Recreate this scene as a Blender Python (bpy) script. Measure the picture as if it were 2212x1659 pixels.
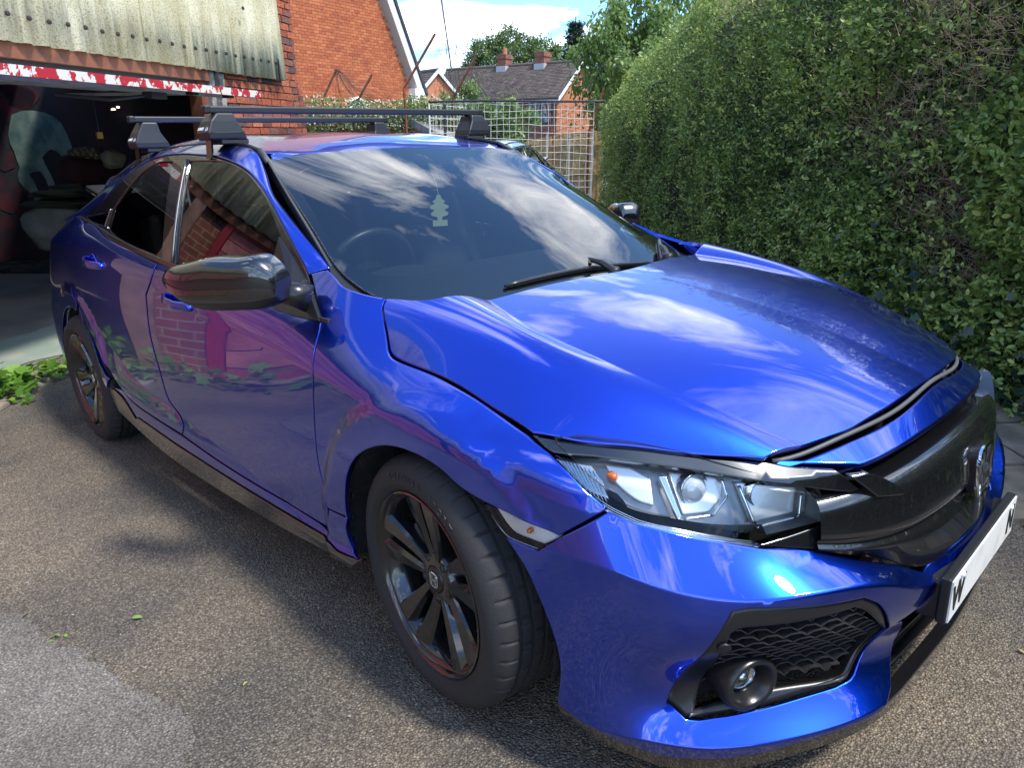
import bpy, bmesh, math, random
import numpy as np
from mathutils import Vector, Matrix
from mathutils.geometry import delaunay_2d_cdt
random.seed(7); rng = np.random.default_rng(7)
for o in list(bpy.data.objects): bpy.data.objects.remove(o)
SC = bpy.context.scene; COL = SC.collection
# ---------------------------------------------------------------- camera, sky, sun, exposure
# world axes: X = along the parked car (front is +X), Y = towards the hedge, Z = up from the drive; front axle at x = 0
CAM = np.array([1.2622, -1.7916, 1.3188]); YAW, PITCH, ROLL, FPX = 2.3718, -.3089, -.0387, 1570.2
F_ = np.array([math.cos(PITCH)*math.cos(YAW), math.cos(PITCH)*math.sin(YAW), math.sin(PITCH)])
R0 = np.array([math.sin(YAW), -math.cos(YAW), 0]); U0 = np.cross(R0, F_)
R_ = R0*math.cos(ROLL)+U0*math.sin(ROLL); U_ = -R0*math.sin(ROLL)+U0*math.cos(ROLL)
cam = bpy.data.objects.new('camera', bpy.data.cameras.new('camera')); COL.objects.link(cam); SC.camera = cam
cam.matrix_world = Matrix(((R_[0],U_[0],-F_[0],CAM[0]),(R_[1],U_[1],-F_[1],CAM[1]),(R_[2],U_[2],-F_[2],CAM[2]),(0,0,0,1)))
cam.data.sensor_fit = 'HORIZONTAL'; cam.data.sensor_width = 36; cam.data.lens = 36*FPX/2212; cam.data.clip_start = .02; cam.data.clip_end = 2000
SUN_AZ, SUN_EL = math.radians(12), math.radians(56)
SC.world = bpy.data.worlds.new('World'); SC.world.use_nodes = True
def sky_world():
    nt = SC.world.node_tree; N = nt.nodes; L = nt.links; N.clear()
    out = N.new('ShaderNodeOutputWorld'); bg = N.new('ShaderNodeBackground'); L.new(bg.outputs[0], out.inputs[0])
    sky = N.new('ShaderNodeTexSky'); sky.sky_type = 'NISHITA'; sky.sun_disc = False; sky.sun_elevation = SUN_EL; sky.sun_rotation = math.radians(90)-SUN_AZ
    sky.air_density = 1.0; sky.dust_density = .6; sky.ozone_density = 3.5
    tc = N.new('ShaderNodeTexCoord')
    sep = N.new('ShaderNodeSeparateXYZ'); L.new(tc.outputs['Generated'], sep.inputs[0])
    def m(op, a, b=None):
        n = N.new('ShaderNodeMath'); n.operation = op
        for i, v in enumerate((a, b)):
            if v is None: continue
            if hasattr(v, 'is_linked'): L.new(v, n.inputs[i])
            else: n.inputs[i].default_value = v
        return n.outputs[0]
    zc = m('ADD', m('MAXIMUM', sep.outputs[2], 0.0), .16)        # flat cloud deck seen in perspective
    cv = N.new('ShaderNodeCombineXYZ'); L.new(m('DIVIDE', sep.outputs[0], zc), cv.inputs[0]); L.new(m('DIVIDE', sep.outputs[1], zc), cv.inputs[1])
    nz = N.new('ShaderNodeTexNoise'); nz.inputs['Scale'].default_value = 1.35; nz.inputs['Detail'].default_value = 10; nz.inputs['Roughness'].default_value = .60; nz.inputs['Distortion'].default_value = .6
    mp = N.new('ShaderNodeMapping'); mp.inputs['Location'].default_value = CLOUD_AT; mp.inputs['Rotation'].default_value = (0, 0, .5); mp.inputs['Scale'].default_value = (1, 1.35, 1)
    L.new(cv.outputs[0], mp.inputs[0]); L.new(mp.outputs[0], nz.inputs['Vector'])
    r = N.new('ShaderNodeValToRGB'); r.color_ramp.elements[0].position = .505; r.color_ramp.elements[1].position = .66; L.new(nz.outputs[0], r.inputs[0])
    mix = N.new('ShaderNodeMixRGB'); L.new(r.outputs[0], mix.inputs[0]); tn = N.new('ShaderNodeMixRGB'); tn.blend_type = 'MULTIPLY'; tn.inputs[0].default_value = 1; tn.inputs[2].default_value = (.74,.95,1.12,1); L.new(sky.outputs[0], tn.inputs[1]); L.new(tn.outputs[0], mix.inputs[1]); mix.inputs[2].default_value = CLOUD
    L.new(mix.outputs[0], bg.inputs[0]); bg.inputs[1].default_value = SKY_STRENGTH
SKY_STRENGTH = .14; CLOUD_AT = (1.3, 1.3, 1.4); CLOUD = (11.5, 11.6, 11.8, 1)
sky_world()
sun = bpy.data.objects.new('sun', bpy.data.lights.new('sun', 'SUN')); COL.objects.link(sun)
sun.data.energy = 2.2; sun.data.angle = math.radians(7.0); sun.data.color = (1, .95, .87)
sun.rotation_euler = Vector((math.cos(SUN_EL)*math.cos(SUN_AZ), math.cos(SUN_EL)*math.sin(SUN_AZ), math.sin(SUN_EL))).to_track_quat('Z', 'Y').to_euler()
SC.view_settings.view_transform = 'Standard'; SC.view_settings.look = 'None'; SC.view_settings.gamma = 1; SC.view_settings.exposure = 1.28
SC.render.engine = 'CYCLES'; SC.cycles.max_bounces = 10; SC.cycles.transparent_max_bounces = 16
# ---------------------------------------------------------------- materials
MATS = {}
def mat(name, col=(.5,.5,.5), rough=.5, metal=0, coat=0, coat_rough=.02, coat_ior=1.5, spec=.5, noise=None, bump=None, trans=0, emit=None, ior=1.5):
    """noise=(scale, colour2, lo, hi[, detail]) mixes a second colour; bump=(scale, strength[, detail])"""
    if name in MATS: return MATS[name]
    m = bpy.data.materials.new(name); m.use_nodes = True; nt = m.node_tree; N = nt.nodes; L = nt.links; b = N['Principled BSDF']
    b.inputs['Base Color'].default_value = (*col, 1); b.inputs['Roughness'].default_value = rough; b.inputs['Metallic'].default_value = metal
    b.inputs['Coat Weight'].default_value = coat; b.inputs['Coat Roughness'].default_value = coat_rough; b.inputs['Coat IOR'].default_value = coat_ior; b.inputs['Specular IOR Level'].default_value = spec
    b.inputs['Transmission Weight'].default_value = trans; b.inputs['IOR'].default_value = ior
    if emit: b.inputs['Emission Color'].default_value = (*emit[0], 1); b.inputs['Emission Strength'].default_value = emit[1]
    tc = N.new('ShaderNodeTexCoord')
    if noise:
        n = N.new('ShaderNodeTexNoise'); n.inputs['Scale'].default_value = noise[0]; n.inputs['Detail'].default_value = noise[4] if len(noise) > 4 else 6
        r = N.new('ShaderNodeValToRGB'); r.color_ramp.elements[0].position = noise[2]; r.color_ramp.elements[1].position = noise[3]
        r.color_ramp.elements[0].color = (*col, 1); r.color_ramp.elements[1].color = (*noise[1], 1)
        L.new(tc.outputs['Object'], n.inputs['Vector']); L.new(n.outputs[0], r.inputs[0]); L.new(r.outputs[0], b.inputs['Base Color'])
    if bump:
        n = N.new('ShaderNodeTexNoise'); n.inputs['Scale'].default_value = bump[0]; n.inputs['Detail'].default_value = bump[2] if len(bump) > 2 else 4
        bp = N.new('ShaderNodeBump'); bp.inputs['Strength'].default_value = bump[1]; bp.inputs['Distance'].default_value = .01
        L.new(tc.outputs['Object'], n.inputs['Vector']); L.new(n.outputs[0], bp.inputs['Height']); L.new(bp.outputs[0], b.inputs['Normal'])
    MATS[name] = m; return m
def glass_mat(name, tint, ior=1.5):
    m = bpy.data.materials.new(name); m.use_nodes = True; nt = m.node_tree; N = nt.nodes; L = nt.links; N.clear()
    o = N.new('ShaderNodeOutputMaterial'); mx = N.new('ShaderNodeMixShader'); fr = N.new('ShaderNodeFresnel'); fr.inputs[0].default_value = ior
    t = N.new('ShaderNodeBsdfTransparent'); t.inputs[0].default_value = (*tint, 1); g = N.new('ShaderNodeBsdfGlossy'); g.inputs['Roughness'].default_value = .0
    L.new(fr.outputs[0], mx.inputs[0]); L.new(t.outputs[0], mx.inputs[1]); L.new(g.outputs[0], mx.inputs[2]); L.new(mx.outputs[0], o.inputs[0])
    MATS[name] = m; return m
PAINT = mat('blue_metallic_paint', (.0004,.046,.58), .30, 1.0, 1.0, .003, coat_ior=1.75)
def dust(m, scale, hi):                                     # faint uneven film of dust on the clear coat
    N = m.node_tree.nodes; L = m.node_tree.links; tc = N.new('ShaderNodeTexCoord'); n = N.new('ShaderNodeTexNoise'); n.inputs['Scale'].default_value = scale; n.inputs['Detail'].default_value = 8; n.inputs['Roughness'].default_value = .7
    r = N.new('ShaderNodeMapRange'); r.inputs[1].default_value = .45; r.inputs[2].default_value = .75; r.inputs[3].default_value = .002; r.inputs[4].default_value = hi; L.new(tc.outputs['Object'], n.inputs['Vector']); L.new(n.outputs[0], r.inputs[0]); L.new(r.outputs[0], N['Principled BSDF'].inputs['Coat Roughness'])
dust(PAINT, 7, .07)
GLOSS = mat('gloss_black_plastic', (.006,.006,.007), .25, 0, 1.0, .006, coat_ior=1.62)
MATTE = mat('matte_black_plastic', (.011,.011,.012), .42, bump=(400,.05))
SATIN = mat('satin_black_plastic', (.012,.012,.013), .28)
RUBBER = mat('tyre_rubber', (.020,.020,.021), .75, bump=(180,.12))
RIMM = mat('gloss_black_alloy', (.012,.012,.013), .22, .3, 1.0, .05)
CHROME = mat('bright_chrome', (.8,.81,.82), .07, 1)
SILVER = mat('silvered_reflector', (.72,.74,.76), .16, 1)
DARKVOID = mat('dark_void', (.004,.004,.005), .9)
LINER = mat('wheel_liner_felt', (.012,.012,.012), .9, noise=(30,(.03,.027,.022),.4,.7), bump=(90,.4))
SEATC = mat('charcoal_seat_cloth', (.02,.02,.023), .9, bump=(300,.2))
DASH = mat('dark_dashboard', (.022,.022,.025), .55, bump=(500,.1))
WHITE = mat('white_plate', (.75,.75,.72), .35, noise=(14,(.55,.55,.52),.5,.8))
GLASS = glass_mat('clear_glass', (.60,.71,.72), 2.25); SGLASS = glass_mat('side_window_glass', (.42,.46,.44), 1.75); LENS = glass_mat('headlight_glass', (.93,.95,.96), 1.45)
AMBER = mat('amber_bulb', (.75,.16,.02), .15, 0, .5)
# ---------------------------------------------------------------- object helpers
def link(name, data, parent=None, loc=None):
    o = bpy.data.objects.new(name, data); COL.objects.link(o)
    if parent is not None: o.parent = parent
    if loc is not None: o.location = loc
    return o
def thing(name, label, cat, loc=(0,0,0), group=None, rotz=0):
    o = link(name, None, None, loc); o.rotation_euler[2] = rotz; o.empty_display_size = .1
    tag(o, label, cat, group); return o
def tag(o, label=None, cat=None, group=None, kind=None):
    if label: o['label'] = label
    if cat: o['category'] = cat
    if group: o['group'] = group
    if kind: o['kind'] = kind
    return o
def mesh(name, v, f, m, parent=None, smooth=False, normals=None, loc=None):
    me = bpy.data.meshes.new(name); me.from_pydata([tuple(map(float, p)) for p in v], [], [tuple(int(i) for i in q) for q in f])
    for mm in (m if isinstance(m, (list, tuple)) else [m]): me.materials.append(mm)
    if smooth or normals is not None: me.polygons.foreach_set('use_smooth', [True]*len(me.polygons))
    if normals is not None: me.normals_split_custom_set_from_vertices([tuple(map(float, n)) for n in normals])
    me.update(); return link(name, me, parent, loc)
class MB:
    """collects shapes into one mesh"""
    def __init__(s): s.v = []; s.f = []
    def add(s, v, f):
        k = len(s.v); s.v += [tuple(p) for p in v]; s.f += [tuple(i+k for i in q) for q in f]; return s
    def box(s, c, d, M=None):
        x, y, z = (q/2 for q in d); v = [(i*x, j*y, k*z) for i in (-1,1) for j in (-1,1) for k in (-1,1)]
        v = [Vector(p) for p in v]; v = [(M @ p if M else p)+Vector(c) for p in v]
        return s.add(v, [(0,1,3,2),(4,6,7,5),(0,4,5,1),(2,3,7,6),(0,2,6,4),(1,5,7,3)])
    def tube(s, pts, r, n=8, cap=True, closed=False):
        P = [Vector(p) for p in pts]; V = []; F = []; m = len(P); up = Vector((0,0,1)); rs = r if isinstance(r, (list, tuple)) else [r]*m
        for i, p in enumerate(P):
            t = (P[(i+1) % m]-P[i-1]) if closed else (P[min(i+1, m-1)]-P[max(i-1, 0)])
            t.normalize(); a = t.cross(up)
            if a.length < .05: a = t.cross(Vector((1,0,0)))
            a.normalize(); b = a.cross(t)
            V += [p+rs[i]*(a*math.cos(2*math.pi*k/n)+b*math.sin(2*math.pi*k/n)) for k in range(n)]
        for i in range(m if closed else m-1):
            j = (i+1) % m
            for k in range(n): F.append((i*n+k, i*n+(k+1) % n, j*n+(k+1) % n, j*n+k))
        if cap and not closed: F += [tuple(range(n))[::-1], tuple((m-1)*n+k for k in range(n))]
        return s.add(V, F)
    def prism(s, poly, depth, M):
        """poly: 2D points; extruded +-depth/2 along local z, then M"""
        n = len(poly); v = [M @ Vector((p[0], p[1], -depth/2)) for p in poly]+[M @ Vector((p[0], p[1], depth/2)) for p in poly]
        return s.add(v, [tuple(range(n))[::-1], tuple(range(n, 2*n))]+[(i, (i+1) % n, n+(i+1) % n, n+i) for i in range(n)])
    def lathe(s, prof, n, M=None, closed=False):
        """prof: (radius, height) about local z"""
        V = []; F = []; k = len(prof)
        for i in range(n):
            a = 2*math.pi*i/n
            for r, h in prof: p = Vector((r*math.cos(a), r*math.sin(a), h)); V.append(M @ p if M else p)
        for i in range(n):
            j = (i+1) % n
            for q in range(k-1): F.append((i*k+q, j*k+q, j*k+q+1, i*k+q+1))
        return s.add(V, F)
    def build(s, name, m, parent=None, smooth=False, loc=None, bevel=0, angle=None):
        o = mesh(name, s.v, s.f, m, parent, smooth, None, loc)
        if bevel:
            b = o.modifiers.new('bevel', 'BEVEL'); b.width = bevel; b.segments = 2; b.limit_method = 'ANGLE'; b.angle_limit = math.radians(40)
        if angle:
            bm = bmesh.new(); bm.from_mesh(o.data)
            for e in bm.edges:
                if len(e.link_faces) == 2 and e.calc_face_angle(0) > math.radians(angle): e.smooth = False
            for q in bm.faces: q.smooth = True
            bm.to_mesh(o.data); bm.free()
        return o
def text_mesh(s, size, depth=.001):
    cu = bpy.data.curves.new('t', 'FONT'); cu.body = s; cu.size = size; cu.extrude = depth/2; cu.align_x = 'CENTER'; cu.align_y = 'CENTER'; cu.resolution_u = 3
    o = bpy.data.objects.new('t', cu); COL.objects.link(o); dg = bpy.context.evaluated_depsgraph_get(); ev = o.evaluated_get(dg); me = ev.to_mesh()
    v = [tuple(p.co) for p in me.vertices]; f = [tuple(p.vertices) for p in me.polygons]; ev.to_mesh_clear(); bpy.data.objects.remove(o); return v, f
def frame(o, x, y, z): return Matrix(((x[0],y[0],z[0],o[0]),(x[1],y[1],z[1],o[1]),(x[2],y[2],z[2],o[2]),(0,0,0,1)))
# ---------------------------------------------------------------- lofted car surfaces
class Spl:
    """natural cubic spline, linear outside its knots"""
    def __init__(s, x, y):
        x = np.asarray(x, float); y = np.asarray(y, float)
        o = np.argsort(x); s.x = x[o]; s.y = y[o]; n = len(x); s.m = np.zeros(n)
        if n > 2:
            h = np.diff(s.x); A = np.zeros((n, n)); b = np.zeros(n); A[0, 0] = A[-1, -1] = 1
            for i in range(1, n-1):
                A[i, i-1] = h[i-1]; A[i, i] = 2*(h[i-1]+h[i]); A[i, i+1] = h[i]
                b[i] = 6*((s.y[i+1]-s.y[i])/h[i]-(s.y[i]-s.y[i-1])/h[i-1])
            s.m = np.linalg.solve(A, b)
    def __call__(s, t):
        t = np.asarray(t, float); x, y, m = s.x, s.y, s.m
        tc = np.clip(t, x[0], x[-1])
        i = np.clip(np.searchsorted(x, tc)-1, 0, len(x)-2); h = x[i+1]-x[i]
        a = (x[i+1]-tc)/h; b = (tc-x[i])/h
        v = a*y[i]+b*y[i+1]+((a**3-a)*m[i]+(b**3-b)*m[i+1])*h*h/6
        h0 = x[1]-x[0]; s0 = (y[1]-y[0])/h0-h0*(2*m[0]+m[1])/6
        h1 = x[-1]-x[-2]; s1 = (y[-1]-y[-2])/h1+h1*(m[-2]+2*m[-1])/6
        return v+np.where(t < x[0], (t-x[0])*s0, 0)+np.where(t > x[-1], (t-x[-1])*s1, 0)
class Loft:
    """surface r(u,v) through feature lines; each line is [(u,v,r),...]; creases = indices of sharp lines"""
    def __init__(s, lines, creases=(), even=False):
        s.L = []
        for l in lines:
            a = np.array(l, float)
            if even:                          # symmetric in u
                b = a[np.abs(a[:, 0]) > 1e-6].copy(); b[:, 0] *= -1; a = np.vstack([a, b])
            s.L.append((Spl(a[:, 0], a[:, 1]), Spl(a[:, 0], a[:, 2])))
        e = [0]+sorted(creases)+[len(lines)-1]; s.seg = [(e[i], e[i+1]) for i in range(len(e)-1)]
    def __call__(s, u, v):
        u = np.asarray(u, float).ravel(); v = np.asarray(v, float).ravel()
        V = np.stack([a(u) for a, b in s.L], 1); R = np.stack([b(u) for a, b in s.L], 1)
        out = np.zeros_like(u)
        for k, (i0, i1) in enumerate(s.seg):
            m = np.ones(len(u), bool)
            if k > 0: m &= v >= V[:, i0]
            if k < len(s.seg)-1: m &= v < V[:, i1]
            if not m.any(): continue
            x = V[m, i0:i1+1]; y = R[m, i0:i1+1]; t = v[m]; n = x.shape[1]; N = len(t)
            M = np.zeros((N, n))
            if n > 2:
                h = np.diff(x, axis=1); A = np.zeros((N, n, n)); b = np.zeros((N, n)); A[:, 0, 0] = 1; A[:, -1, -1] = 1
                for i in range(1, n-1):
                    A[:, i, i-1] = h[:, i-1]; A[:, i, i] = 2*(h[:, i-1]+h[:, i]); A[:, i, i+1] = h[:, i]
                    b[:, i] = 6*((y[:, i+1]-y[:, i])/h[:, i]-(y[:, i]-y[:, i-1])/h[:, i-1])
                M = np.linalg.solve(A, b[:, :, None])[:, :, 0]
            tc = np.clip(t, x[:, 0], x[:, -1]); j = np.clip((x[:, 1:-1] < tc[:, None]).sum(1), 0, n-2); q = np.arange(N)
            x0, x1, y0, y1, m0, m1 = x[q, j], x[q, j+1], y[q, j], y[q, j+1], M[q, j], M[q, j+1]; h = x1-x0
            a = (x1-tc)/h; bb = (tc-x0)/h
            w = a*y0+bb*y1+((a**3-a)*m0+(bb**3-bb)*m1)*h*h/6
            ha = x[:, 1]-x[:, 0]; sa = (y[:, 1]-y[:, 0])/ha-ha*(2*M[:, 0]+M[:, 1])/6
            hb = x[:, -1]-x[:, -2]; sb = (y[:, -1]-y[:, -2])/hb+hb*(M[:, -2]+2*M[:, -1])/6
            w += np.where(t < x[:, 0], (t-x[:, 0])*sa, 0)+np.where(t > x[:, -1], (t-x[:, -1])*sb, 0)
            out[m] = w
        return out
def sstep(a, b, x): t = np.clip((x-a)/(b-a), 0, 1); return t*t*(3-2*t)
def col(z, w, xs): return [(x, z, w) for x in xs]
SHUT = [(-.35,.79,.868),(-.168,.786,.838),(-.023,.786,.829),(.09,.788,.810),(.191,.792,.786),(.285,.80,.766),(.4,.752,.752),(.5,.69,.738),(.7,.60,.675)]
H0 = [(-.35,.985),(-.1,.967),(.1,.949),(.3,.920),(.5,.880),(.65,.838),(.79,.787)]
_hood = Loft([[(x, -.3, z-.008-.016*max(0,(x-.3)/.49)**2) for x, z in H0], [(x, 0, z) for x, z in H0], [(x, .3, z-.008-.016*max(0,(x-.3)/.49)**2) for x, z in H0],
              [(-.35,.47,.968),(-.2,.49,.953),(.01,.555,.926),(.15,.575,.902),(.33,.575,.868),(.55,.53,.806),(.7,.47,.752)],
              [(-.35,.660,.985),(-.2,.655,.968),(-.05,.648,.948),(.15,.640,.912),(.35,.618,.860),(.55,.575,.795),(.7,.515,.742)],
              [(-.35,.724,.945),(-.2,.722,.922),(0,.720,.890),(.2,.720,.851),(.4,.690,.803),(.55,.632,.755),(.7,.56,.712)],
              SHUT], creases=(3,))
def hood(u, v): return _hood(u, np.abs(v))
XS = (.55, -.3, -1.2, -2.1, -3.0, -3.7)
BELT = [(-.3,.872,.795),(-.48,.905,.808),(-.8,.925,.82),(-1.2,.945,.826),(-1.55,.962,.826),(-1.9,.99,.822),(-2.2,1.03,.812),(-2.45,1.07,.79),(-2.65,1.093,.775),(-3.0,1.08,.73),(-3.3,1.05,.665),(-3.6,1.0,.54)]
S2 = [(.5,.30,.866),(-.2,.30,.872),(-.55,.295,.882),(-.92,.347,.885),(-1.25,.387,.885),(-1.66,.437,.885),(-1.97,.478,.885),(-2.15,.55,.884),(-2.4,.59,.880),(-2.8,.60,.876),(-3.2,.60,.85),(-3.4,.60,.82),(-3.6,.60,.70)]
S5 = [(.55,.64,.765),(.45,.652,.82),(.3,.676,.864),(.1,.705,.882),(-.2,.735,.880),(-.44,.762,.872),(-.93,.806,.863),(-1.28,.830,.862),(-1.62,.862,.861),(-1.98,.917,.858),(-2.24,.948,.858),(-2.53,.968,.858),(-2.9,.975,.84),(-3.2,.96,.80),(-3.4,.95,.74),(-3.6,.94,.63)]
def mixl(a, b, f, dw, xs):
    az, aw, bz, bw = (Spl([p[0] for p in a], [p[1] for p in a]), Spl([p[0] for p in a], [p[2] for p in a]), Spl([p[0] for p in b], [p[1] for p in b]), Spl([p[0] for p in b], [p[2] for p in b]))
    return [(x, float(az(x)*(1-f)+bz(x)*f), float(aw(x)*(1-f)+bw(x)*f+dw)) for x in xs]
XF = (.5,.2,-.1,-.4,-.7,-1.0,-1.4,-1.8,-2.2,-2.6,-3.0,-3.3,-3.6)
S7 = [(.50,.705,.765),(.40,.738,.79),(.285,.766,.80),(.191,.786,.792),(.09,.810,.788),(-.023,.829,.786),(-.168,.846,.787)]+BELT
M0 = Spl([.5,.3,0,-.3,-.6,-1.0,-1.5,-2.0,-2.6,-3.2,-3.6], [-.5,-.12,.0,-.02,-.06,-.08,-.10,-.2,-.3,-.4,-.5]); M1 = Spl([.5,.3,0,-.2,-.35,-.6,-1.0,-1.5,-2.0,-2.6,-3.2,-3.6], [-1.3,-1.6,-1.6,-1.35,-1.0,-.85,-.85,-.9,-1.0,-.9,-.9,-1.0])
S7Z = Spl([p[0] for p in S7], [p[1] for p in S7]); S7W = Spl([p[0] for p in S7], [p[2] for p in S7]); S5Z = Spl([p[0] for p in S5], [p[1] for p in S5]); S5W = Spl([p[0] for p in S5], [p[2] for p in S5])
_side = Loft([col(.12,.893,XS), [(x, .235, w) for x, w in ((.5,.862),(-.3,.880),(-1.2,.893),(-2.1,.893),(-3.0,.86),(-3.3,.83),(-3.6,.72))],
              [(x, .283, w) for x, w in ((.5,.866),(-.3,.884),(-1.2,.899),(-2.1,.899),(-3.0,.865),(-3.3,.835),(-3.6,.725))],
              S2, mixl(S2, S5, .5, .0065, XF), S5, S7], creases=(3, 5))
def side(u, v):
    u = np.ravel(np.asarray(u, float)); v = np.ravel(np.asarray(v, float)); w = _side(u, v)
    z5, z7, w5, w7, m0, m1 = S5Z(u), S7Z(u), S5W(u), S7W(u), M0(u), M1(u); h = z7-z5; t = np.clip((v-z5)/h, 0, 1)
    he = (2*t**3-3*t*t+1)*w5+(t**3-2*t*t+t)*h*m0+(-2*t**3+3*t*t)*w7+(t**3-t*t)*h*m1+np.maximum(v-z7, 0)*m1
    w = np.where(v > z5, he, w)
    for cx in (0, -2.697):
        r = np.hypot(u-cx, (v-.325)*1.0)
        w = w+.013*sstep(.475, .43, r)*sstep(.10, .3, v)*(1 if cx else sstep(.62, .40, u))
    return w
RAIL = [(-.45,.965,.735),(-.58,1.012,.70),(-.717,1.091,.67),(-.916,1.209,.63),(-1.10,1.318,.59),(-1.19,1.36,.57),(-1.30,1.38,.56),(-1.6,1.395,.555),(-2.0,1.39,.55),(-2.4,1.355,.545),(-2.8,1.275,.54),(-3.1,1.19,.53),(-3.4,1.09,.50)]
def glz(u, v):
    u = np.ravel(np.asarray(u, float)); v = np.ravel(np.asarray(v, float)); return .827-.36*(v-.96)-.25*(v-.96)*np.abs(v-.96)-np.where(u > -1.6, .075, .030)*(u+1.6)**2
FRAME = [(-.62,.983),(-.69,1.04),(-.825,1.136),(-.981,1.235),(-1.13,1.2984),(-1.337,1.339),(-1.5625,1.3551),(-1.70,1.3598),(-1.862,1.3574),(-2.0515,1.3364),(-2.25,1.285),(-2.47,1.19),(-2.80,1.10),(-3.0,1.085),(-3.3,1.055)]
FRL = [(x, z, float(glz(x, z)[0])) for x, z in FRAME]
_gh = Loft([FRL, mixl(FRL, RAIL, .5, .010, (-.62,-.8,-1.0,-1.2,-1.5,-1.9,-2.3,-2.6,-2.9,-3.2)), RAIL])
def gh(u, v): return _gh(u, v)
_roof = Loft([[(x, s*y, z-d) for x, z in ((-.95,1.29),(-1.125,1.35),(-1.4,1.411),(-1.7,1.431),(-2.1,1.425),(-2.5,1.388),(-2.9,1.315),(-3.3,1.20))] for s, y, d in ((-1,.3,.009),(1,0,0),(1,.3,.009))]
             +[[(x, .50, z) for x, z in ((-.95,1.27),(-1.125,1.335),(-1.4,1.39),(-1.7,1.408),(-2.1,1.400),(-2.5,1.362),(-2.9,1.285),(-3.3,1.165))],
               [(x, w, z-.012) for x, z, w in RAIL[4:]]])
def roof(u, v): return _roof(u, np.abs(v))
# windscreen: u = y, v = x, r = z
_ws = Loft([[(0,-1.125,1.350),(.3,-1.125,1.345),(.5,-1.12,1.335),(.60,-1.10,1.318),(.7,-1.07,1.29)],
            [(0,-.80,1.232),(.3,-.80,1.222),(.5,-.805,1.20),(.62,-.80,1.165),(.7,-.79,1.13)],
            [(0,-.45,1.075),(.3,-.46,1.068),(.5,-.49,1.058),(.62,-.53,1.04),(.72,-.56,1.012)],
            [(0,-.15,.925),(.3,-.17,.922),(.5,-.22,.925),(.62,-.30,.94),(.74,-.38,.94)]], even=True)
def ws(u, v): return _ws(np.abs(u), v)
# front end: u = angle about the front axle centre, v = z, r = radius
def pol(l): return [(math.atan2(y, x), z, math.hypot(x, y)) for x, y, z in l]
_fas = Loft([pol(l) for l in (
    [(.38,.85,.14),(.56,.785,.09),(.70,.69,.085),(.80,.565,.09),(.88,.42,.10),(.91,.25,.10),(.92,0,.10)],
    [(.38,.872,.19),(.52,.832,.175),(.615,.785,.175),(.675,.742,.172),(.75,.668,.176),(.825,.57,.185),(.90,.42,.197),(.92,.25,.205),(.93,0,.21)],
    [(.38,.870,.27),(.52,.818,.265),(.59,.755,.258),(.625,.705,.254),(.695,.622,.268),(.775,.512,.288),(.845,.41,.30),(.885,.25,.30),(.90,0,.30)],
    [(.38,.868,.40),(.52,.822,.40),(.62,.768,.38),(.675,.725,.385),(.745,.655,.39),(.82,.555,.395),(.88,.42,.385),(.915,.25,.36),(.92,0,.36)],
    [(.36,.868,.56),(.493,.833,.555),(.60,.785,.53),(.70,.705,.508),(.755,.655,.508),(.83,.555,.512),(.89,.425,.487),(.925,.28,.428),(.938,.15,.420),(.945,0,.425)],
    [(.33,.85,.66),(.47,.808,.655),(.54,.768,.637),(.585,.736,.625),(.643,.68,.605),(.70,.605,.58),(.76,.525,.555),(.86,.335,.487),(.895,.25,.452),(.924,.1,.462),(.93,0,.466)],
    [(.31,.812,.752),(.40,.772,.738),(.50,.712,.722),(.60,.63,.706),(.69,.55,.698),(.75,.485,.70),(.80,.42,.708),(.845,.25,.722),(.858,0,.728)],
    [(.24,.80,.79),(.28,.795,.772),(.40,.745,.762),(.50,.675,.750),(.60,.592,.738),(.66,.535,.727),(.736,.40,.748),(.785,.20,.769),(.792,0,.785)])],
    creases=(1, 4, 5, 6), even=True)
def fas(u, v): return _fas(np.abs(u), v)
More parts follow.
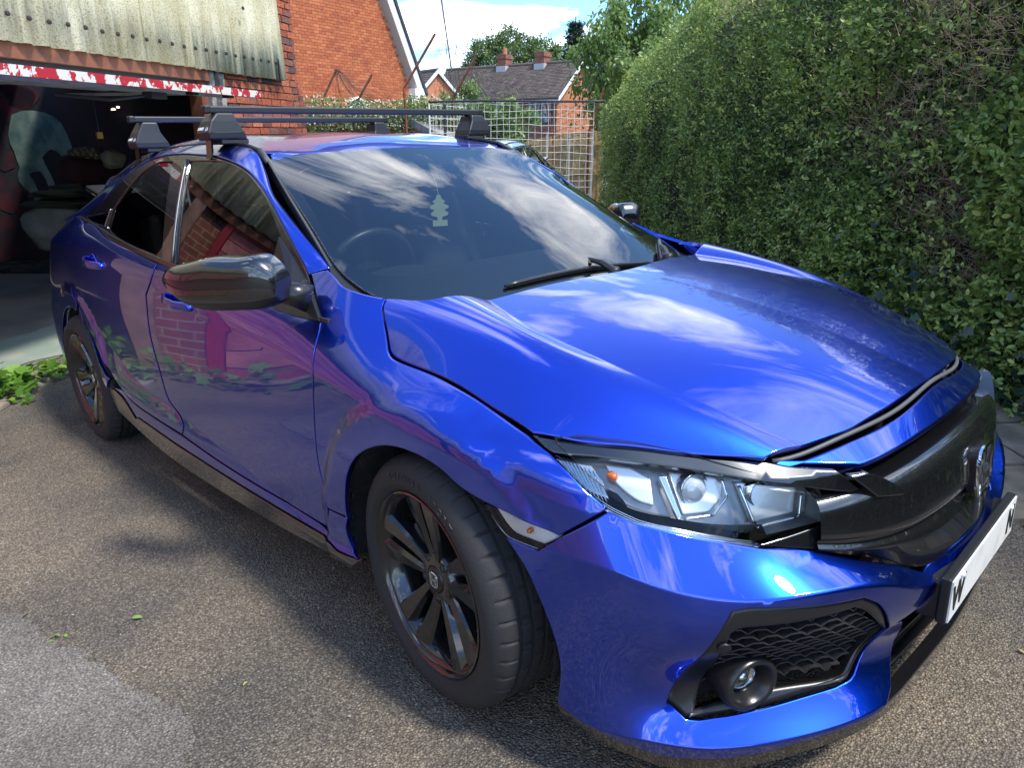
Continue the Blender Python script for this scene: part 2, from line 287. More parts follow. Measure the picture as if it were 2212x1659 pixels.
POLY = {
    'fender': [(0.2848,0.7659,1),(0.1909,0.7862,0),(0.0901,0.81,0),(-0.0225,0.8287,0),(-0.1602,0.841,0),(-0.2025,0.8516,0),(-0.2443,0.8813,0),(-0.3162,0.9442,0),(-0.3235,0.9653,1),(-0.4012,0.9745,0),(-0.4759,0.9879,0),(-0.5264,1.0077,0),(-0.5725,1.023,1),(-0.6395,1.0081,1),(-0.5942,0.9798,0),(-0.4797,0.9028,1),(-0.4649,0.8678,0),(-0.4528,0.7593,1),(-0.4615,0.6825,0),(-0.4649,0.5044,0),(-0.4237,0.388,1),(-0.3253,0.3944,1),(-0.327,0.3937,0),(-0.3206,0.4525,0),(-0.2978,0.5243,0),(-0.2496,0.5883,0),(-0.1714,0.6389,0),(-0.0827,0.6685,0),(0.0126,0.6772,0),(0.0964,0.6662,0),(0.1646,0.6391,0),(0.2248,0.626,1),(0.313,0.6127,0),(0.4008,0.5896,1),(0.487,0.6602,1),(0.447,0.6886,0),(0.4055,0.7168,0),(0.3547,0.7429,1)],
    'front_door': [(-0.4797,0.9028,1),(-0.4649,0.8678,0),(-0.4528,0.7593,1),(-0.4615,0.6825,0),(-0.4649,0.5044,0),(-0.4237,0.388,1),(-0.4343,0.3106,1),(-0.5059,0.3097,0),(-1.1237,0.3234,0),(-1.4627,0.3438,1),(-1.4471,0.3801,0),(-1.4766,0.4103,0),(-1.5796,0.4584,0),(-1.6237,0.567,0),(-1.675,0.7054,0),(-1.6795,0.8508,1),(-1.6145,0.9202,0),(-1.6153,0.9746,1),(-1.2,0.951,0),(-0.8,0.93,0)],
    'rear_door': [(-1.6204,0.9743,1),(-1.6222,0.9195,0),(-1.6882,0.8499,1),(-1.6838,0.7041,0),(-1.6327,0.5653,0),(-1.5886,0.4565,0),(-1.4837,0.4088,0),(-1.4542,0.3785,0),(-1.464,0.3451,1),(-1.8841,0.3546,0),(-2.0005,0.3666,0),(-2.1034,0.391,0),(-2.2079,0.4321,0),(-2.2919,0.4868,0),(-2.3795,0.5502,0),(-2.4526,0.6023,0),(-2.5115,0.6531,0),(-2.5355,0.7088,0),(-2.6177,0.7576,0),(-2.7072,0.8053,0),(-2.7158,0.9542,1),(-2.6031,1.0701,0),(-2.4659,1.0762,0),(-2.2054,1.032,0),(-1.8445,0.9941,0)],
    'sill': [(-1.4631,0.3395,1),(-1.1238,0.3195,0),(-0.507,0.3052,0),(-0.4549,0.2913,1),(-0.4194,0.3866,1),(-0.3261,0.3914,1),(-0.3409,0.3476,0),(-0.3233,0.2984,0),(-0.2881,0.2829,1),(-0.3795,0.2763,0),(-0.4286,0.2833,0),(-0.873,0.2808,0),(-1.499,0.29,0),(-1.9353,0.3028,0),(-1.9631,0.2931,1),(-2.0892,0.3579,0),(-2.2432,0.3789,1),(-2.1045,0.3882,0),(-2.0016,0.3634,0),(-1.8851,0.3509,0)],
    'skirt': [(-2.2511,0.3728,1),(-2.0941,0.349,0),(-1.9842,0.2852,1),(-1.9381,0.2988,0),(-1.5011,0.2864,0),(-0.8741,0.2778,0),(-0.4275,0.2819,0),(-0.3791,0.2744,0),(-0.2841,0.2833,1),(-0.2637,0.2947,1),(-0.3341,0.233,1),(-0.911,0.2016,0),(-1.6738,0.1987,0),(-2.236,0.2585,1)],
    'side_marker': [(0.2248,0.626,1),(0.313,0.6127,0),(0.4009,0.5887,1),(0.3929,0.5748,0),(0.3647,0.5561,1),(0.3335,0.5576,0),(0.2841,0.5651,0)],
    'front_glass': [(-1.5904,1.3346,1),(-1.3274,1.327,0),(-1.1853,1.3064,0),(-1.0773,1.2681,0),(-0.947,1.2007,0),(-0.8155,1.1011,1),(-0.775,0.955,1),(-1,0.966,0),(-1.4579,0.9864,1)],
    'rear_glass': [(-1.7486,1.3347,1),(-2.0226,1.3109,0),(-2.2355,1.1878,0),(-2.3091,1.1396,1),(-2.332,1.0682,1),(-2.1453,1.0344,0),(-1.7967,1.005,0),(-1.5834,0.9911,1),(-1.6803,1.2036,0)],
    'quarter_glass': [(-2.3398,1.1319,1),(-2.5298,1.1154,0),(-2.778,1.092,1),(-2.373,1.0697,1)],
    'frame_outer': [(-0.6236,0.9835,0),(-0.6902,1.0397,0),(-0.8248,1.1358,0),(-0.9809,1.2349,0),(-1.1295,1.2984,0),(-1.3371,1.339,0),(-1.5625,1.3551,0),(-1.7021,1.3598,0),(-1.862,1.3574,0),(-2.0515,1.3364,0),(-2.3496,1.3006,0),(-2.4735,1.1694,0),(-2.8367,1.0897,1)],
    'bstrip_top': [(-2.8164,1.0943,1),(-2.4828,1.0683,0),(-2.1453,1.0344,0),(-1.7967,1.005,0),(-1.6076,0.9911,0),(-1.4655,0.9814,0)],
    'bstrip_bot': [(-2.8215,1.0828,1),(-2.5751,1.0712,0),(-2.2848,1.0268,0),(-1.8471,0.9957,0),(-1.6094,0.9795,0),(-1.4812,0.9692,0)],
    'triangle': [(-0.8147,1.0992,1),(-0.7348,1.0445,0),(-0.6531,0.9849,1),(-0.5475,0.8866,1),(-0.6816,0.9078,1),(-0.7919,1.0193,1)],
    'hood_edge': [(-0.3322,0.6977,1),(-0.3196,0.7204,0),(-0.2461,0.7633,0),(-0.2117,0.7825,0),(-0.1689,0.786,0),(-0.0226,0.7863,0),(0.0901,0.788,0),(0.191,0.7918,0),(0.2848,0.8002,1),(0.2922,0.7977,1),(0.3849,0.7558,0),(0.4805,0.6918,0),(0.5734,0.6292,0),(0.6744,0.5518,1),(0.7379,0.4043,0),(0.7609,0.3441,0)],
    'hood_rear': [(-0.3313,0.6973,0),(-0.1962,0.6521,0),(-0.1299,0.5703,0),(-0.1216,0.3148,0),(-0.0713,0.0015,0)],
    'lens': [(1.1586,0.7391,1),(1.021,0.7291,0),(0.8985,0.7125,0),(0.7401,0.692,0),(0.6113,0.6753,1),(0.5634,0.6594,0),(0.5649,0.602,1),(0.6364,0.5903,0),(0.7117,0.5802,1),(0.8139,0.6063,0),(0.9021,0.6267,0),(0.96,0.6388,0),(1.0227,0.6594,0),(1.0684,0.6826,0),(1.112,0.7094,0)],
    'brow': [(1.2199,0.7657,1),(1.0994,0.7587,0),(0.9637,0.751,0),(0.8302,0.7377,0),(0.6742,0.726,1),(0.6236,0.7175,0),(0.4855,0.7127,1),(0.4425,0.6959,0),(0.3378,0.6361,1),(0.4597,0.6564,0),(0.6868,0.6934,0),(0.8888,0.722,0),(1.0455,0.7373,0),(1.1589,0.7409,1)],
    'bumper_top': [(1.1256,0.5914,1),(1.0219,0.6572,1),(0.96,0.6376,0),(0.9021,0.6255,0),(0.8141,0.6049,0),(0.7119,0.5791,1),(0.7076,0.5829,0),(0.5914,0.5561,0),(0.3763,0.4882,0),(0.2826,0.4481,1)],
    'bumper_arch': [(1.1737,0.5534,1),(1.2073,0.554,0),(1.2617,0.5599,1),(1.2083,0.506,0),(1.1756,0.4499,0),(1.1395,0.3676,0),(1.1247,0.2977,0),(1.1324,0.2013,1)],
    'bumper_bot': [(1.1324,0.2013,1),(1.0288,0.1608,0),(0.9072,0.1328,0),(0.8379,0.136,0),(0.7456,0.1433,0),(0.6016,0.1683,0),(0.4359,0.1864,0),(0.383,0.2146,1),(0.289,0.2568,0),(0.2615,0.2791,1),(0.3581,0.3579,1),(0.3874,0.3651,1)],
    'intake': [(0.8937,0.2458,1),(0.8232,0.4075,0),(0.7837,0.4866,1),(0.7413,0.4935,0),(0.516,0.482,1),(0.4686,0.4495,0),(0.3878,0.3611,1),(0.4728,0.2599,0),(0.5231,0.2446,1),(0.826,0.2112,0),(0.8551,0.2142,1)],
    'intake_in': [(0.8344,0.2233,1),(0.7998,0.3239,0),(0.7822,0.4361,0),(0.7571,0.4486,1),(0.5316,0.4616,1),(0.5024,0.4448,0),(0.4167,0.3589,1),(0.4887,0.2644,0),(0.5351,0.2552,1),(0.7059,0.2473,0)],
    'fog': [(0.7308,0.2804,0)],
    'under_plate_blue': [(0.3581,0.3579,0),(0.1099,0.2768,0),(0.2748,0.4247,0)],
    'hl_indicator': [(1.0433,0.7145,1),(0.9827,0.7093,1),(0.936,0.6917,1),(0.9282,0.65,1),(0.9642,0.6584,0),(1.0135,0.6854,0)],
    'hl_bar': [(0.9194,0.7028,1),(0.901,0.7024,1),(0.8676,0.6352,1),(0.8788,0.6336,1)],
    'hl_mid': [(0.8927,0.6999,1),(0.8158,0.6915,1),(0.7825,0.6867,0),(0.7672,0.6737,1),(0.7736,0.6492,1),(0.803,0.6299,1),(0.8647,0.6316,1)],
    'hl_main': [(0.7364,0.6776,1),(0.5929,0.6599,1),(0.6024,0.612,1),(0.7038,0.6006,1)],
    'hl_drl': [(1.0852,0.6848,1),(1.0357,0.6582,0),(0.9911,0.6391,0),(0.8994,0.627,0),(0.806,0.6055,0),(0.7061,0.579,1),(0.7059,0.5708,1),(0.8072,0.5946,0),(0.8996,0.6156,0),(0.9602,0.6279,0),(1.0224,0.6494,0),(1.0768,0.6751,1)],
    'hl_side': [(1.1601,0.7252,1),(1.0709,0.7183,1),(1.0404,0.694,1),(1.0243,0.6674,1),(1.0742,0.6787,0),(1.1193,0.701,0)],
    'amber': [(1.021,0.6955,0)],
    'projector': [(0.8384,0.67,0)],
    'dark_arc': [(0.6783,0.6538,0)],
    'sensor': [(0.7944,0.4041,0)],
    'header_seam': [(-1.1939,0.5097,0),(-1.2562,0.1294,0),(-1.311,-0.3263,0)],
    'brow_main': [(1.2199,0.7657,1),(1.0994,0.7587,0),(0.9637,0.751,0),(0.8302,0.7377,0),(0.6742,0.726,1),(0.6236,0.7175,0),(0.5324,0.7116,1),(0.4628,0.657,1),(0.6868,0.6934,0),(0.8888,0.722,0),(1.0455,0.7373,0),(1.1589,0.7409,1)],
    'brow_inner': [(0.5262,0.7109,1),(0.4862,0.7122,1),(0.4425,0.6959,0),(0.3378,0.6361,1),(0.4498,0.6537,1)],
}
# ---------------------------------------------------------------- trimmed panels on the lofted surfaces
FN = dict(glz=glz, side=side, gh=gh, hood=hood, roof=roof, ws=ws, fas=fas)
def P3(kind, u, v, off=0):
    u = np.ravel(np.asarray(u, float)); v = np.ravel(np.asarray(v, float)); r = FN[kind](u, v)+off
    if kind in ('side', 'gh', 'glz'): return np.stack([u, -r, v], -1)
    if kind in ('hood', 'roof'): return np.stack([u, -v, r], -1)
    if kind == 'ws': return np.stack([v, -u, r], -1)
    return np.stack([r*np.cos(u), -r*np.sin(u), v], -1)
def NRM(kind, u, v, e=1.2e-3):
    u = np.ravel(np.asarray(u, float)); v = np.ravel(np.asarray(v, float))
    n = np.cross(P3(kind, u+e, v)-P3(kind, u-e, v), P3(kind, u, v+e)-P3(kind, u, v-e)); n /= np.linalg.norm(n, axis=1)[:, None]+1e-12
    if kind in ('side', 'gh', 'glz'): s = -np.sign(n[:, 1])
    elif kind == 'fas': s = np.sign(n[:, 0]*np.cos(u)-n[:, 1]*np.sin(u))
    else: s = np.sign(n[:, 2])
    return n*np.where(s == 0, 1, s)[:, None]
def curve(spec, step=.012, closed=True, us=1.0):
    """spec [(u,v,corner)] -> dense polyline, Catmull-Rom between corners"""
    P = [(a*us, b, c) for a, b, c in spec]; n = len(P); out = []
    for i in range(n if closed else n-1):
        p1, p2 = P[i], P[(i+1) % n]
        p0 = P[i-1] if (closed or i > 0) else p1; p3 = P[(i+2) % n] if (closed or i+2 < n) else p2
        A, B = np.array(p1[:2]), np.array(p2[:2])
        L = np.linalg.norm(B-A)
        t1 = (B-A) if p1[2] or p0 is p1 else (B-np.array(p0[:2]))*L/(L+np.linalg.norm(A-np.array(p0[:2]))+1e-9)
        t2 = (B-A) if p2[2] or p3 is p2 else (np.array(p3[:2])-A)*L/(L+np.linalg.norm(np.array(p3[:2])-B)+1e-9)
        m = max(1, int(round(L/step)))
        for k in range(m):
            t = k/m; h = (2*t**3-3*t*t+1, t**3-2*t*t+t, -2*t**3+3*t*t, t**3-t*t); out.append(h[0]*A+h[1]*t1+h[2]*B+h[3]*t2)
    if not closed: out.append(np.array(P[-1][:2]))
    out = np.array(out); out[:, 0] /= us; return out
def area2(p): return float(np.sum(p[:, 0]*np.roll(p[:, 1], -1)-np.roll(p[:, 0], -1)*p[:, 1]))
def inset(p, d, us=1.0):
    q = p*np.array([us, 1]); a = np.roll(q, 1, 0); b = np.roll(q, -1, 0)
    e1 = q-a; e2 = b-q; e1 = e1/(np.linalg.norm(e1, axis=1)[:, None]+1e-12); e2 = e2/(np.linalg.norm(e2, axis=1)[:, None]+1e-12)
    s = 1 if area2(q) > 0 else -1
    n1 = np.stack([-e1[:, 1], e1[:, 0]], -1)*s; n2 = np.stack([-e2[:, 1], e2[:, 0]], -1)*s; n = n1+n2
    k = np.maximum((n*n).sum(1)/2, .35); q = q+n*(d/k)[:, None]; return q/np.array([us, 1])
def inside(pts, poly):
    x, y = pts[:, 0], pts[:, 1]; c = np.zeros(len(pts), bool); px, py = poly[:, 0], poly[:, 1]; j = len(poly)-1
    for i in range(len(poly)):
        t = ((py[i] > y) != (py[j] > y)) & (x < (px[j]-px[i])*(y-py[i])/(py[j]-py[i]+1e-30)+px[i]); c ^= t; j = i
    return c
def dist(pts, poly):
    d = np.full(len(pts), 9.)
    for i in range(len(poly)): d = np.minimum(d, np.hypot(pts[:, 0]-poly[i, 0], pts[:, 1]-poly[i, 1]))
    return d
CREASE = dict(side=(_side, (3, 5)), hood=(_hood, (3,)), fas=(_fas, (1, 4, 5, 6)))
def panel(name, kind, spec, m, parent, holes=(), gap=.0018, step=.024, depth=.014, sides=(1, -1), off=0, label=None, bev=.003, ostep=.012):
    us = .95 if kind == 'fas' else 1.0
    loops = [curve(s, ostep, True, us) if not isinstance(s, np.ndarray) else s for s in [spec, *holes]]
    edge = [inset(p, gap if i == 0 else -gap, us) for i, p in enumerate(loops)]
    inn = [inset(p, (gap+bev) if i == 0 else -(gap+bev), us) for i, p in enumerate(loops)]
    S = np.array([us, 1]); O = [p*S for p in inn]
    lo = O[0].min(0); hi = O[0].max(0); gx = np.arange(lo[0]+step*.3, hi[0], step); gy = np.arange(lo[1]+step*.3, hi[1], step)
    G = np.array([(x+(step*.5 if j % 2 else 0), y) for j, y in enumerate(gy) for x in gx]) if len(gx) and len(gy) else np.zeros((0, 2))
    if kind in CREASE:
        lf, ks = CREASE[kind]; uu = np.arange(lo[0], hi[0], .016)/us
        for k in ks:
            vv = lf.L[k][0](np.abs(uu) if kind == 'fas' else uu)
            for sg in ((1, -1) if kind == 'hood' else (1,)):
                if len(G): G = G[np.min(np.abs(G[:, None, 1]-sg*np.interp(G[:, 0], uu*us, vv)[:, None]), axis=1) > step*.45]
                for d in (-.004, .004): G = np.vstack([G, np.stack([uu*us, sg*vv+d], -1)])
    if len(G):
        k = inside(G, O[0])
        for h in O[1:]: k &= ~inside(G, h)
        G = G[k]
        for p in O:
            if len(G): G = G[dist(G, p) > min(step*.45, .007)]
    V = np.vstack(O+[G]); E = []; s = 0
    for p in O: n = len(p); E += [(s+i, s+(i+1) % n) for i in range(n)]; s += n
    r = delaunay_2d_cdt([Vector(q) for q in V], E, [], 0, 1e-7); VV = np.array([tuple(q) for q in r[0]]); T = np.array([t for t in r[2]])
    cen = VV[T].mean(1); k = inside(cen, O[0])
    for h in O[1:]: k &= ~inside(cen, h)
    T = T[k]; uv = VV/S
    Pm = P3(kind, uv[:, 0], uv[:, 1], off); Nm = NRM(kind, uv[:, 0], uv[:, 1])
    a = Pm[T]; fn = np.cross(a[:, 1]-a[:, 0], a[:, 2]-a[:, 0]); fl = (fn*Nm[T[:, 0]]).sum(1) < 0; T[fl] = T[fl][:, ::-1]
    vs = [Pm]; ns = [Nm]; fs = [tuple(t) for t in T]; base = len(Pm)
    for li in range(len(loops)):
        p0, p1 = inn[li], edge[li]; n = len(p0)
        A = P3(kind, p0[:, 0], p0[:, 1], off); NA = NRM(kind, p0[:, 0], p0[:, 1]); Bq = P3(kind, p1[:, 0], p1[:, 1], off); NB = NRM(kind, p1[:, 0], p1[:, 1])
        o = Bq-A; o /= np.linalg.norm(o, axis=1)[:, None]+1e-12
        B1 = Bq-NB*bev*.5; B2 = Bq-NB*depth; nb = NB+o; nb /= np.linalg.norm(nb, axis=1)[:, None]+1e-12
        vs += [A, B1, B1, B2]; ns += [NA, nb, o, o]
        for q, w in ((0, 1), (2, 3)):
            for i in range(n):
                j = (i+1) % n; f = (base+q*n+i, base+q*n+j, base+w*n+j, base+w*n+i)
                vv = (A, B1, B1, B2); fnm = np.cross(vv[q][j]-vv[q][i], vv[w][i]-vv[q][i])
                if fnm @ (NB[i] if q == 0 else o[i]) < 0: f = f[::-1]
                fs.append(f)
        base += 4*n
    vs = np.vstack(vs); ns = np.vstack(ns); res = []
    for sg in sides:
        M = np.array([1, sg, 1]); o = mesh(name, vs*M, fs if sg > 0 else [f[::-1] for f in fs], m, parent, True, ns*M)
        if label: o['label'] = label if isinstance(label, str) else label[0 if sg > 0 else 1]
        res.append(o)
    return res
# ---------------------------------------------------------------- the blue hatchback
CAR = thing('hatchback_car', 'bright metallic blue five-door hatchback parked on the drive with roof bars', 'car')
def mir(pts): return [(-a, b, c) for a, b, c in reversed(pts)]        # mirror in u
def mirv(pts): return [(a, -b, c) for a, b, c in reversed(pts)]       # mirror in v
def build_body():
    Q = POLY
    # hood
    he = [p for p in Q['hood_edge'] if not (p[2] and abs(p[0]-.2851) < .002)]
    right = he+[(.787,.2,0)]
    rear = [(-.198,.651,0),(-.155,.548,0),(-.1216,.315,0)]
    panel('hood', 'hood', right+[(.793,0,0)]+mirv(right)+mirv(rear)[0:0]+[(a, -b, c) for a, b, c in rear]+[(-.075,0,0)]+list(reversed(rear)), PAINT, CAR, sides=(1,), step=.022)
    # rubber seal strip between hood and nose
    th = np.linspace(-.66, .66, 60); V7 = _fas.L[7][0](np.abs(th)); R7 = _fas.L[7][1](np.abs(th))
    mb = MB(); mb.tube([(r*math.cos(t)+.004, -r*math.sin(t), z-.0045) for t, z, r in zip(th, V7, R7)], .0050, 8)
    mb.build('hood_seal', mat('grey_rubber', (.085,.085,.085), .5), CAR, smooth=True)
    # nose panel
    tt = np.linspace(.655, -.655, 30); bb = np.linspace(-.47, .47, 24)
    panel('nose_panel', 'fas', [(t, float(_fas.L[7][0](abs(t)))-.0095, 1 if i in (0, 29) else 0) for i, t in enumerate(tt)]+[(-.4855,.7127,1)]+[(t, float(_fas.L[6][0](abs(t)))+.002, 0) for t in bb]+[(.4855,.7127,1)], PAINT, CAR, sides=(1,))
    # fenders, doors, sills, quarters
    panel('front_fender', 'side', Q['fender'], PAINT, CAR)
    fd = panel('front_door', 'side', Q['front_door'], PAINT, CAR)
    rd = panel('rear_door', 'side', Q['rear_door'], PAINT, CAR)
    panel('sill', 'side', Q['sill'], PAINT, CAR, gap=.001)
    panel('side_skirt', 'side', Q['skirt'], GLOSS, CAR, off=.004, gap=.0)
    arch = [(-2.697+.365*math.cos(a), .322+.362*math.sin(a), 0) for a in np.linspace(math.radians(187), math.radians(12), 22)]
    arch[0] = (*arch[0][:2], 1); arch[-1] = (*arch[-1][:2], 1)
    rq = [(-2.60,1.083,1),(-2.6548,.9598,0),(-2.6893,.8076,0),(-2.6129,.7583,0),(-2.5385,.7084,0),(-2.5222,.6512,0),(-2.4728,.5984,0),(-2.4199,.5417,0),(-2.3562,.4718,0),(-2.259,.4191,1),(-2.30,.39,1)]
    rq = [(-2.60,1.083,1),(-2.6548,.9598,0),(-2.6893,.8076,0),(-2.64,.765,0),(-2.57,.72,1)]
    rq = rq+[p for p in reversed(arch) if p[0] < -2.575]+[(-3.1,.22,1),(-3.45,.22,1),(-3.56,.35,0),(-3.6,.6,0),(-3.6,.85,0),(-3.57,1.0,1),(-3.3,1.06,0),(-3.0,1.092,0),(-2.69,1.098,1)]
    panel('rear_quarter', 'side', rq, PAINT, CAR, step=.03)
    lip = [p for p in arch if p[0] >= -2.59]
    panel('rear_arch_lip', 'side', [(p[0], p[1], 1 if i == 0 else 0) for i, p in enumerate(lip)]+[(-2.30,.36,1),(-2.25,.415,1),(-2.3562,.4718,0),(-2.4199,.5417,0),(-2.4728,.5984,0),(-2.5222,.6512,0),(-2.5385,.7084,1)], PAINT, CAR, gap=.001)
    mk = panel('side_marker', 'side', Q['side_marker'], LENS, CAR, depth=.004)
    for o in mk:
        s = 1 if o.data.vertices[0].co.y < 0 else -1
        panel('reflector', 'side', Q['side_marker'], mat('pale_marker_reflector', (.74,.74,.72), .3, .25), o, sides=(s,), off=-.022, gap=.004)
        mb = MB(); p = P3('side', .335, .585, -.016)[0]; mb.lathe([(0,.008),(.004,.007),(.006,.003),(.006,-.004),(0,-.006)], 12, Matrix.Translation((p[0], p[1]*s, p[2])) @ Matrix.Rotation(math.pi/2*s, 4, 'X')); mb.build('bulb', AMBER, o, True)
    # cabin side
    fo = [(x, z, 0) for x, z in FRAME]
    railp = [(x, z, 0) for x, z, w in RAIL if x < -.6 and x > -3.2]
    panel('side_frame', 'gh', [(-.645,1.002,1)]+[q for q in fo if -2.78 < q[0] < -.68]+[(-2.80,1.102,1),(-3.0,1.09,0),(-3.3,1.06,1),(-3.28,1.12,1)]+[(x, z-.004, 0) for x, z, c in reversed(railp)]+[(-.60,1.022,1)], PAINT, CAR, gap=.001)
    fi = [(a, b-.004, 0) for a, b, c in fo if -2.78 < a < -.68]
    belt_top = [(-2.8164,1.0903,1),(-2.4828,1.0643,0),(-2.1453,1.0304,0),(-1.7967,1.001,0),(-1.6076,.9871,0),(-1.4655,.9774,0),(-1.2,.958,0),(-.8,.936,0),(-.57,.912,1)]
    glassF = [(-1.585,1.332,1),(-1.3274,1.3255,0),(-1.1853,1.3045,0),(-1.0773,1.2665,0),(-.947,1.199,0),(-.822,1.10,1),(-.79,.950,1),(-1.0,.962,0),(-1.462,.982,1)]
    glassR = [(-1.745,1.332,1),(-1.90,1.330,0),(-2.03,1.304,0),(-2.15,1.247,0),(-2.2355,1.190,0),(-2.305,1.1396,1),(-2.325,1.067,1),(-2.1453,1.036,0),(-1.7967,1.007,0),(-1.59,.993,1),(-1.685,1.2,0)]
    glassQ = [(-2.34,1.1319,1),(-2.5298,1.1154,0),(-2.74,1.096,1),(-2.58,1.080,0),(-2.36,1.0725,1)]
    fr = panel('window_frame', 'glz', [(-.65,1.0,1)]+fi+belt_top, GLOSS, CAR, holes=[glassF, glassR, glassQ], off=-.003, gap=.0005, depth=.02)
    panel('front_window', 'glz', glassF, SGLASS, CAR, off=-.009, gap=-.003, depth=.003, step=.05); panel('rear_window', 'glz', glassR, SGLASS, CAR, off=-.009, gap=-.003, depth=.003, step=.05); panel('quarter_window', 'glz', glassQ, SGLASS, CAR, off=-.009, gap=-.003, depth=.003)
    sil = mat('brushed_dark_trim', (.15,.148,.145), .3, 1)
    belt_bot = [(-2.8215,1.0788,1),(-2.5751,1.0672,0),(-2.2848,1.0228,0),(-1.8471,.9917,0),(-1.6094,.9755,0),(-1.4812,.9652,0),(-1.2,.945,0),(-.81,.924,1)]
    panel('belt_moulding', 'glz', [(a, b+.006, c) for a, b, c in belt_top[:-2]]+[(-.81,.942,1)]+[(a, b+.002, c) for a, b, c in reversed(belt_bot)], sil, CAR, off=.006, gap=.0, bev=.002, depth=.012)
    for s in (1, -1):                                  # bright upright at the front of the B pillar, thin one on the rear door
        for (xa, za, xb, zb, r) in ((-1.605,1.338,-1.477,.985,.0065), (-2.322,1.145,-2.343,1.07,.005)):
            zz = np.linspace(za, zb, 10); xx = np.linspace(xa, xb, 10); p = P3('glz', xx, zz, .0); MB().tube([(q[0], q[1]*s, q[2]) for q in p], r, 6).build('window_bar', sil, CAR, True)
        pa = [P3('glz', [x], [z], .004)[0] for x, z in ((-.822,1.10),(-.735,1.046),(-.655,.99))]+[P3('side', [x], [z], .006)[0] for x, z in ((-.572,.955),(-.482,.902),(-.60,.905),(-.72,.912))]+[P3('glz', [-.80], [.94], .02)[0]]
        cen = np.mean(pa, 0); V = pa+[cen]; F = [(i, (i+1) % 8, 8) for i in range(8)]; pb = [q+np.array([0,.02,0]) for q in pa]; V = V+pb; F += [(i, i+9, (i+1) % 8+9, (i+1) % 8) for i in range(8)]
        mesh('mirror_sail', [(q[0], q[1]*s, q[2]) for q in V], [f if s < 0 else f[::-1] for f in F], SATIN, CAR)
    # roof, header, windscreen
    sm = [(-1.165,.53,1),(-1.20,.35,0),(-1.215,.166,0),(-1.22,0,0),(-1.215,-.166,0),(-1.20,-.35,0),(-1.165,-.53,1)]
    rl = [(x, w-.012, 0) for x, z, w in RAIL if x < -1.18 and x > -3.2]
    panel('roof_panel', 'roof', sm+[(x, -y, c) for x, y, c in rl]+[(-3.2,-.5,1),(-3.26,0,0),(-3.2,.5,1)]+list(reversed(rl)), PAINT, CAR, sides=(1,), step=.04, gap=.002)
    hd = [(-1.118,.565,1),(-1.132,.3,0),(-1.136,0,0),(-1.132,-.3,0),(-1.118,-.565,1)]
    panel('roof_header', 'roof', [(-1.165,.545,1)]+sm[1:-1]+[(-1.165,-.545,1)]+list(reversed(hd)), PAINT, CAR, sides=(1,), step=.03, gap=.001)
    for s in (1, -1):
        mb = MB(); mb.tube([(x, -s*(w+.002), z-.004) for x, z, w in RAIL if x < -1.0], .0085, 8); mb.build('roof_moulding', mat('black_trim', (.012,.012,.012), .5), CAR, True)
        mb = MB(); mb.tube([(x, -s*(w-.006), z-.001) for x, z, w in RAIL if -1.2 < x < -.55], .007, 8); mb.build('screen_trim', mat('grey_trim', (.09,.09,.09), .35), CAR, True)
    wsR = [(.585,-1.112,1),(.625,-.916,0),(.664,-.717,0),(.693,-.585,0),(.70,-.50,0),(.69,-.40,0),(.64,-.31,0),(.55,-.235,0),(.3,-.175,0)]
    wso = wsR+[(0,-.15,0)]+mir(wsR)+[(-.3,-1.126,0),(0,-1.128,0),(.3,-1.126,0)]
    wg = panel('windscreen', 'ws', wso, GLASS, CAR, sides=(1,), gap=0, depth=.004, step=.03, off=.001)[0]
    hR = [(.555,-1.085,1),(.597,-.90,0),(.632,-.717,0),(.655,-.60,0),(.655,-.53,0),(.62,-.45,0),(.52,-.385,0),(.3,-.335,0)]
    hole = hR+[(0,-.32,0)]+mir(hR)+[(-.34,-1.10,1),(-.27,-1.03,0),(-.16,-.965,0),(0,-.955,0),(.16,-.965,0),(.27,-1.03,0),(.34,-1.10,1)]
    panel('screen_border', 'ws', wso, mat('black_frit', (.008,.008,.009), .5), wg, holes=[hole], sides=(1,), gap=0.001, depth=.002, step=.03, off=-.003)
    co = [(.70,-.60,1),(.735,-.52,0),(.735,-.36,0),(.70,-.29,0),(.6,-.20,0),(.45,-.13,0),(.25,-.09,0)]
    ci = [(.2,-.22,0),(.45,-.25,0),(.58,-.31,0),(.65,-.40,0),(.66,-.50,0),(.66,-.60,1)]
    panel('cowl', 'ws', co+[(0,-.07,0)]+mir(co)+mir(ci)+[(0,-.21,0)]+ci, MATTE, CAR, sides=(1,), gap=0, off=-.012, depth=.01, step=.03)
    return fd, rd, wg
FDOOR, RDOOR, WSCREEN = build_body()
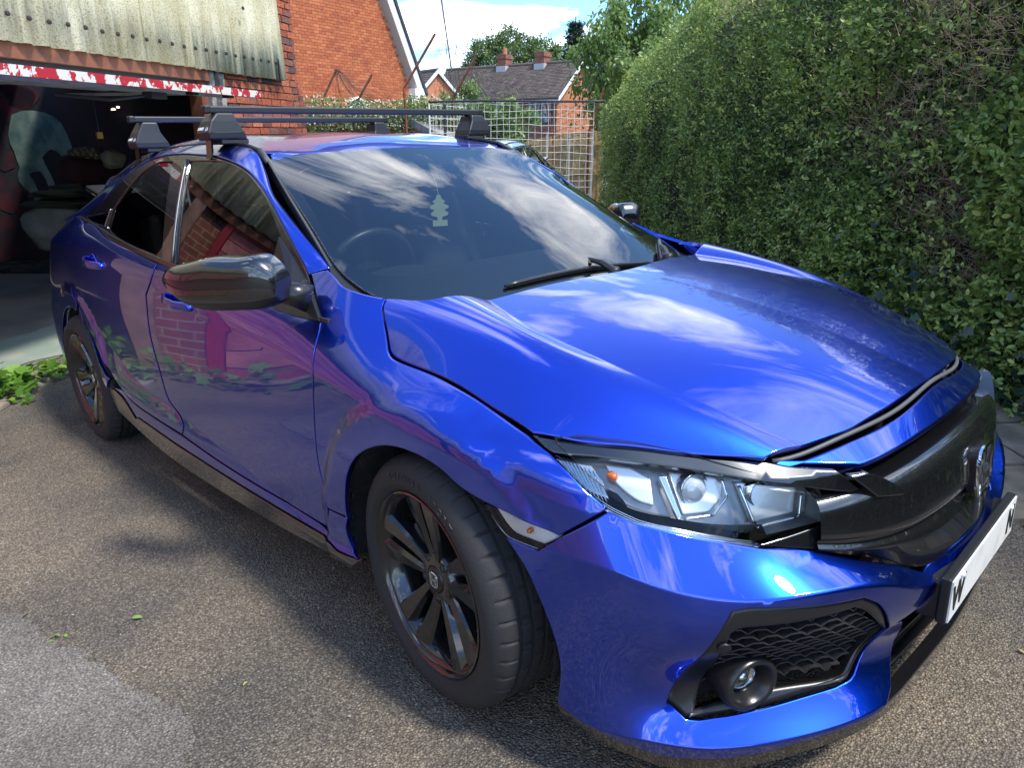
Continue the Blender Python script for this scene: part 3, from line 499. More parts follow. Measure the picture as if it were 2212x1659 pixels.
def door_handle(door, x0, x1, z0, z1, s):
    """pull bar standing off a scooped recess"""
    xs = np.linspace(x0, x1, 13); V = []; F = []
    for i, x in enumerate(xs):
        t = i/12; z = z0+(z1-z0)*t; base = -P3('side', x, z)[0][1]; lift = .034*min(1, 2.6*min(t, 1-t)+.12)
        for k in range(10):
            a = 2*math.pi*k/10; hz = .0165*(1 if .04 < t < .96 else .55); V.append((x, -s*(base+lift-.004+.009*math.cos(a)), z+hz*math.sin(a)))
    for i in range(12):
        for k in range(10): F.append((i*10+k, i*10+(k+1) % 10, i*10+10+(k+1) % 10, i*10+10+k))
    F += [tuple(range(10)), tuple(range(120, 130))]
    if s < 0: F = [f[::-1] for f in F]
    h = mesh('door_handle', V, F, PAINT, door, True)
    xm, zm = (x0+x1)/2, (z0+z1)/2; b = P3('side', xm, zm)[0]; mb = MB()
    M = Matrix.Translation((xm, b[1]*s, zm)) @ Matrix.Rotation(math.pi/2*s, 4, 'X') @ Matrix.Diagonal((1, .82, 1, 1))
    mb.lathe([(.047,-.001),(.046,.0022),(.042,.0012),(.034,-.002),(.02,-.004),(0,-.005)], 26, M); mb.build('handle_cup', PAINT, door, True)
for s, d1, d2 in ((1, FDOOR[0], RDOOR[0]), (-1, FDOOR[1], RDOOR[1])):
    door_handle(d1, -1.50, -1.255, .868, .851, s); door_handle(d2, -2.40, -2.16, .938, .921, s)
# ---------------------------------------------------------------- front end
def build_front():
    Q = POLY
    bt = Q['bumper_top'][:6]+Q['bumper_top'][7:]; ba = Q['bumper_arch']; bo = Q['bumper_bot']
    bot = [p for p in bo[:-3]]                                        # arch corner ... wing inner end
    right = [(1.1256,.5914,1)]+bt[1:]+[(.1,.4625,0)]                   # joint -> lens -> grille tip -> centre
    low = [(.22,.40,0),(.31,.391,0),(.3885,.372,1),(.360,.362,1),(.3099,.3129,1)]+list(reversed(bot[:-1]))+list(reversed(ba[:-1]))
    low[-1] = (*low[-1][:2], 1)
    full = right+[(0,.466,0)]+mir(right)+mir(low)[0:0]
    outline = right+[(0,.466,0)]+[(-a, b, c) for a, b, c in reversed(right)]+[(-a, b, c) for a, b, c in reversed(low)]+[(0,.405,0)]+low
    it = [(max(a, .405) if a < .41 else a, b, c) for a, b, c in Q['intake']]
    bump = panel('front_bumper', 'fas', outline, PAINT, CAR, holes=[it, mir(it)], sides=(1,), gap=.0012, step=.02)[0]
    for s in (1, -1):
        fr = panel('intake_surround', 'fas', it, SATIN, CAR, holes=[Q['intake_in']], sides=(s,), off=-.005, gap=.0005, bev=.008, depth=.045)[0]
        panel('intake_back', 'fas', Q['intake_in'], DARKVOID, fr, sides=(s,), off=-.055, gap=-.01, depth=.002)
        poly = curve(Q['intake_in'], .01, True, .95); mb = MB(); cw, ch = .047/.95, .0235; fx, fz = Q['fog'][0][:2]
        segs = []
        for j in range(0, 12):
            for i in range(-1, 12):
                cx = .40+i*cw+(cw/2 if j % 2 else 0)*1.0; cz = .262+j*ch*.78
                hx, hz = cw/2, ch*.5
                pts = [(cx-hx*.98, cz), (cx-hx*.42, cz+hz*.78), (cx+hx*.42, cz+hz*.78), (cx+hx*.98, cz)]
                segs += [(pts[0], pts[1]), (pts[1], pts[2]), (pts[2], pts[3])]
        for a, b in segs:
            mid = np.array([[(a[0]+b[0])/2, (a[1]+b[1])/2]])
            if not inside(mid, poly)[0] or math.hypot((mid[0, 0]-fx)*.95, mid[0, 1]-fz) < .058: continue
            p = P3('fas', [a[0], b[0]], [a[1], b[1]], -.018); q = P3('fas', [a[0], b[0]], [a[1], b[1]], -.050)
            up = np.array([0, 0, .0016]); v = [p[0]+up, p[0]-up, p[1]-up, p[1]+up, q[0]+up*1.6, q[0]-up*1.6, q[1]-up*1.6, q[1]+up*1.6]
            mb.add([(w[0], w[1]*s, w[2]) for w in v], [(0,1,2,3),(0,3,7,4),(1,5,6,2),(0,4,5,1),(3,2,6,7)])
        tag(mb.build('intake_mesh', mat('mesh_plastic', (.028,.028,.03), .38), fr), kind='stuff')
        c0 = P3('fas', fx, fz)[0]; ax = Vector((.93, -.36*s, .02)).normalized(); yv = Vector((0,0,1)).cross(ax).normalized(); zv = ax.cross(yv)
        M = frame((c0[0]+.014, c0[1]*s, c0[2]), yv, zv, ax) @ Matrix.Diagonal((1.05, .95, 1, 1))
        fg = MB().lathe([(.062,-.05),(.063,.004),(.060,.014),(.053,.017),(.046,.012),(.040,-.002),(.034,-.018)], 36, M).build('fog_lamp', SATIN, CAR, True)
        MB().lathe([(.0345,-.014),(.028,-.008),(.012,-.004),(0,-.003)], 28, M).build('lamp_lens', LENS, fg, True)
        MB().lathe([(.0345,-.016),(.026,-.026),(.012,-.020),(.010,-.012),(0,-.010)], 28, M).build('lamp_reflector', SILVER, fg, True)
        sp, sz = Q['sensor'][0][:2]; c1 = P3('fas', sp, sz)[0]; n1 = NRM('fas', sp, sz)[0]; ax = Vector((n1[0], n1[1]*s, n1[2])); yv = Vector((0,0,1)).cross(ax).normalized(); zv = ax.cross(yv)
        MB().lathe([(.0135,-.003),(.0135,.0),(.0125,.0012),(.0105,.0006),(.009,.0014),(0,.0016)], 20, frame((c1[0], c1[1]*s, c1[2]), yv, zv, ax)).build('parking_sensor', MATTE, fr, True)
        # brow trims
        panel('headlight_brow', 'fas', Q['brow_main'], GLOSS, CAR, sides=(s,), off=.003, gap=.001)
        # headlight
        hl = panel('headlight', 'fas', Q['lens'], LENS, CAR, sides=(s,), off=.0, gap=.002, depth=.002)[0]
        hous = mat('lamp_housing', (.30,.31,.32), .3, .6); BOWL = mat('satin_silver_bowl', (.78,.79,.80), .28, .55)
        panel('housing', 'fas', Q['lens'], hous, hl, sides=(s,), off=-.062, gap=-.004, depth=-.055)
        clear = mat('ribbed_clear_plastic', (.62,.65,.68), .18, .75)
        for nm, key, m_, off in (('indicator_bowl','hl_indicator',BOWL,-.042),('bezel_bar','hl_bar',CHROME,-.022),('low_beam_bezel','hl_mid',BOWL,-.045),('main_beam_bowl','hl_main',BOWL,-.045),('daylight_strip','hl_drl',clear,-.014),('side_reflector','hl_side',clear,-.02)):
            panel(nm, 'fas', Q[key], m_, hl, sides=(s,), off=off, gap=.0, depth=.012, step=.014, ostep=.008)
        mb = MB()                                                     # ribs of the daylight strip
        for k in range(4):
            t = np.linspace(1.06, .715, 40); vb = np.interp(t, [.7,.81,.9,.96,1.02,1.08], [.5755,.6,.6213,.6334,.654,.68])
            p = P3('fas', t, vb-.0045+k*.0032, -.010); mb.tube([(q[0], q[1]*s, q[2]) for q in p], .0011, 5)
        mb.build('strip_ribs', CHROME, hl, True)
        mb = MB()                                                     # ribs of the side reflector
        for k in range(9):
            a = np.array([1.145-.010*k, .728-.002*k]); b = a+np.array([-.055+.002*k, -.05])
            t = np.linspace(0, 1, 6); p = P3('fas', a[0]+(b-a)[0]*t, a[1]+(b-a)[1]*t, -.014); mb.tube([(q[0], q[1]*s, q[2]) for q in p], .0010, 4)
        mb.build('reflector_ribs', CHROME, hl, True)
        def disc(nm, key, prof, m_, off, n=28):
            u, v = Q[key][0][:2]; c = P3('fas', u, v, off)[0]; ax = Vector((.96, -.28*s, .05)).normalized(); yv = Vector((0,0,1)).cross(ax).normalized(); zv = ax.cross(yv)
            return MB().lathe(prof, n, frame((c[0], c[1]*s, c[2]), yv, zv, ax)).build(nm, m_, hl, True)
        disc('projector_lens', 'projector', [(.030,-.004),(.0285,.006),(.022,.015),(.012,.0205),(0,.022)], mat('projector_glass', (.5,.55,.6), .03, .2, 1, ior=1.6), -.045)
        disc('projector_ring', 'projector', [(.029,-.02),(.034,-.002),(.0355,.004),(.033,.006),(.030,.002)], CHROME, -.045)
        disc('indicator_bulb', 'amber', [(.009,-.01),(.009,.004),(.006,.008),(0,.010)], AMBER, -.038)
        disc('main_beam_shell', 'dark_arc', [(.034,-.012),(.030,.004),(.027,.004),(.020,-.008),(0,-.012)], CHROME, -.05)
        for (u0, v0, u1, v1, r) in ((.736,.678,.704,.600,.0035),(.704,.600,.602,.612,.0025),(.602,.612,.594,.655,.0022),(.774,.690,.765,.66,.003),(.765,.66,.80,.632,.003),(.80,.632,.865,.631,.0025)):
            t = np.linspace(0, 1, 8); p = P3('fas', u0+(u1-u0)*t, v0+(v1-v0)*t, -.026); MB().tube([(q[0], q[1]*s, q[2]) for q in p], r, 6).build('bezel_edge', CHROME, hl, True)
    panel('grille_wing', 'fas', [(.555,.604,1),(.6364,.5895,0),(.7117,.5800,1),(.65,.5685,0),(.5914,.558,0),(.555,.549,1)], GLOSS, CAR, off=-.002, gap=.0, depth=.03)
    panel('grille_trim', 'fas', Q['brow_inner'], GLOSS, CAR, off=.024, gap=.001, depth=.04)
    # lip under the bumper
    bz = [(a, b) for a, b, c in bo[:7]]; ua = np.array([p[0] for p in bz])[::-1]; va = np.array([p[1] for p in bz])[::-1]
    tt = np.linspace(1.13, 0, 46); zt = np.interp(tt, ua, va, left=.19); top = [(t, z-.002, 0) for t, z in zip(tt, zt)]; lo = [(t, max(.075, z-.05), 0) for t, z in zip(tt, zt)]
    out = top[:-1]+[(0, top[-1][1], 0)]+mir(top[:-1])+list(reversed(mir(lo[:-1])))[::1]+[(0, lo[-1][1], 0)]+list(reversed(lo[:-1]))
    panel('front_lip', 'fas', out, GLOSS, CAR, sides=(1,), off=-.006, gap=.0, bev=.006, depth=.03)
    lowg = panel('lower_grille', 'fas', [(.40,.40,1),(.36,.20,1),(-.36,.20,1),(-.40,.40,1),(-.2,.408,0),(0,.41,0),(.2,.408,0)], SATIN, CAR, sides=(1,), off=-.055, gap=-.01)[0]
    for z in (.23,.262,.294,.326,.358):
        mb = MB(); t = np.linspace(-.355, .355, 30); p = P3('fas', t, t*0+z, -.022); q = P3('fas', t, t*0+z-.006, -.05)
        v = []; f = []
        for a, b in zip(p, q): v += [(a[0], a[1], a[2]+.003), (a[0], a[1], a[2]-.003), (b[0], b[1], b[2])]
        for i in range(29): f += [(i*3, i*3+3, i*3+4, i*3+1), (i*3, i*3+2, i*3+5, i*3+3), (i*3+1, i*3+4, i*3+5, i*3+2)]
        mb.add(v, f).build('slat', SATIN, lowg)
    # grille
    GL = [[(.852,0,.724),(.838,.25,.718),(.793,.42,.706),(.735,.505,.692),(.70,.55,.688)],
          [(.775,0,.708),(.765,.25,.700),(.735,.42,.690),(.70,.50,.682),(.685,.545,.680)],
          [(.80,0,.694),(.79,.22,.686),(.765,.36,.674),(.73,.46,.664),(.70,.53,.662)],
          [(.885,0,.703),(.870,.20,.693),(.838,.35,.678),(.785,.46,.660),(.72,.545,.650)],
          [(.906,0,.680),(.892,.20,.670),(.857,.35,.654),(.80,.465,.640),(.728,.56,.634)],
          [(.918,0,.585),(.905,.20,.578),(.866,.36,.575),(.803,.48,.582),(.722,.578,.594)],
          [(.900,0,.573),(.886,.20,.566),(.848,.36,.564),(.79,.478,.573),(.716,.577,.590)],
          [(.899,0,.556),(.885,.20,.549),(.847,.36,.550),(.789,.479,.564),(.714,.579,.587)],
          [(.912,0,.535),(.900,.20,.528),(.858,.36,.536),(.797,.482,.554),(.713,.582,.582)],
          [(.930,0,.469),(.923,.1,.465),(.894,.25,.452),(.857,.335,.488),(.757,.522,.556),(.70,.592,.576)]]
    L = [pol(l) for l in GL]; sp = []
    for l in L:
        a = np.array(l); b = a[a[:, 0] > 1e-6].copy(); b[:, 0] *= -1; a = np.vstack([a, b]); sp.append((Spl(a[:, 0], a[:, 1]), Spl(a[:, 0], a[:, 2])))
    tt = np.linspace(-.580, .580, 91); rows = []
    K = np.linspace(0, len(sp)-1, (len(sp)-1)*4+1)
    Zk = np.stack([a(tt) for a, b in sp]); Rk = np.stack([b(tt) for a, b in sp])
    V = []
    for k in K:
        i = min(int(k), len(sp)-2); t = k-i
        def cr(A):
            p0, p1, p2, p3 = A[max(i-1, 0)], A[i], A[i+1], A[min(i+2, len(sp)-1)]; m1, m2 = (p2-p0)*.14, (p3-p1)*.14
            return (2*t**3-3*t*t+1)*p1+(t**3-2*t*t+t)*m1+(-2*t**3+3*t*t)*p2+(t**3-t*t)*m2
        z, r = cr(Zk), cr(Rk); V.append(np.stack([r*np.cos(tt), -r*np.sin(tt), z], -1))
    n = len(tt); V = np.vstack(V); F = [(i*n+j, (i+1)*n+j, (i+1)*n+j+1, i*n+j+1) for i in range(len(K)-1) for j in range(n-1)]
    gr = mesh('grille', V, F, GLOSS, CAR, True)
    # emblem: rounded frame and upright letter H
    M = frame((.924,0,.602), (0,1,0), (-.05,0,.9987), (.9987,0,.05)); mb = MB()
    rr = [(.050*math.copysign(abs(math.cos(a))**.45, math.cos(a))*(1+.10*math.sin(a)), .058*math.copysign(abs(math.sin(a))**.45, math.sin(a))) for a in np.linspace(0, 2*math.pi, 48, endpoint=False)]
    mb.tube([M @ Vector((x, y, .004)) for x, y in rr], .0052, 6, closed=True)
    def strip(pts, w): 
        for (a, b) in zip(pts[:-1], pts[1:]):
            mb.prism([(a[0]-w, a[1]), (a[0]+w, a[1]), (b[0]+w, b[1]), (b[0]-w, b[1])], .008, M @ Matrix.Translation((0,0,.005)))
    strip([(-.037,.053),(-.027,0),(-.031,-.053)], .0075); strip([(.037,.053),(.027,0),(.031,-.053)], .0075); mb.prism([(-.027,-.007),(.027,-.007),(.027,.007),(-.027,.007)], .008, M @ Matrix.Translation((0,0,.005)))
    em = mb.build('emblem', CHROME, gr, smooth=False)
    MB().prism([(x*.97, y*.97) for x, y in rr], .016, M @ Matrix.Translation((0,0,-.010))).build('emblem_base', SATIN, gr)
    # number plate in a black surround
    npl = MB().box((.946,0,.396), (.020,.530,.108)).build('number_plate_holder', MATTE, CAR, bevel=.004)
    M = frame((.9575,0,.396), (0,1,0), (0,0,1), (1,0,0))
    pl = MB().box((0,0,0), (.52,.098,.004)).build('number_plate', WHITE, npl); pl.matrix_local = M
    tx = mat('black_plate_letters', (.01,.01,.01), .4)
    for ch, y in (('W', -.215), ('N', .215)):
        v, f = text_mesh(ch, .095, .002); mesh('letter', [(M @ Vector((p[0]*.85+y, p[1], p[2]+.0033))) for p in v], f, tx, npl)
    for y in (-.20, .20): MB().lathe([(.007,0),(.007,.004),(.004,.006),(0,.006)], 14, M @ Matrix.Translation((y, .042, .002))).build('screw_cap', mat('white_cap', (.8,.8,.8), .3), npl, True)
    # plinth behind the plate
    MB().box((.912,0,.385), (.06,.50,.10)).build('plate_plinth', SATIN, CAR, bevel=.01)
build_front()
# ---------------------------------------------------------------- wheels
def make_wheel(name):
    w = link(name, None, CAR); RT, RR, TW = .322, .2365, .117            # tyre radius, rim flange radius, half width; local z = outboard
    prof = [(RR-.012,-.10),(RR+.004,-TW+.012),(RR+.03,-TW),(RT-.035,-TW-.002),(RT-.012,-TW+.010),(RT-.003,-TW+.028),(RT,-.062)]
    for g in (-.045,-.012,.022,.055): prof += [(RT,g-.006),(RT-.008,g-.005),(RT-.008,g+.005),(RT,g+.006)]
    prof += [(RT,.066),(RT-.003,TW-.036),(RT-.008,TW-.025),(RT-.015,TW-.016),(RT-.024,TW-.008),(RT-.038,TW-.001),(RT-.052,TW+.002),(RR+.022,TW+.001),(RR+.018,TW-.002),(RR+.006,TW-.008),(RR+.001,TW-.014),(RR-.012,TW-.03)]
    n = 360; V = []; k = len(prof)
    for i in range(n):
        a = 2*math.pi*i/n
        for j, (r, h) in enumerate(prof):
            if r > RT-.014 and h > .06 and i % 9 == 0: r -= .0055                  # shoulder sipes
            if r > RT-.002 and -.04 < h < .06 and (i+int(h*150)) % 12 == 0: r -= .005
            V.append((r*math.cos(a), r*math.sin(a), h))
    F = [(i*k+q, ((i+1) % n)*k+q, ((i+1) % n)*k+q+1, i*k+q+1) for i in range(n) for q in range(k-1)]
    mb = MB().add(V, F); ty = mb.build('tyre', RUBBER, w, angle=32)
    mb = MB()                                                               # raised sidewall lettering
    for word, a0 in (('ROTOURA', 1.95), ('SPORT', 1.28)):
        for i, ch in enumerate(word):
            v, f = text_mesh(ch, .026, .0016); a = a0-i*.083
            M = Matrix.Rotation(a-math.pi/2, 4, 'Z') @ Matrix.Translation((0, RR+.040, TW+.0022)); mb.add([M @ Vector(p) for p in v], f)
    tag(mb.build('sidewall_letters', mat('moulded_rubber', (.03,.03,.03), .45), ty), kind='stuff')
    rim = MB().lathe([(RR-.03,-.09),(RR-.022,-.02),(RR-.034,.03),(RR-.026,.085),(RR-.012,.100),(RR-.002,.104),(RR,.108),(RR-.004,.110),(RR-.010,.106),(RR-.014,.098),(RR-.026,.078),(RR-.040,.03),(RR-.028,-.02),(RR-.034,-.09)], 120).build('rim', RIMM, w, angle=35)
    for kx in range(5):
        for sd in (-1, 1):                                                 # twin blades per arm, splaying towards the rim
            st = []
            for t in np.linspace(0, 1, 9):
                r = .045+t*(RR-.012-.045); ang = sd*(.16*(1-t)**1.3+.165+.035*t*t); wid = .024+.030*t+.020*t*t
                h = .066+.012*math.sin(t*math.pi*.5)+.016*t*t; st.append((r, ang, wid, h))
            V = []; F = []
            for r, a, wd, h in st:
                a += kx*2*math.pi/5+math.pi/2+.12; c, s_ = math.cos(a), math.sin(a)
                for (tx_, dz) in ((-.5,-.035),(-.5,-.006),(-.28 if sd > 0 else -.38,.003),(.38 if sd > 0 else .28,-.004 if sd > 0 else .003),(.5,-.010),(.5,-.035)):
                    V.append((r*c-tx_*wd*s_, r*s_+tx_*wd*c, h+dz))
            for i in range(8):
                for q in range(6): F.append((i*6+q, i*6+(q+1) % 6, i*6+6+(q+1) % 6, i*6+6+q))
            F += [tuple(range(6)), tuple(range(48, 54))[::-1]]
            MB().add(V, F).build('spoke', RIMM, rim, angle=28)
    hub = MB().lathe([(.078,.02),(.074,.055),(.066,.068),(.045,.072),(.037,.072),(.036,.069),(0,.069)], 48).build('hub', RIMM, w, angle=30)
    for q in range(5):
        a = q*2*math.pi/5+.74+math.pi/2-.62+.5; MB().lathe([(.012,.05),(.0115,.066),(.0075,.0665),(.007,.058),(0,.058)], 6, Matrix.Translation((.0555*math.cos(a), .0555*math.sin(a), .006))).build('wheel_nut', mat('dark_steel', (.12,.12,.12), .35, 1), hub)
    cap = MB().lathe([(.035,.068),(.034,.0745),(.030,.0765),(0,.0775)], 40).build('centre_cap', SATIN, w, True)
    mb = MB(); rr = [(.0165*math.copysign(abs(math.cos(a))**.5, math.cos(a))*(1+.1*math.sin(a)), .019*math.copysign(abs(math.sin(a))**.5, math.sin(a))) for a in np.linspace(0, 2*math.pi, 28, endpoint=False)]
    mb.tube([(x, y, .078) for x, y in rr], .0015, 5, closed=True)
    for sx in (-1, 1): mb.prism([(sx*.013-.003,.018),(sx*.013+.003,.018),(sx*.009+.003,0),(sx*.0105+.003,-.018),(sx*.0105-.003,-.018),(sx*.009-.003,0)], .003, Matrix.Translation((0,0,.078)))
    mb.prism([(-.009,-.0025),(.009,-.0025),(.009,.0025),(-.009,.0025)], .003, Matrix.Translation((0,0,.078))); mb.build('cap_emblem', SILVER, cap)
    MB().lathe([(.14,.0),(.14,.012),(.05,.012)], 48).build('brake_disc', mat('brake_iron', (.10,.09,.085), .4, .8), w, True)
    MB().box((-.105,.03,.02), (.07,.13,.06)).build('brake_caliper', mat('caliper_grey', (.06,.06,.06), .5), w, bevel=.012)
    MB().tube([(.185,-.05,.055),(.178,-.048,.075)], .004, 6).build('valve', MATTE, w)
    return w
def copy_tree(o, parent=None):
    c = o.copy(); COL.objects.link(c)
    if parent is not None: c.parent = parent
    for ch in list(o.children): copy_tree(ch, c)
    return c
W0 = make_wheel('wheel')
for i, (x, y, st) in enumerate(((0,-.777,-.125),(-2.697,-.785,0),(0,.777,-.125),(-2.697,.785,0))):
    w = W0 if i == 0 else copy_tree(W0, CAR)
    w.matrix_local = Matrix.Translation((x, y, .318)) @ Matrix.Rotation(st, 4, 'Z') @ Matrix.Rotation(math.pi/2*(1 if y < 0 else -1), 4, 'X') @ Matrix.Rotation((.0, .5, .2, .9)[i], 4, 'Z')
# wheel housings, floor and inner body so that gaps and wells are dark
for x in (0, -2.697):
    for s in (1, -1):
        V = []; F = []; aa = np.linspace(-.25, math.pi+.25, 26)
        for a in aa:
            for wy in (.855, .60): V.append((x+.372*math.cos(a)*(1.05 if x == 0 else 1), -s*wy, .325+.368*math.sin(a)))
        for i in range(25): F.append((i*2, i*2+1, i*2+3, i*2+2))
        V += [(x+.42*math.cos(a), -s*.60, .325+.40*math.sin(a)) for a in aa]; F.append(tuple(range(52, 78)))
        lin = mesh('wheel_liner', V, F, LINER, CAR)
        if x == 0:
            for a in (2.85, 3.05, 3.25): p = (x+.384*math.cos(a), -s*.845, .325+.362*math.sin(a)); MB().lathe([(.008,0),(.007,.003),(0,.004)], 10, Matrix.Translation(p) @ Matrix.Rotation(math.pi/2*s, 4, 'X')).build('clip', MATTE, lin, True)
mb = MB(); mb.box((-1.35,0,.22), (1.9,1.55,.10)); mb.box((-1.35,0,.17), (4.0,1.0,.06)); mb.box((.38,0,.38), (.4,.80,.42)); mb.box((.05,0,.55), (.75,1.14,.55)); mb.box((-3.05,0,.55), (.7,1.1,.6)); mb.box((-.35,0,.58), (.12,1.5,.62))
mb.build('floor_pan', DARKVOID, CAR)
# door inner skins keep the cabin dark below the belt
for s in (1, -1):
    MB().box((-1.55,-s*.80,.60), (2.2,.02,.62)).build('door_card', DASH, CAR)
# rear end: tailgate, rear glass, lamps (mostly hidden)
def rear_end():
    ys = np.linspace(-.52, .52, 17); V = []; F = []
    prof = [(-3.22,1.185),(-3.42,1.09),(-3.50,1.06),(-3.56,.98),(-3.60,.80),(-3.62,.60),(-3.60,.40),(-3.5,.22)]
    for y in np.linspace(-.62, .62, 21):
        k = (abs(y)/.62)**2.2
        for x, z in prof: V.append((x+.10*k, y*(.84 if z > 1.15 else .90 if z > 1 else 1.08), z-.012*k))
    n = len(prof); F = [(i*n+j, i*n+j+1, i*n+n+j+1, i*n+n+j) for i in range(20) for j in range(n-1)]
    tg = mesh('tailgate', V, [f[::-1] for f in F], PAINT, CAR, True)
    for s in (1, -1):
        v = [(-3.33,-s*.70,.99),(-3.33,-s*.70,.90),(-3.60,-s*.40,.88),(-3.61,-s*.40,.96),(-3.45,-s*.66,.99),(-3.46,-s*.66,.88)]
        MB().prism([(-.03,-.05),(.05,-.06),(.06,.05),(-.02,.06)], .30, frame((-3.50,-s*.58,.94), (-.6,-s*.8,0), (0,0,1), (-.8,s*.6,0))).build('tail_lamp', mat('red_lens', (.35,.01,.01), .15, 0, 1), CAR, bevel=.01)
    MB().box((-3.30,0,1.19), (.26,1.05,.03), Matrix.Rotation(.2, 3, 'Y')).build('rear_spoiler', GLOSS, CAR, bevel=.012)
rear_end()
# ---------------------------------------------------------------- cabin
def cabin():
    V = []; F = []; ys = np.linspace(-.70, .70, 21)
    prof = [(-.34,.90),(-.55,.945),(-.72,.945),(-.80,.915),(-.82,.84),(-.80,.65)]
    for y in ys:
        hump = .028*math.exp(-((y+.37)/.16)**2)
        for i, (x, z) in enumerate(prof): V.append((x-.03*(1-(y/.7)**2), y, z+(hump if i in (2, 3) else 0)))
    n = len(prof); F = [(i*n+j, i*n+j+1, i*n+n+j+1, i*n+n+j) for i in range(20) for j in range(n-1)]
    d = mesh('dashboard', V, F, DASH, CAR, True); 
    M = frame((-.90,-.37,.91), (0,1,0), (.32,0,.947), (-.947,0,.32)); mb = MB()
    mb.tube([M @ Vector((.183*math.cos(a), .178*math.sin(a), 0)) for a in np.linspace(0, 2*math.pi, 40, endpoint=False)], .0165, 10, closed=True)
    sw = mb.build('steering_wheel', mat('black_leather', (.03,.03,.03), .38), CAR, True)
    mb = MB(); mb.prism([(.075*math.cos(a), .065*math.sin(a)) for a in np.linspace(0, 2*math.pi, 20, endpoint=False)], .05, M @ Matrix.Translation((0,0,-.005))); mb.box(M @ Vector((0,-.01,0)), (.02,.34,.045)); mb.build('wheel_boss', SATIN, sw)
    MB().tube([(-.885,-.37,.90),(-.62,-.37,.80)], .035, 10).build('steering_column', DASH, CAR)
    for y in (-.37,.37):
        mb = MB(); prof = [(.26,.0),(.24,.40),(.20,.55),(.10,.62)]
        V = []; F = []
        for i, t in enumerate(np.linspace(0, 1, 9)):
            zz = .55+.60*t; xx = -1.32-.20*t; hw = .25-.07*t**3; th = .075-.02*t
            for k in range(14):
                a = 2*math.pi*k/14; V.append((xx+th*math.sin(a)*(1+.4*abs(math.cos(a))), y+hw*math.copysign(abs(math.cos(a))**.6, math.cos(a)), zz))
        for i in range(8):
            for k in range(14): F.append((i*14+k, i*14+(k+1) % 14, i*14+14+(k+1) % 14, i*14+14+k))
        F += [tuple(range(14)), tuple(range(112,126))]
        se = mesh('front_seat', V, F, SEATC, CAR, True)
        hr = MB().box((-1.555,y,1.235), (.09,.26,.17)).build('headrest', SEATC, se, bevel=.04)
        MB().tube([(-1.54,y-.06,1.16),(-1.54,y-.06,1.12)], .007, 6).tube([(-1.54,y+.06,1.16),(-1.54,y+.06,1.12)], .007, 6).build('headrest_post', CHROME, se)
        MB().box((-1.10,y,.50), (.52,.48,.14)).build('seat_cushion', SEATC, se, bevel=.05)
    MB().box((-2.25,0,.80), (.14,1.25,.62), Matrix.Rotation(-.3, 3, 'Y')).build('rear_seat', SEATC, CAR, bevel=.04)
    for y in (-.36,.36): MB().box((-2.36,y,1.14), (.09,.25,.15)).build('rear_headrest', SEATC, CAR, bevel=.035)
    mm = MB().box((-1.03,.0,1.245), (.05,.25,.068), Matrix.Rotation(-.15, 3, 'Y')).build('rear_view_mirror', SATIN, CAR, bevel=.018)
    MB().box((-1.06,0,1.245), (.004,.235,.056), Matrix.Rotation(-.15, 3, 'Y')).build('mirror_glass', CHROME, mm)
    MB().box((-1.07,.0,1.295), (.11,.14,.03), Matrix.Rotation(.35, 3, 'Y')).build('sensor_pod', DARKVOID, CAR, bevel=.012)
    MB().box((-1.95,0,1.345), (1.35,.96,.02)).build('headlining', mat('grey_headlining', (.12,.12,.12), .9), CAR)
    for s in (1, -1):
        b = MB(); b.tube([(-1.52,-s*.70,1.0),(-1.56,-s*.60,1.30)], .045, 8); b.build('inner_pillar', DASH, CAR, True)
        b = MB(); b.tube([(-.62,-s*.66,.98),(-.88,-s*.60,1.15),(-1.13,-s*.55,1.29)], .03, 8); b.build('inner_screen_pillar', DASH, CAR, True)
cabin()
# ---------------------------------------------------------------- wipers
def wipers():
    for (pv, mid, a, b) in (((-.13,.02,.955), (-.217,.0,.985), (-.225,-.363,.94), (-.182,.292,.95)), ((-.16,.36,.955), (-.25,.45,.985), (-.343,.576,.98), (-.188,.369,.95))):
        t = np.linspace(0, 1, 14); A, B = np.array(a), np.array(b); pts = A+(B-A)*t[:, None]
        pts[:, 2] = FN['ws'](-pts[:, 1], pts[:, 0])+.010
        mb = MB(); mb.tube(pts, [.005]+[.0085]*12+[.005], 6); bl = mb.build('wiper_blade', SATIN, CAR, True)
        m2 = np.array(mid); m2[2] = FN['ws'](np.array([-m2[1]]), np.array([m2[0]]))[0]+.028; c = pts[7]+np.array([0,0,.012])
        MB().tube([pv, (np.array(pv)+m2)/2+np.array([0,0,.008]), m2, c], [.013,.010,.008,.007], 6).build('wiper_arm', MATTE, bl)
        MB().lathe([(.019,-.02),(.019,.006),(.014,.012),(0,.013)], 14, Matrix.Translation(pv)).build('wiper_pivot', MATTE, bl, True)
wipers()
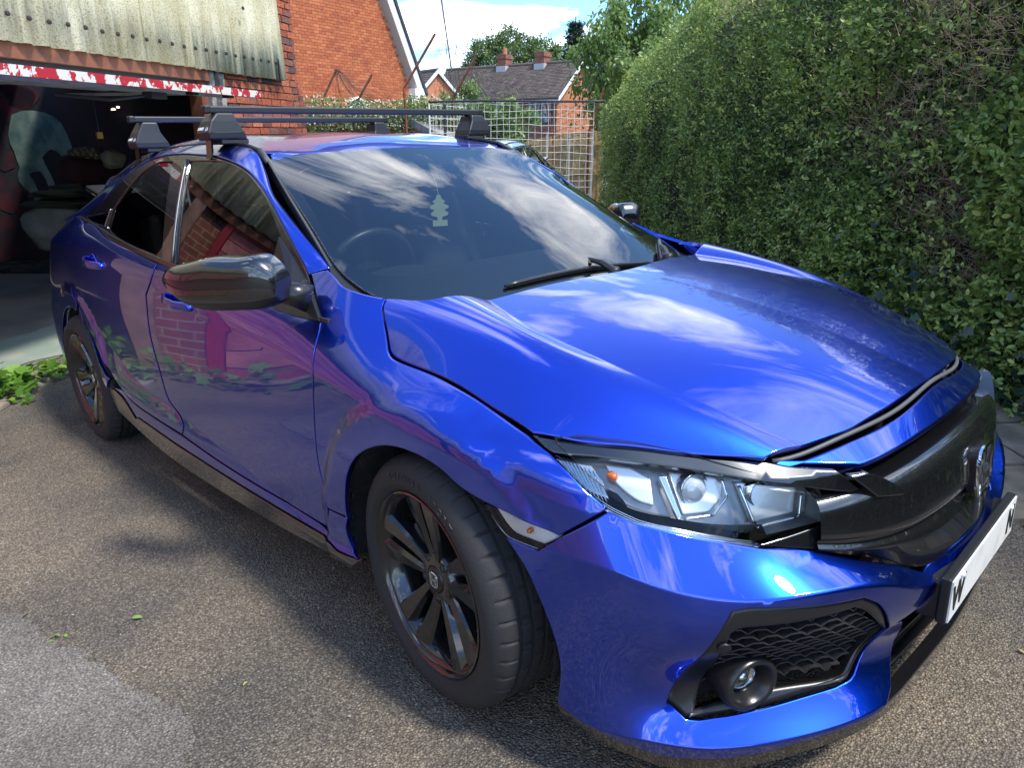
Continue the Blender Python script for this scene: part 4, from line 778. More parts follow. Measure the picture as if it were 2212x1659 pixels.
# ---------------------------------------------------------------- door mirrors
def door_mirror(s):
    A = np.array([-.535,-.872] if s > 0 else [-.70,-.86]); B = np.array([-.872,-1.058] if s > 0 else [-.90,-.975]); ax = (B-A)/np.linalg.norm(B-A); nn = np.array([ax[1], -ax[0]])
    if nn[0] < 0: nn = -nn                              # towards the front
    S = np.linspace(0, 1, 25); n = 28
    top = Spl([0,.06,.25,.5,.75,.93,1], [1.045,1.073,1.086,1.084,1.066,1.045,1.022]); bot = Spl([0,.06,.25,.5,.72,.9,1], [.972,.958,.944,.940,.950,.985,1.008]); th = Spl([0,.08,.3,.6,.88,1], [.045,.062,.078,.075,.05,.014])
    def shell(k0, k1, infl, mt, nm, par):
        V = []; F = []
        aa = np.linspace(k0, k1, n)
        for t in S:
            zt, zb, h = float(top(t)), float(bot(t)), float(th(t)); zc = (zt+zb)/2-.004; hh = (zt-zb)/2
            for a in aa:
                ca, sa = math.cos(a), math.sin(a); q = A+(B-A)*t+nn*((h+infl)*math.copysign(abs(ca)**.55, ca)*(1 if ca > 0 else .55)); V.append((q[0], s*q[1], zc+(hh+infl)*math.copysign(abs(sa)**.62, sa)))
        for i in range(24):
            for k in range(n-1): F.append((i*n+k, i*n+k+1, i*n+n+k+1, i*n+n+k))
        F += [tuple(range(n)), tuple(range(24*n, 25*n))]
        o = mesh(nm, V, F, mt, par); bm = bmesh.new(); bm.from_mesh(o.data); bmesh.ops.recalc_face_normals(bm, faces=bm.faces)
        for q in bm.faces: q.smooth = len(q.verts) < 10
        bm.to_mesh(o.data); bm.free(); return o
    m = shell(-math.pi*.999, math.pi*.999, 0, SATIN, 'door_mirror', CAR)
    shell(.16, 2.7, .0025, GLOSS, 'mirror_cap', m); shell(-.42, -.02, .002, GLOSS, 'mirror_band', m)
    # arm to the sail panel
    P = [(-.60,-s*.875,.985),(-.56,-s*.84,.972),(-.545,-s*.805,.955)] if s > 0 else [(-.72,.865,.985),(-.70,.83,.97),(-.68,.80,.955)]
    MB().tube(P, [.030,.034,.040], 10).build('mirror_arm', SATIN, m, True)
    MB().prism([(-.10*(1 if s > 0 else .5),-.05),(.10*(1 if s > 0 else .5),-.055),(.105*(1 if s > 0 else .5),.045),(-.09*(1 if s > 0 else .5),.05)], .004, frame((-.775 if s > 0 else -.84,-s*(.955 if s > 0 else .915),1.01), (ax[0], s*ax[1], 0), (0,0,1), (-nn[0], -s*nn[1], 0))).build('mirror_glass', CHROME, m)
for s in (1, -1): door_mirror(s)
# ---------------------------------------------------------------- place frame: level axes of the street (the drive slopes a little)
UP = np.array([.0435,.0088,.999]); UP /= np.linalg.norm(UP)
HH = F_-UP*(F_ @ UP); HH /= np.linalg.norm(HH); RR = np.cross(HH, UP)
def BG(a, b, z): return CAM+a*RR+b*HH+z*UP                               # right, ahead, height above eye level
def BGN(p): p = np.asarray(p, float); return CAM+p[..., 0:1]*RR+p[..., 1:2]*HH+p[..., 2:3]*UP
MBG = Matrix(((RR[0],HH[0],UP[0],CAM[0]),(RR[1],HH[1],UP[1],CAM[1]),(RR[2],HH[2],UP[2],CAM[2]),(0,0,0,1)))
def unit_box(m, bev=0):
    me = bpy.data.meshes.new('piece'); bm = bmesh.new(); bmesh.ops.create_cube(bm, size=1)
    bm.to_mesh(me); bm.free(); me.materials.append(m); return me
def piece(name, me, parent, M):
    o = link(name, me, parent); o.matrix_local = M; return o
def island_mat(name, cols, rough=.85, bump=(60,.4), use='island', noise=(25,.18), spec=.3):
    """colour picked at random per object / per loose piece from a ramp, with grain"""
    m = bpy.data.materials.new(name); m.use_nodes = True; nt = m.node_tree; N = nt.nodes; L = nt.links; b = N['Principled BSDF']; b.inputs['Roughness'].default_value = rough; b.inputs['Specular IOR Level'].default_value = spec
    r = N.new('ShaderNodeValToRGB'); r.color_ramp.interpolation = 'LINEAR'
    while len(r.color_ramp.elements) < len(cols): r.color_ramp.elements.new(.5)
    for i, c in enumerate(cols): r.color_ramp.elements[i].position = i/(len(cols)-1); r.color_ramp.elements[i].color = (*c, 1)
    if use == 'island': g = N.new('ShaderNodeNewGeometry'); L.new(g.outputs['Random Per Island'], r.inputs[0])
    else: g = N.new('ShaderNodeObjectInfo'); L.new(g.outputs['Random'], r.inputs[0])
    tc = N.new('ShaderNodeTexCoord'); gp = N.new('ShaderNodeNewGeometry'); n = N.new('ShaderNodeTexNoise'); n.inputs['Scale'].default_value = noise[0]; n.inputs['Detail'].default_value = 6; L.new(gp.outputs['Position'], n.inputs['Vector'])
    hs = N.new('ShaderNodeHueSaturation'); mr = N.new('ShaderNodeMapRange'); mr.inputs[1].default_value = .3; mr.inputs[2].default_value = .7; mr.inputs[3].default_value = 1-noise[1]*1.6; mr.inputs[4].default_value = 1+noise[1]*1.6
    L.new(n.outputs[0], mr.inputs[0]); L.new(mr.outputs[0], hs.inputs['Value']); L.new(r.outputs[0], hs.inputs['Color']); L.new(hs.outputs[0], b.inputs['Base Color'])
    n2 = N.new('ShaderNodeTexNoise'); n2.inputs['Scale'].default_value = bump[0]; L.new(gp.outputs['Position'], n2.inputs['Vector']); bp = N.new('ShaderNodeBump'); bp.inputs['Strength'].default_value = bump[1]; bp.inputs['Distance'].default_value = .01; L.new(n2.outputs[0], bp.inputs['Height']); L.new(bp.outputs[0], b.inputs['Normal'])
    MATS[name] = m; return m
# ---------------------------------------------------------------- ground
def asphalt_mat(name, base, stone, tint):
    m = bpy.data.materials.new(name); m.use_nodes = True; nt = m.node_tree; N = nt.nodes; L = nt.links; b = N['Principled BSDF']; b.inputs['Roughness'].default_value = .78; b.inputs['Specular IOR Level'].default_value = .35
    tc = N.new('ShaderNodeTexCoord'); v = N.new('ShaderNodeTexVoronoi'); v.inputs['Scale'].default_value = 170; L.new(tc.outputs['Object'], v.inputs['Vector'])
    sep = N.new('ShaderNodeSeparateColor'); L.new(v.outputs['Color'], sep.inputs[0])
    r = N.new('ShaderNodeValToRGB'); els = [(0,base),(.55,tuple(x*1.5 for x in base)),(.8,stone),(1,tuple(min(1,x*1.5) for x in stone))]
    while len(r.color_ramp.elements) < 4: r.color_ramp.elements.new(.5)
    for e, (p, c) in zip(r.color_ramp.elements, els): e.position = p; e.color = (*c, 1)
    L.new(sep.outputs[0], r.inputs[0])
    edge = N.new('ShaderNodeValToRGB'); edge.color_ramp.elements[0].position = .45; edge.color_ramp.elements[0].color = (1,1,1,1); edge.color_ramp.elements[1].position = .95; edge.color_ramp.elements[1].color = (.5,.49,.48,1)
    mul = N.new('ShaderNodeMath'); mul.operation = 'MULTIPLY'; mul.inputs[1].default_value = 1.35; L.new(v.outputs['Distance'], mul.inputs[0]); L.new(mul.outputs[0], edge.inputs[0])
    mx = N.new('ShaderNodeMixRGB'); mx.blend_type = 'MULTIPLY'; mx.inputs[0].default_value = 1; L.new(r.outputs[0], mx.inputs[1]); L.new(edge.outputs[0], mx.inputs[2])
    n = N.new('ShaderNodeTexNoise'); n.inputs['Scale'].default_value = 1.7; n.inputs['Detail'].default_value = 8; L.new(tc.outputs['Object'], n.inputs['Vector'])
    rr = N.new('ShaderNodeValToRGB'); rr.color_ramp.elements[0].position = .36; rr.color_ramp.elements[0].color = (.68,.67,.65,1); rr.color_ramp.elements[1].position = .66; rr.color_ramp.elements[1].color = (*tint, 1); L.new(n.outputs[0], rr.inputs[0])
    m2 = N.new('ShaderNodeMixRGB'); m2.blend_type = 'MULTIPLY'; m2.inputs[0].default_value = 1; L.new(mx.outputs[0], m2.inputs[1]); L.new(rr.outputs[0], m2.inputs[2]); L.new(m2.outputs[0], b.inputs['Base Color'])
    bp = N.new('ShaderNodeBump'); bp.inputs['Strength'].default_value = .9; bp.inputs['Distance'].default_value = .006; bp.invert = True; L.new(v.outputs['Distance'], bp.inputs['Height']); L.new(bp.outputs[0], b.inputs['Normal'])
    MATS[name] = m; return m
ASPH = asphalt_mat('worn_asphalt', (.125,.113,.096), (.235,.208,.17), (1.2,1.09,.94)); ASPH2 = asphalt_mat('pale_asphalt_patch', (.175,.158,.138), (.27,.245,.215), (1.1,1.08,1.08))
tag(mesh('ground', [(-220,-220,-.05),(220,-220,-.05),(220,220,-.05),(-220,220,-.05)], [(0,1,2,3)], mat('rough_grass_ground', (.06,.075,.03), .9, noise=(.4,(.10,.09,.06),.4,.65))), kind='structure')
def sheet(name, poly, z, m, jag=0, step=.05):
    P = []; n = len(poly)
    for i in range(n):
        a, b = np.array(poly[i]), np.array(poly[(i+1) % n]); k = max(1, int(np.linalg.norm(b-a)/step)) if jag else 1
        for j in range(k): p = a+(b-a)*j/k; P.append((p[0]+rng.normal(0, jag), p[1]+rng.normal(0, jag), z))
    return tag(mesh(name, P, [tuple(range(len(P)))], m), kind='structure')
sheet('driveway', [(-9.5,-12),(9,-12),(9,9),(-14,12),(-14,-2)], 0, ASPH)
sheet('asphalt_patch', [(-2.4,-1.74),(-1.9,-1.66),(-1.31,-1.59),(-1.22,-1.55),(-.95,-1.50),(-.76,-1.44),(-.58,-1.41),(-.42,-1.35),(-.30,-1.38),(-.23,-1.42),(.1,-1.75),(.0,-2.6),(-2.6,-2.9)], .004, ASPH2, .011, .025)
# ---------------------------------------------------------------- garage row on the left
W0 = np.array([-3.4, 5.1]); WT = np.array([.160, .987]); WN = np.array([.987, -.160])
def GW(s, n, z): q = W0+WT*s+WN*n; return BG(q[0], q[1], z)              # along the wall, out from it, height
GT = RR*WT[0]+HH*WT[1]; GN = RR*WN[0]+HH*WN[1]
def GM(s, n, z): o = GW(s, n, z); return frame(o, GT, -GN, UP)            # local x along wall, y inwards, z up
BRICKC = [(.12,.045,.03),(.30,.075,.035),(.40,.115,.05),(.27,.07,.04),(.35,.10,.045),(.09,.055,.055),(.42,.14,.065),(.055,.05,.055)]
OLDBRICK = island_mat('old_soft_brick', BRICKC, .88, (70,.6), 'object', (35,.30)); MORTAR = mat('lime_mortar', (.36,.26,.19), .95, noise=(30,(.22,.16,.12),.35,.65), bump=(80,.5))
GAR = thing('garage', 'old brick garage with corrugated fascia and a raised peeling red door', 'garage', tuple(GW(3.6, 0, -1.6)))
GI = Matrix.Translation(-GAR.location)
def gpart(mb, name, m, parent=GAR, **k):
    mb.v = [tuple(np.array(p)-np.array(GAR.location)) for p in mb.v]; return mb.build(name, m, parent, **k)
def gbox(s0, s1, n0, n1, z0, z1, mb=None):
    mb = mb or MB(); v = [GW(s, n, z) for s in (s0, s1) for n in (n0, n1) for z in (z0, z1)]
    return mb.add(v, [(0,1,3,2),(4,6,7,5),(0,4,5,1),(2,3,7,6),(0,2,6,4),(1,5,7,3)])
def build_garage():
    gpart(gbox(2.93, 4.63, -.24, -.012, -1.8, 1.75), 'pier_core', MORTAR)
    bm = unit_box(OLDBRICK); bl = bm
    me = bpy.data.meshes.new('brick'); b2 = bmesh.new(); bmesh.ops.create_cube(b2, size=1); b2.to_mesh(me); b2.free(); me.materials.append(OLDBRICK)
    row = 0
    for z in np.arange(-.95, 1.72, .0775):
        s = 2.94+(.0 if row % 2 else -.06)
        while s < 4.62:
            hd = random.random() < .22; w = .105 if hd else .215
            e = min(s+w, 4.645+random.uniform(-.012,.012))
            if e-s > .035:
                M = GM((s+e)/2, -.03+random.uniform(-.004,.006), z+.033) @ Matrix.Rotation(random.uniform(-.012,.012), 4, 'Y') @ Matrix.Diagonal((e-s-.002, .09, .066+random.uniform(-.004,.003), 1)); M.translation -= GAR.location
                piece('brick', me, GAR, M)
            s = e+.012
        row += 1
    # the step of wider old brickwork low on the corner
    for z in np.arange(-.95, .60, .0775):
        w = .10+.11*max(0, (.55-z))**.8*.6+random.uniform(-.01, .02)
        M = GM(4.64+w/2, -.03+random.uniform(-.01,.01), z+.033) @ Matrix.Diagonal((w, .10, .066, 1)); M.translation -= GAR.location; piece('brick', me, GAR, M)
    # corrugated cement sheets
    ac = corr_mat()
    for i, (sa, sb) in enumerate(((-3.6,-2.55),(-2.6,-1.5),(-1.55,-.47),(-.52,.55),(.5,1.63),(1.57,2.66),(2.6,3.62),(3.56,4.21))):
        corr('corrugated_sheet', sa, sb, .565+rng.uniform(-.006,.006), 2.0, .075+.008*(i % 2), ac, GAR, slant=-.14 if i == 7 else 0)
    bolt = mat('rusty_bolt', (.05,.035,.03), .7, .4)
    for s in np.arange(.31-.18*2, 4.0, .1785):
        p = GW(s, .135, .722+.008*s*.5+random.uniform(-.004,.004)); mb = MB().lathe([(.017,-.01),(.016,.004),(.008,.009),(0,.010)], 8, frame(p, GT, UP, GN)); gpart(mb, 'bolt', bolt)
    for s in (3.245, 1.9, .2): gpart(MB().lathe([(.017,-.01),(.016,.004),(0,.010)], 8, frame(GW(s, .135, 1.2), GT, UP, GN)), 'bolt', bolt)
    gpart(MB().prism([(-.012,0),(.0,.12),(.014,.09),(.02,-.06),(.01,-.13),(-.004,-.05)], .01, frame(GW(3.93, .128, .665), GT, UP, GN)), 'cracked_hole', DARKVOID)
    # lintel beam, head rail, jambs
    rust = mat('rust_brown_paint', (.20,.065,.028), .7, noise=(9,(.11,.04,.02),.4,.7), bump=(40,.2)); darkw = mat('dark_painted_timber', (.02,.022,.028), .6, bump=(30,.3))
    gpart(gbox(-3.6, 2.60, -.16, .045, .470, .60), 'lintel', rust); gpart(gbox(-3.6, 2.52, -.12, -.02, .40, .478), 'head_rail', darkw)
    gpart(gbox(2.47, 2.58, -.12, .012, -1.75, .468), 'door_jamb', rust)
    grey = mat('weathered_timber', (.30,.28,.25), .9, noise=(12,(.16,.14,.12),.4,.6), bump=(25,.6))
    gpart(gbox(2.62, 2.70, -.08, .03, -1.75, .575), 'timber_post', grey); gpart(gbox(2.81, 2.90, -.08, .025, -1.75, .56), 'timber_post', grey); gpart(gbox(2.585, 2.93, -.10, -.03, -1.75, .58), 'backing_board', darkw)
    # up-and-over door, raised: underside panel plus peeling front edge
    peel = peel_mat(); under = mat('grey_white_door_back', (.66,.66,.63), .6, noise=(4,(.5,.49,.47),.4,.7), bump=(20,.1))
    dz = lambda n: .335+(.63-n)*.055                                     # slopes up into the garage
    mb = MB(); v = [GW(s, n, dz(n)+t) for s in (-1.2, 2.42) for n in (.60, -1.45) for t in (-.012, .012)]
    door = gpart(mb.add(v, [(0,1,3,2),(4,6,7,5),(0,4,5,1),(2,3,7,6),(0,2,6,4),(1,5,7,3)]), 'raised_door', under)
    def sub(mb, name, m, **k): return gpart(mb, name, m, door, **k)
    sub(gbox(-1.2, 2.44, .60, .635, .308, .368), 'door_edge', peel)
    for n in (.25, -.35, -.95): sub(gbox(-1.2, 2.42, n-.03, n+.03, dz(n)-.045, dz(n)-.014), 'stiffener', under)
    for s in (.6, 2.38): sub(gbox(s-.02, s+.02, -1.40, .58, dz(0)-.035, dz(0)-.008), 'stiffener', under)
    steel = mat('dull_steel', (.10,.10,.105), .45, .8)
    lat = sub(gbox(1.02, 1.22, .38, .46, dz(.4)-.10, dz(.4)-.05), 'latch', steel)
    sub(MB().tube([GW(1.1,.42,dz(.4)-.07), GW(.75,.30,dz(.4)-.12), GW(.45,.10,dz(.1)-.11)], .014, 6), 'latch_arm', steel)
    for s in (1.62, 2.2): sub(gbox(s-.04, s+.04, .40, .47, dz(.4)-.05, dz(.4)-.02), 'bracket', steel)
    # inside: walls, roof, floor line
    wallm = dark_wall_mat()
    gpart(gbox(4.66, 4.80, -5.2, -.24, -1.95, 1.2), 'inner_wall', wallm); gpart(gbox(-4.2, 4.8, -5.35, -5.2, -2.0, 1.2), 'back_wall', wallm); gpart(gbox(-4.2, 4.8, -3.3, -.20, .85, .95), 'ceiling', mat('dusty_boarded_ceiling', (.10,.10,.095), .9)); gpart(gbox(-4.2, 4.8, -5.2, -3.75, .85, .95), 'ceiling', mat('dusty_boarded_ceiling', (.10,.10,.095), .9)); gpart(gbox(-4.3, -4.15, -5.3, 0, -2, 1.2), 'inner_wall', wallm)  # slot between the two ceiling parts is added to let sky light in
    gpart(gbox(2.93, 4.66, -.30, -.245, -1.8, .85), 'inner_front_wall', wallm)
    # faded painted figure on the inner wall
    fig = [(90,270),(170,240),(250,235),(340,250),(420,280),(480,330),(520,400),(555,480),(580,560),(590,630),(510,640),(480,590),(450,560),(400,545),(370,570),(335,610),(360,670),(400,740),(430,810),(450,890),(410,900),(385,840),(360,780),(320,720),(270,725),(230,740),(270,800),(300,870),(325,930),(340,1000),(335,1060),(330,1100),(300,1170),(260,1175),(265,1110),(290,1070),(290,1000),(265,930),(230,880),(190,850),(150,800),(140,740),(155,690),(130,620),(110,560),(80,500),(65,430),(75,350)]
    def sw(x, y, s=4.65):                                                # onto the inner wall
        X, Y = (x/2.127)/1.7274, (300+y/2.127)/1.7274; d = F_+R_*(X-1106)/FPX-U_*(Y-829.5)/FPX; A, Z = (d @ RR)/(d @ HH), (d @ UP)/(d @ HH)
        n = (A*(W0[1]+WT[1]*s)-W0[0]-WT[0]*s)/(WN[0]-A*WN[1]); b = W0[1]+WT[1]*s+WN[1]*n; return n, Z*b
    mu = mural_mat(); V = [GW(4.652, *sw(x, y)) for x, y in fig]; mb = MB(); mb.add(V, [tuple(range(len(V)))]); gpart(mb, 'painted_figure', mu)
    for k, (x, y, r) in enumerate(((60,190,90),(150,120,60),(30,900,70),(230,1000,50),(30,1250,80),(40,640,40))):
        n0, z0 = sw(x, y); pts = [GW(4.655, n0+r/240*math.cos(a)*(1+.3*math.sin(3*a+k)), z0+r/300*math.sin(a)*(1+.25*math.cos(2*a+k))) for a in np.linspace(0, 2*math.pi, 24, endpoint=False)]
        gpart(MB().add(pts, [tuple(range(24))]), 'painted_blotch', mat('maroon_paint', (.09,.016,.026), .8, noise=(6,(.03,.02,.03),.35,.6)))
    return sw
def corr_mat():
    m = bpy.data.materials.new('asbestos_cement'); m.use_nodes = True; nt = m.node_tree; N = nt.nodes; L = nt.links; b = N['Principled BSDF']; b.inputs['Roughness'].default_value = .92; b.inputs['Specular IOR Level'].default_value = .2
    g = N.new('ShaderNodeNewGeometry')
    def noise(sc, det, lo, hi, c0, c1, stretch=None):
        n = N.new('ShaderNodeTexNoise'); n.inputs['Scale'].default_value = sc; n.inputs['Detail'].default_value = det
        if stretch: mp = N.new('ShaderNodeMapping'); mp.inputs['Scale'].default_value = stretch; L.new(g.outputs['Position'], mp.inputs[0]); L.new(mp.outputs[0], n.inputs['Vector'])
        else: L.new(g.outputs['Position'], n.inputs['Vector'])
        r = N.new('ShaderNodeValToRGB'); r.color_ramp.elements[0].position = lo; r.color_ramp.elements[1].position = hi; r.color_ramp.elements[0].color = (*c0, 1); r.color_ramp.elements[1].color = (*c1, 1); L.new(n.outputs[0], r.inputs[0]); return r.outputs[0]
    a = noise(3, 8, .35, .65, (.52,.465,.31), (.66,.61,.45)); s = noise(90, 3, .36, .50, (.50,.48,.42), (1,1,1)); t = noise(7, 5, .35, .7, (.80,.78,.68), (1.08,1.08,1.05), (1,1,.12))
    m1 = N.new('ShaderNodeMixRGB'); m1.blend_type = 'MULTIPLY'; m1.inputs[0].default_value = .8; L.new(a, m1.inputs[1]); L.new(s, m1.inputs[2])
    m2 = N.new('ShaderNodeMixRGB'); m2.blend_type = 'MULTIPLY'; m2.inputs[0].default_value = 1; L.new(m1.outputs[0], m2.inputs[1]); L.new(t, m2.inputs[2]); L.new(m2.outputs[0], b.inputs['Base Color'])
    n = N.new('ShaderNodeTexNoise'); n.inputs['Scale'].default_value = 120; L.new(g.outputs['Position'], n.inputs['Vector']); bp = N.new('ShaderNodeBump'); bp.inputs['Strength'].default_value = .5; bp.inputs['Distance'].default_value = .006; L.new(n.outputs[0], bp.inputs['Height']); L.new(bp.outputs[0], b.inputs['Normal'])
    MATS['asbestos_cement'] = m; return m
def corr(name, sa, sb, za, zb, n0, m, parent, slant=0, n1=None):
    """one wavy sheet, 178 mm pitch, lower edge at za"""
    ss = np.arange(sa, sb+.001, .0148); V = []; F = []; zs = np.linspace(0, 1, 4)
    for s in ss:
        w = .026*math.sin(2*math.pi*(s-.31+.0446)/.1785)
        for k, t in enumerate(zs):
            z = za+(zb-za)*t; e = slant*t*max(0, (s-sa)/(sb-sa)); V += [GW(s+e, n0+w, z+(rng.normal(0,.004) if k == 0 else 0)), GW(s+e, n0+w-.009, z)]
    q = len(zs)*2
    for i in range(len(ss)-1):
        for k in range(len(zs)-1):
            o = i*q+k*2; F += [(o, o+q, o+q+2, o+2), (o+1, o+3, o+q+3, o+q+1)]
        F.append((i*q, i*q+1, i*q+q+1, i*q+q))
    e = (len(ss)-1)*q
    for k in range(len(zs)-1): F += [(k*2, k*2+2, k*2+3, k*2+1), (e+k*2, e+k*2+1, e+k*2+3, e+k*2+2)]
    mb = MB().add(V, F)
    o = gpart(mb, name, m) if parent is GAR else mb.build(name, m, parent)
    o.data.polygons.foreach_set('use_smooth', [len(p.vertices) == 4 for p in o.data.polygons]); return o
def peel_mat():
    m = bpy.data.materials.new('peeling_red_paint'); m.use_nodes = True; nt = m.node_tree; N = nt.nodes; L = nt.links; b = N['Principled BSDF']; b.inputs['Roughness'].default_value = .45
    g = N.new('ShaderNodeNewGeometry'); n = N.new('ShaderNodeTexNoise'); n.inputs['Scale'].default_value = 9; n.inputs['Detail'].default_value = 7; n.inputs['Roughness'].default_value = .62; L.new(g.outputs['Position'], n.inputs['Vector'])
    r = N.new('ShaderNodeValToRGB'); r.color_ramp.interpolation = 'CONSTANT'; r.color_ramp.elements[0].color = (.42,.012,.018,1); r.color_ramp.elements[1].position = .49; r.color_ramp.elements[1].color = (.66,.60,.50,1); L.new(n.outputs[0], r.inputs[0]); L.new(r.outputs[0], b.inputs['Base Color'])
    bp = N.new('ShaderNodeBump'); bp.inputs['Strength'].default_value = .4; bp.inputs['Distance'].default_value = .004; bp.invert = True; L.new(r.outputs[0], bp.inputs['Height']); L.new(bp.outputs[0], b.inputs['Normal']); MATS['peel'] = m; return m
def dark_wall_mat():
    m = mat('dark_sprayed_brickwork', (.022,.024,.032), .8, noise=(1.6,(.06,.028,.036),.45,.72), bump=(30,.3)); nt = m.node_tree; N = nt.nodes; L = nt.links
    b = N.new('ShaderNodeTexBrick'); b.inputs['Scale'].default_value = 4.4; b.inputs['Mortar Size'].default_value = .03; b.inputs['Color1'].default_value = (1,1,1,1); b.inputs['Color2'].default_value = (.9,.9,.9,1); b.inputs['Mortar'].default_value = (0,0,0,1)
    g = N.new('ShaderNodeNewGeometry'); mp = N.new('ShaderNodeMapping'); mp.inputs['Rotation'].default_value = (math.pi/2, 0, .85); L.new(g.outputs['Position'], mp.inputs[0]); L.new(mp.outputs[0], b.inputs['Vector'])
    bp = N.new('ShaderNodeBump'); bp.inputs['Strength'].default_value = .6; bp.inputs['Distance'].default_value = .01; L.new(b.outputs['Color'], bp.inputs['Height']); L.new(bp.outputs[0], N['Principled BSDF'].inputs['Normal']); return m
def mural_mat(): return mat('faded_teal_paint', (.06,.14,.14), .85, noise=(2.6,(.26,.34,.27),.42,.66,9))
SW = build_garage()
# ---------------------------------------------------------------- next garages along the row (out of frame, mirrored in the car)
def brickwall_mat(name, c1, c2, mo, scale=1, rot=(math.pi/2,0,0)):
    m = bpy.data.materials.new(name); m.use_nodes = True; nt = m.node_tree; N = nt.nodes; L = nt.links; p = N['Principled BSDF']; p.inputs['Roughness'].default_value = .9
    tc = N.new('ShaderNodeTexCoord'); mp = N.new('ShaderNodeMapping'); mp.inputs['Rotation'].default_value = rot; b = N.new('ShaderNodeTexBrick'); L.new(tc.outputs['Object'], mp.inputs[0]); L.new(mp.outputs[0], b.inputs['Vector'])
    b.inputs['Scale'].default_value = 1; b.inputs['Brick Width'].default_value = .225; b.inputs['Row Height'].default_value = .075; b.inputs['Mortar Size'].default_value = .006; b.inputs['Color1'].default_value = (*c1, 1); b.inputs['Color2'].default_value = (*c2, 1); b.inputs['Mortar'].default_value = (*mo, 1); b.inputs['Bias'].default_value = -.1
    n = N.new('ShaderNodeTexNoise'); n.inputs['Scale'].default_value = 5; n.inputs['Detail'].default_value = 6; L.new(tc.outputs['Object'], n.inputs['Vector']); mx = N.new('ShaderNodeMixRGB'); mx.blend_type = 'OVERLAY'; mx.inputs[0].default_value = .5; L.new(b.outputs['Color'], mx.inputs[1]); L.new(n.outputs[0], mx.inputs[2]); L.new(mx.outputs[0], p.inputs['Base Color'])
    MATS[name] = m; return m
ROW = thing('garage_row', 'brick garage row with closed pink plank doors, seen mirrored in the car side', 'garage', tuple(GW(-4, 0, -1.6)))
def rpart(mb, name, m, **k):
    mb.v = [tuple(np.array(p)-np.array(ROW.location)) for p in mb.v]; return mb.build(name, m, ROW, **k)
def build_row():
    bw = brickwall_mat('red_brick_texture', (.34,.10,.05), (.24,.065,.04), (.38,.28,.20))
    w = link('brick_wall', None, ROW)
    def wall(s0, s1, z0, z1, n=-.02):
        me = bpy.data.meshes.new('wall'); me.from_pydata([(0,0,0),(s1-s0,0,0),(s1-s0,0,z1-z0),(0,0,z1-z0),(0,.2,0),(s1-s0,.2,0),(s1-s0,.2,z1-z0),(0,.2,z1-z0)], [], [(0,1,2,3),(5,4,7,6),(3,2,6,7),(0,4,5,1),(0,3,7,4),(1,5,6,2)]); me.materials.append(bw)
        o = link('brick_wall', me, ROW); M = GM(s0, n, z0); M.translation -= ROW.location; o.matrix_local = M
    bpy.data.objects.remove(w)
    wall(-1.75, -1.22, -1.9, .62); wall(-14, -4.78, -1.9, 1.7); wall(-14, -3.62, .62, 1.7, -.05)
    pink = island_mat('faded_pink_boards', [(.50,.13,.14),(.58,.20,.19),(.46,.10,.12),(.60,.24,.22)], .55, (20,.3), 'object', (6,.25)); me = unit_box(pink)
    for i, z in enumerate(np.arange(-1.72, .45, .147)):
        M = GM(-3.26, -.03+random.uniform(-.003,.003), z+.073) @ Matrix.Diagonal((2.86, .03, .138, 1)); M.translation -= ROW.location; piece('plank', me, ROW, M)
    red = mat('red_door_frame', (.42,.02,.03), .5); timber = mat('pale_timber', (.34,.19,.13), .8, noise=(6,(.24,.13,.09),.4,.6)); dk = mat('dark_gap', (.01,.01,.01), .9)
    rpart(gbox(-4.8, -1.72, -.12, -.07, -1.9, .62), 'door_void', dk); rpart(gbox(-4.8, -4.7, -.1, .02, -1.9, .45), 'door_frame', red); rpart(gbox(-1.82, -1.72, -.1, .02, -1.9, .45), 'door_frame', red); rpart(gbox(-4.8, -1.72, -.1, .02, .45, .52), 'door_frame', red)
    rpart(gbox(-1.38, -1.2, -.1, .04, -1.9, .5), 'timber_post', timber)
    ac = MATS['asbestos_cement']
    for sa in np.arange(-13.0, -3.7, 1.05):
        o = corr('corrugated_sheet', sa, sa+1.1, .60, 1.9, .08+.008*(int(sa) % 2), ac, ROW)
        o.data.transform(Matrix.Translation(-ROW.location))
    rpart(gbox(-14, -1.2, -3.5, -.25, .9, 1.0), 'roof_slab', mat('dark_roofing', (.05,.05,.05), .9)); rpart(gbox(-14, 0, -3.6, -3.5, -2, 1), 'rear_wall', bw)
build_row()
# ---------------------------------------------------------------- leaves
def leaf_mat(name, cols, trans=.35, rough=.38):
    m = bpy.data.materials.new(name); m.use_nodes = True; nt = m.node_tree; N = nt.nodes; L = nt.links; b = N['Principled BSDF']; b.inputs['Roughness'].default_value = rough; b.inputs['Specular IOR Level'].default_value = .5
    at = N.new('ShaderNodeAttribute'); at.attribute_name = 'tint'; r = N.new('ShaderNodeValToRGB')
    while len(r.color_ramp.elements) < len(cols): r.color_ramp.elements.new(.5)
    for i, c in enumerate(cols): r.color_ramp.elements[i].position = i/(len(cols)-1); r.color_ramp.elements[i].color = (*c, 1)
    L.new(at.outputs['Fac'], r.inputs[0]); L.new(r.outputs[0], b.inputs['Base Color'])
    t = N.new('ShaderNodeBsdfTranslucent'); L.new(r.outputs[0], t.inputs[0]); mx = N.new('ShaderNodeMixShader'); mx.inputs[0].default_value = trans; o = N['Material Output']; L.new(b.outputs[0], mx.inputs[1]); L.new(t.outputs[0], mx.inputs[2]); L.new(mx.outputs[0], o.inputs[0])
    MATS[name] = m; return m
def unitv(v): return v/(np.linalg.norm(v, axis=-1, keepdims=True)+1e-12)
LEAF6 = np.array([(0,0,0),(.32,.24,.06),(.72,.22,.05),(1,0,-.04),(.72,-.22,.05),(.32,-.24,.06),(.5,0,0)])
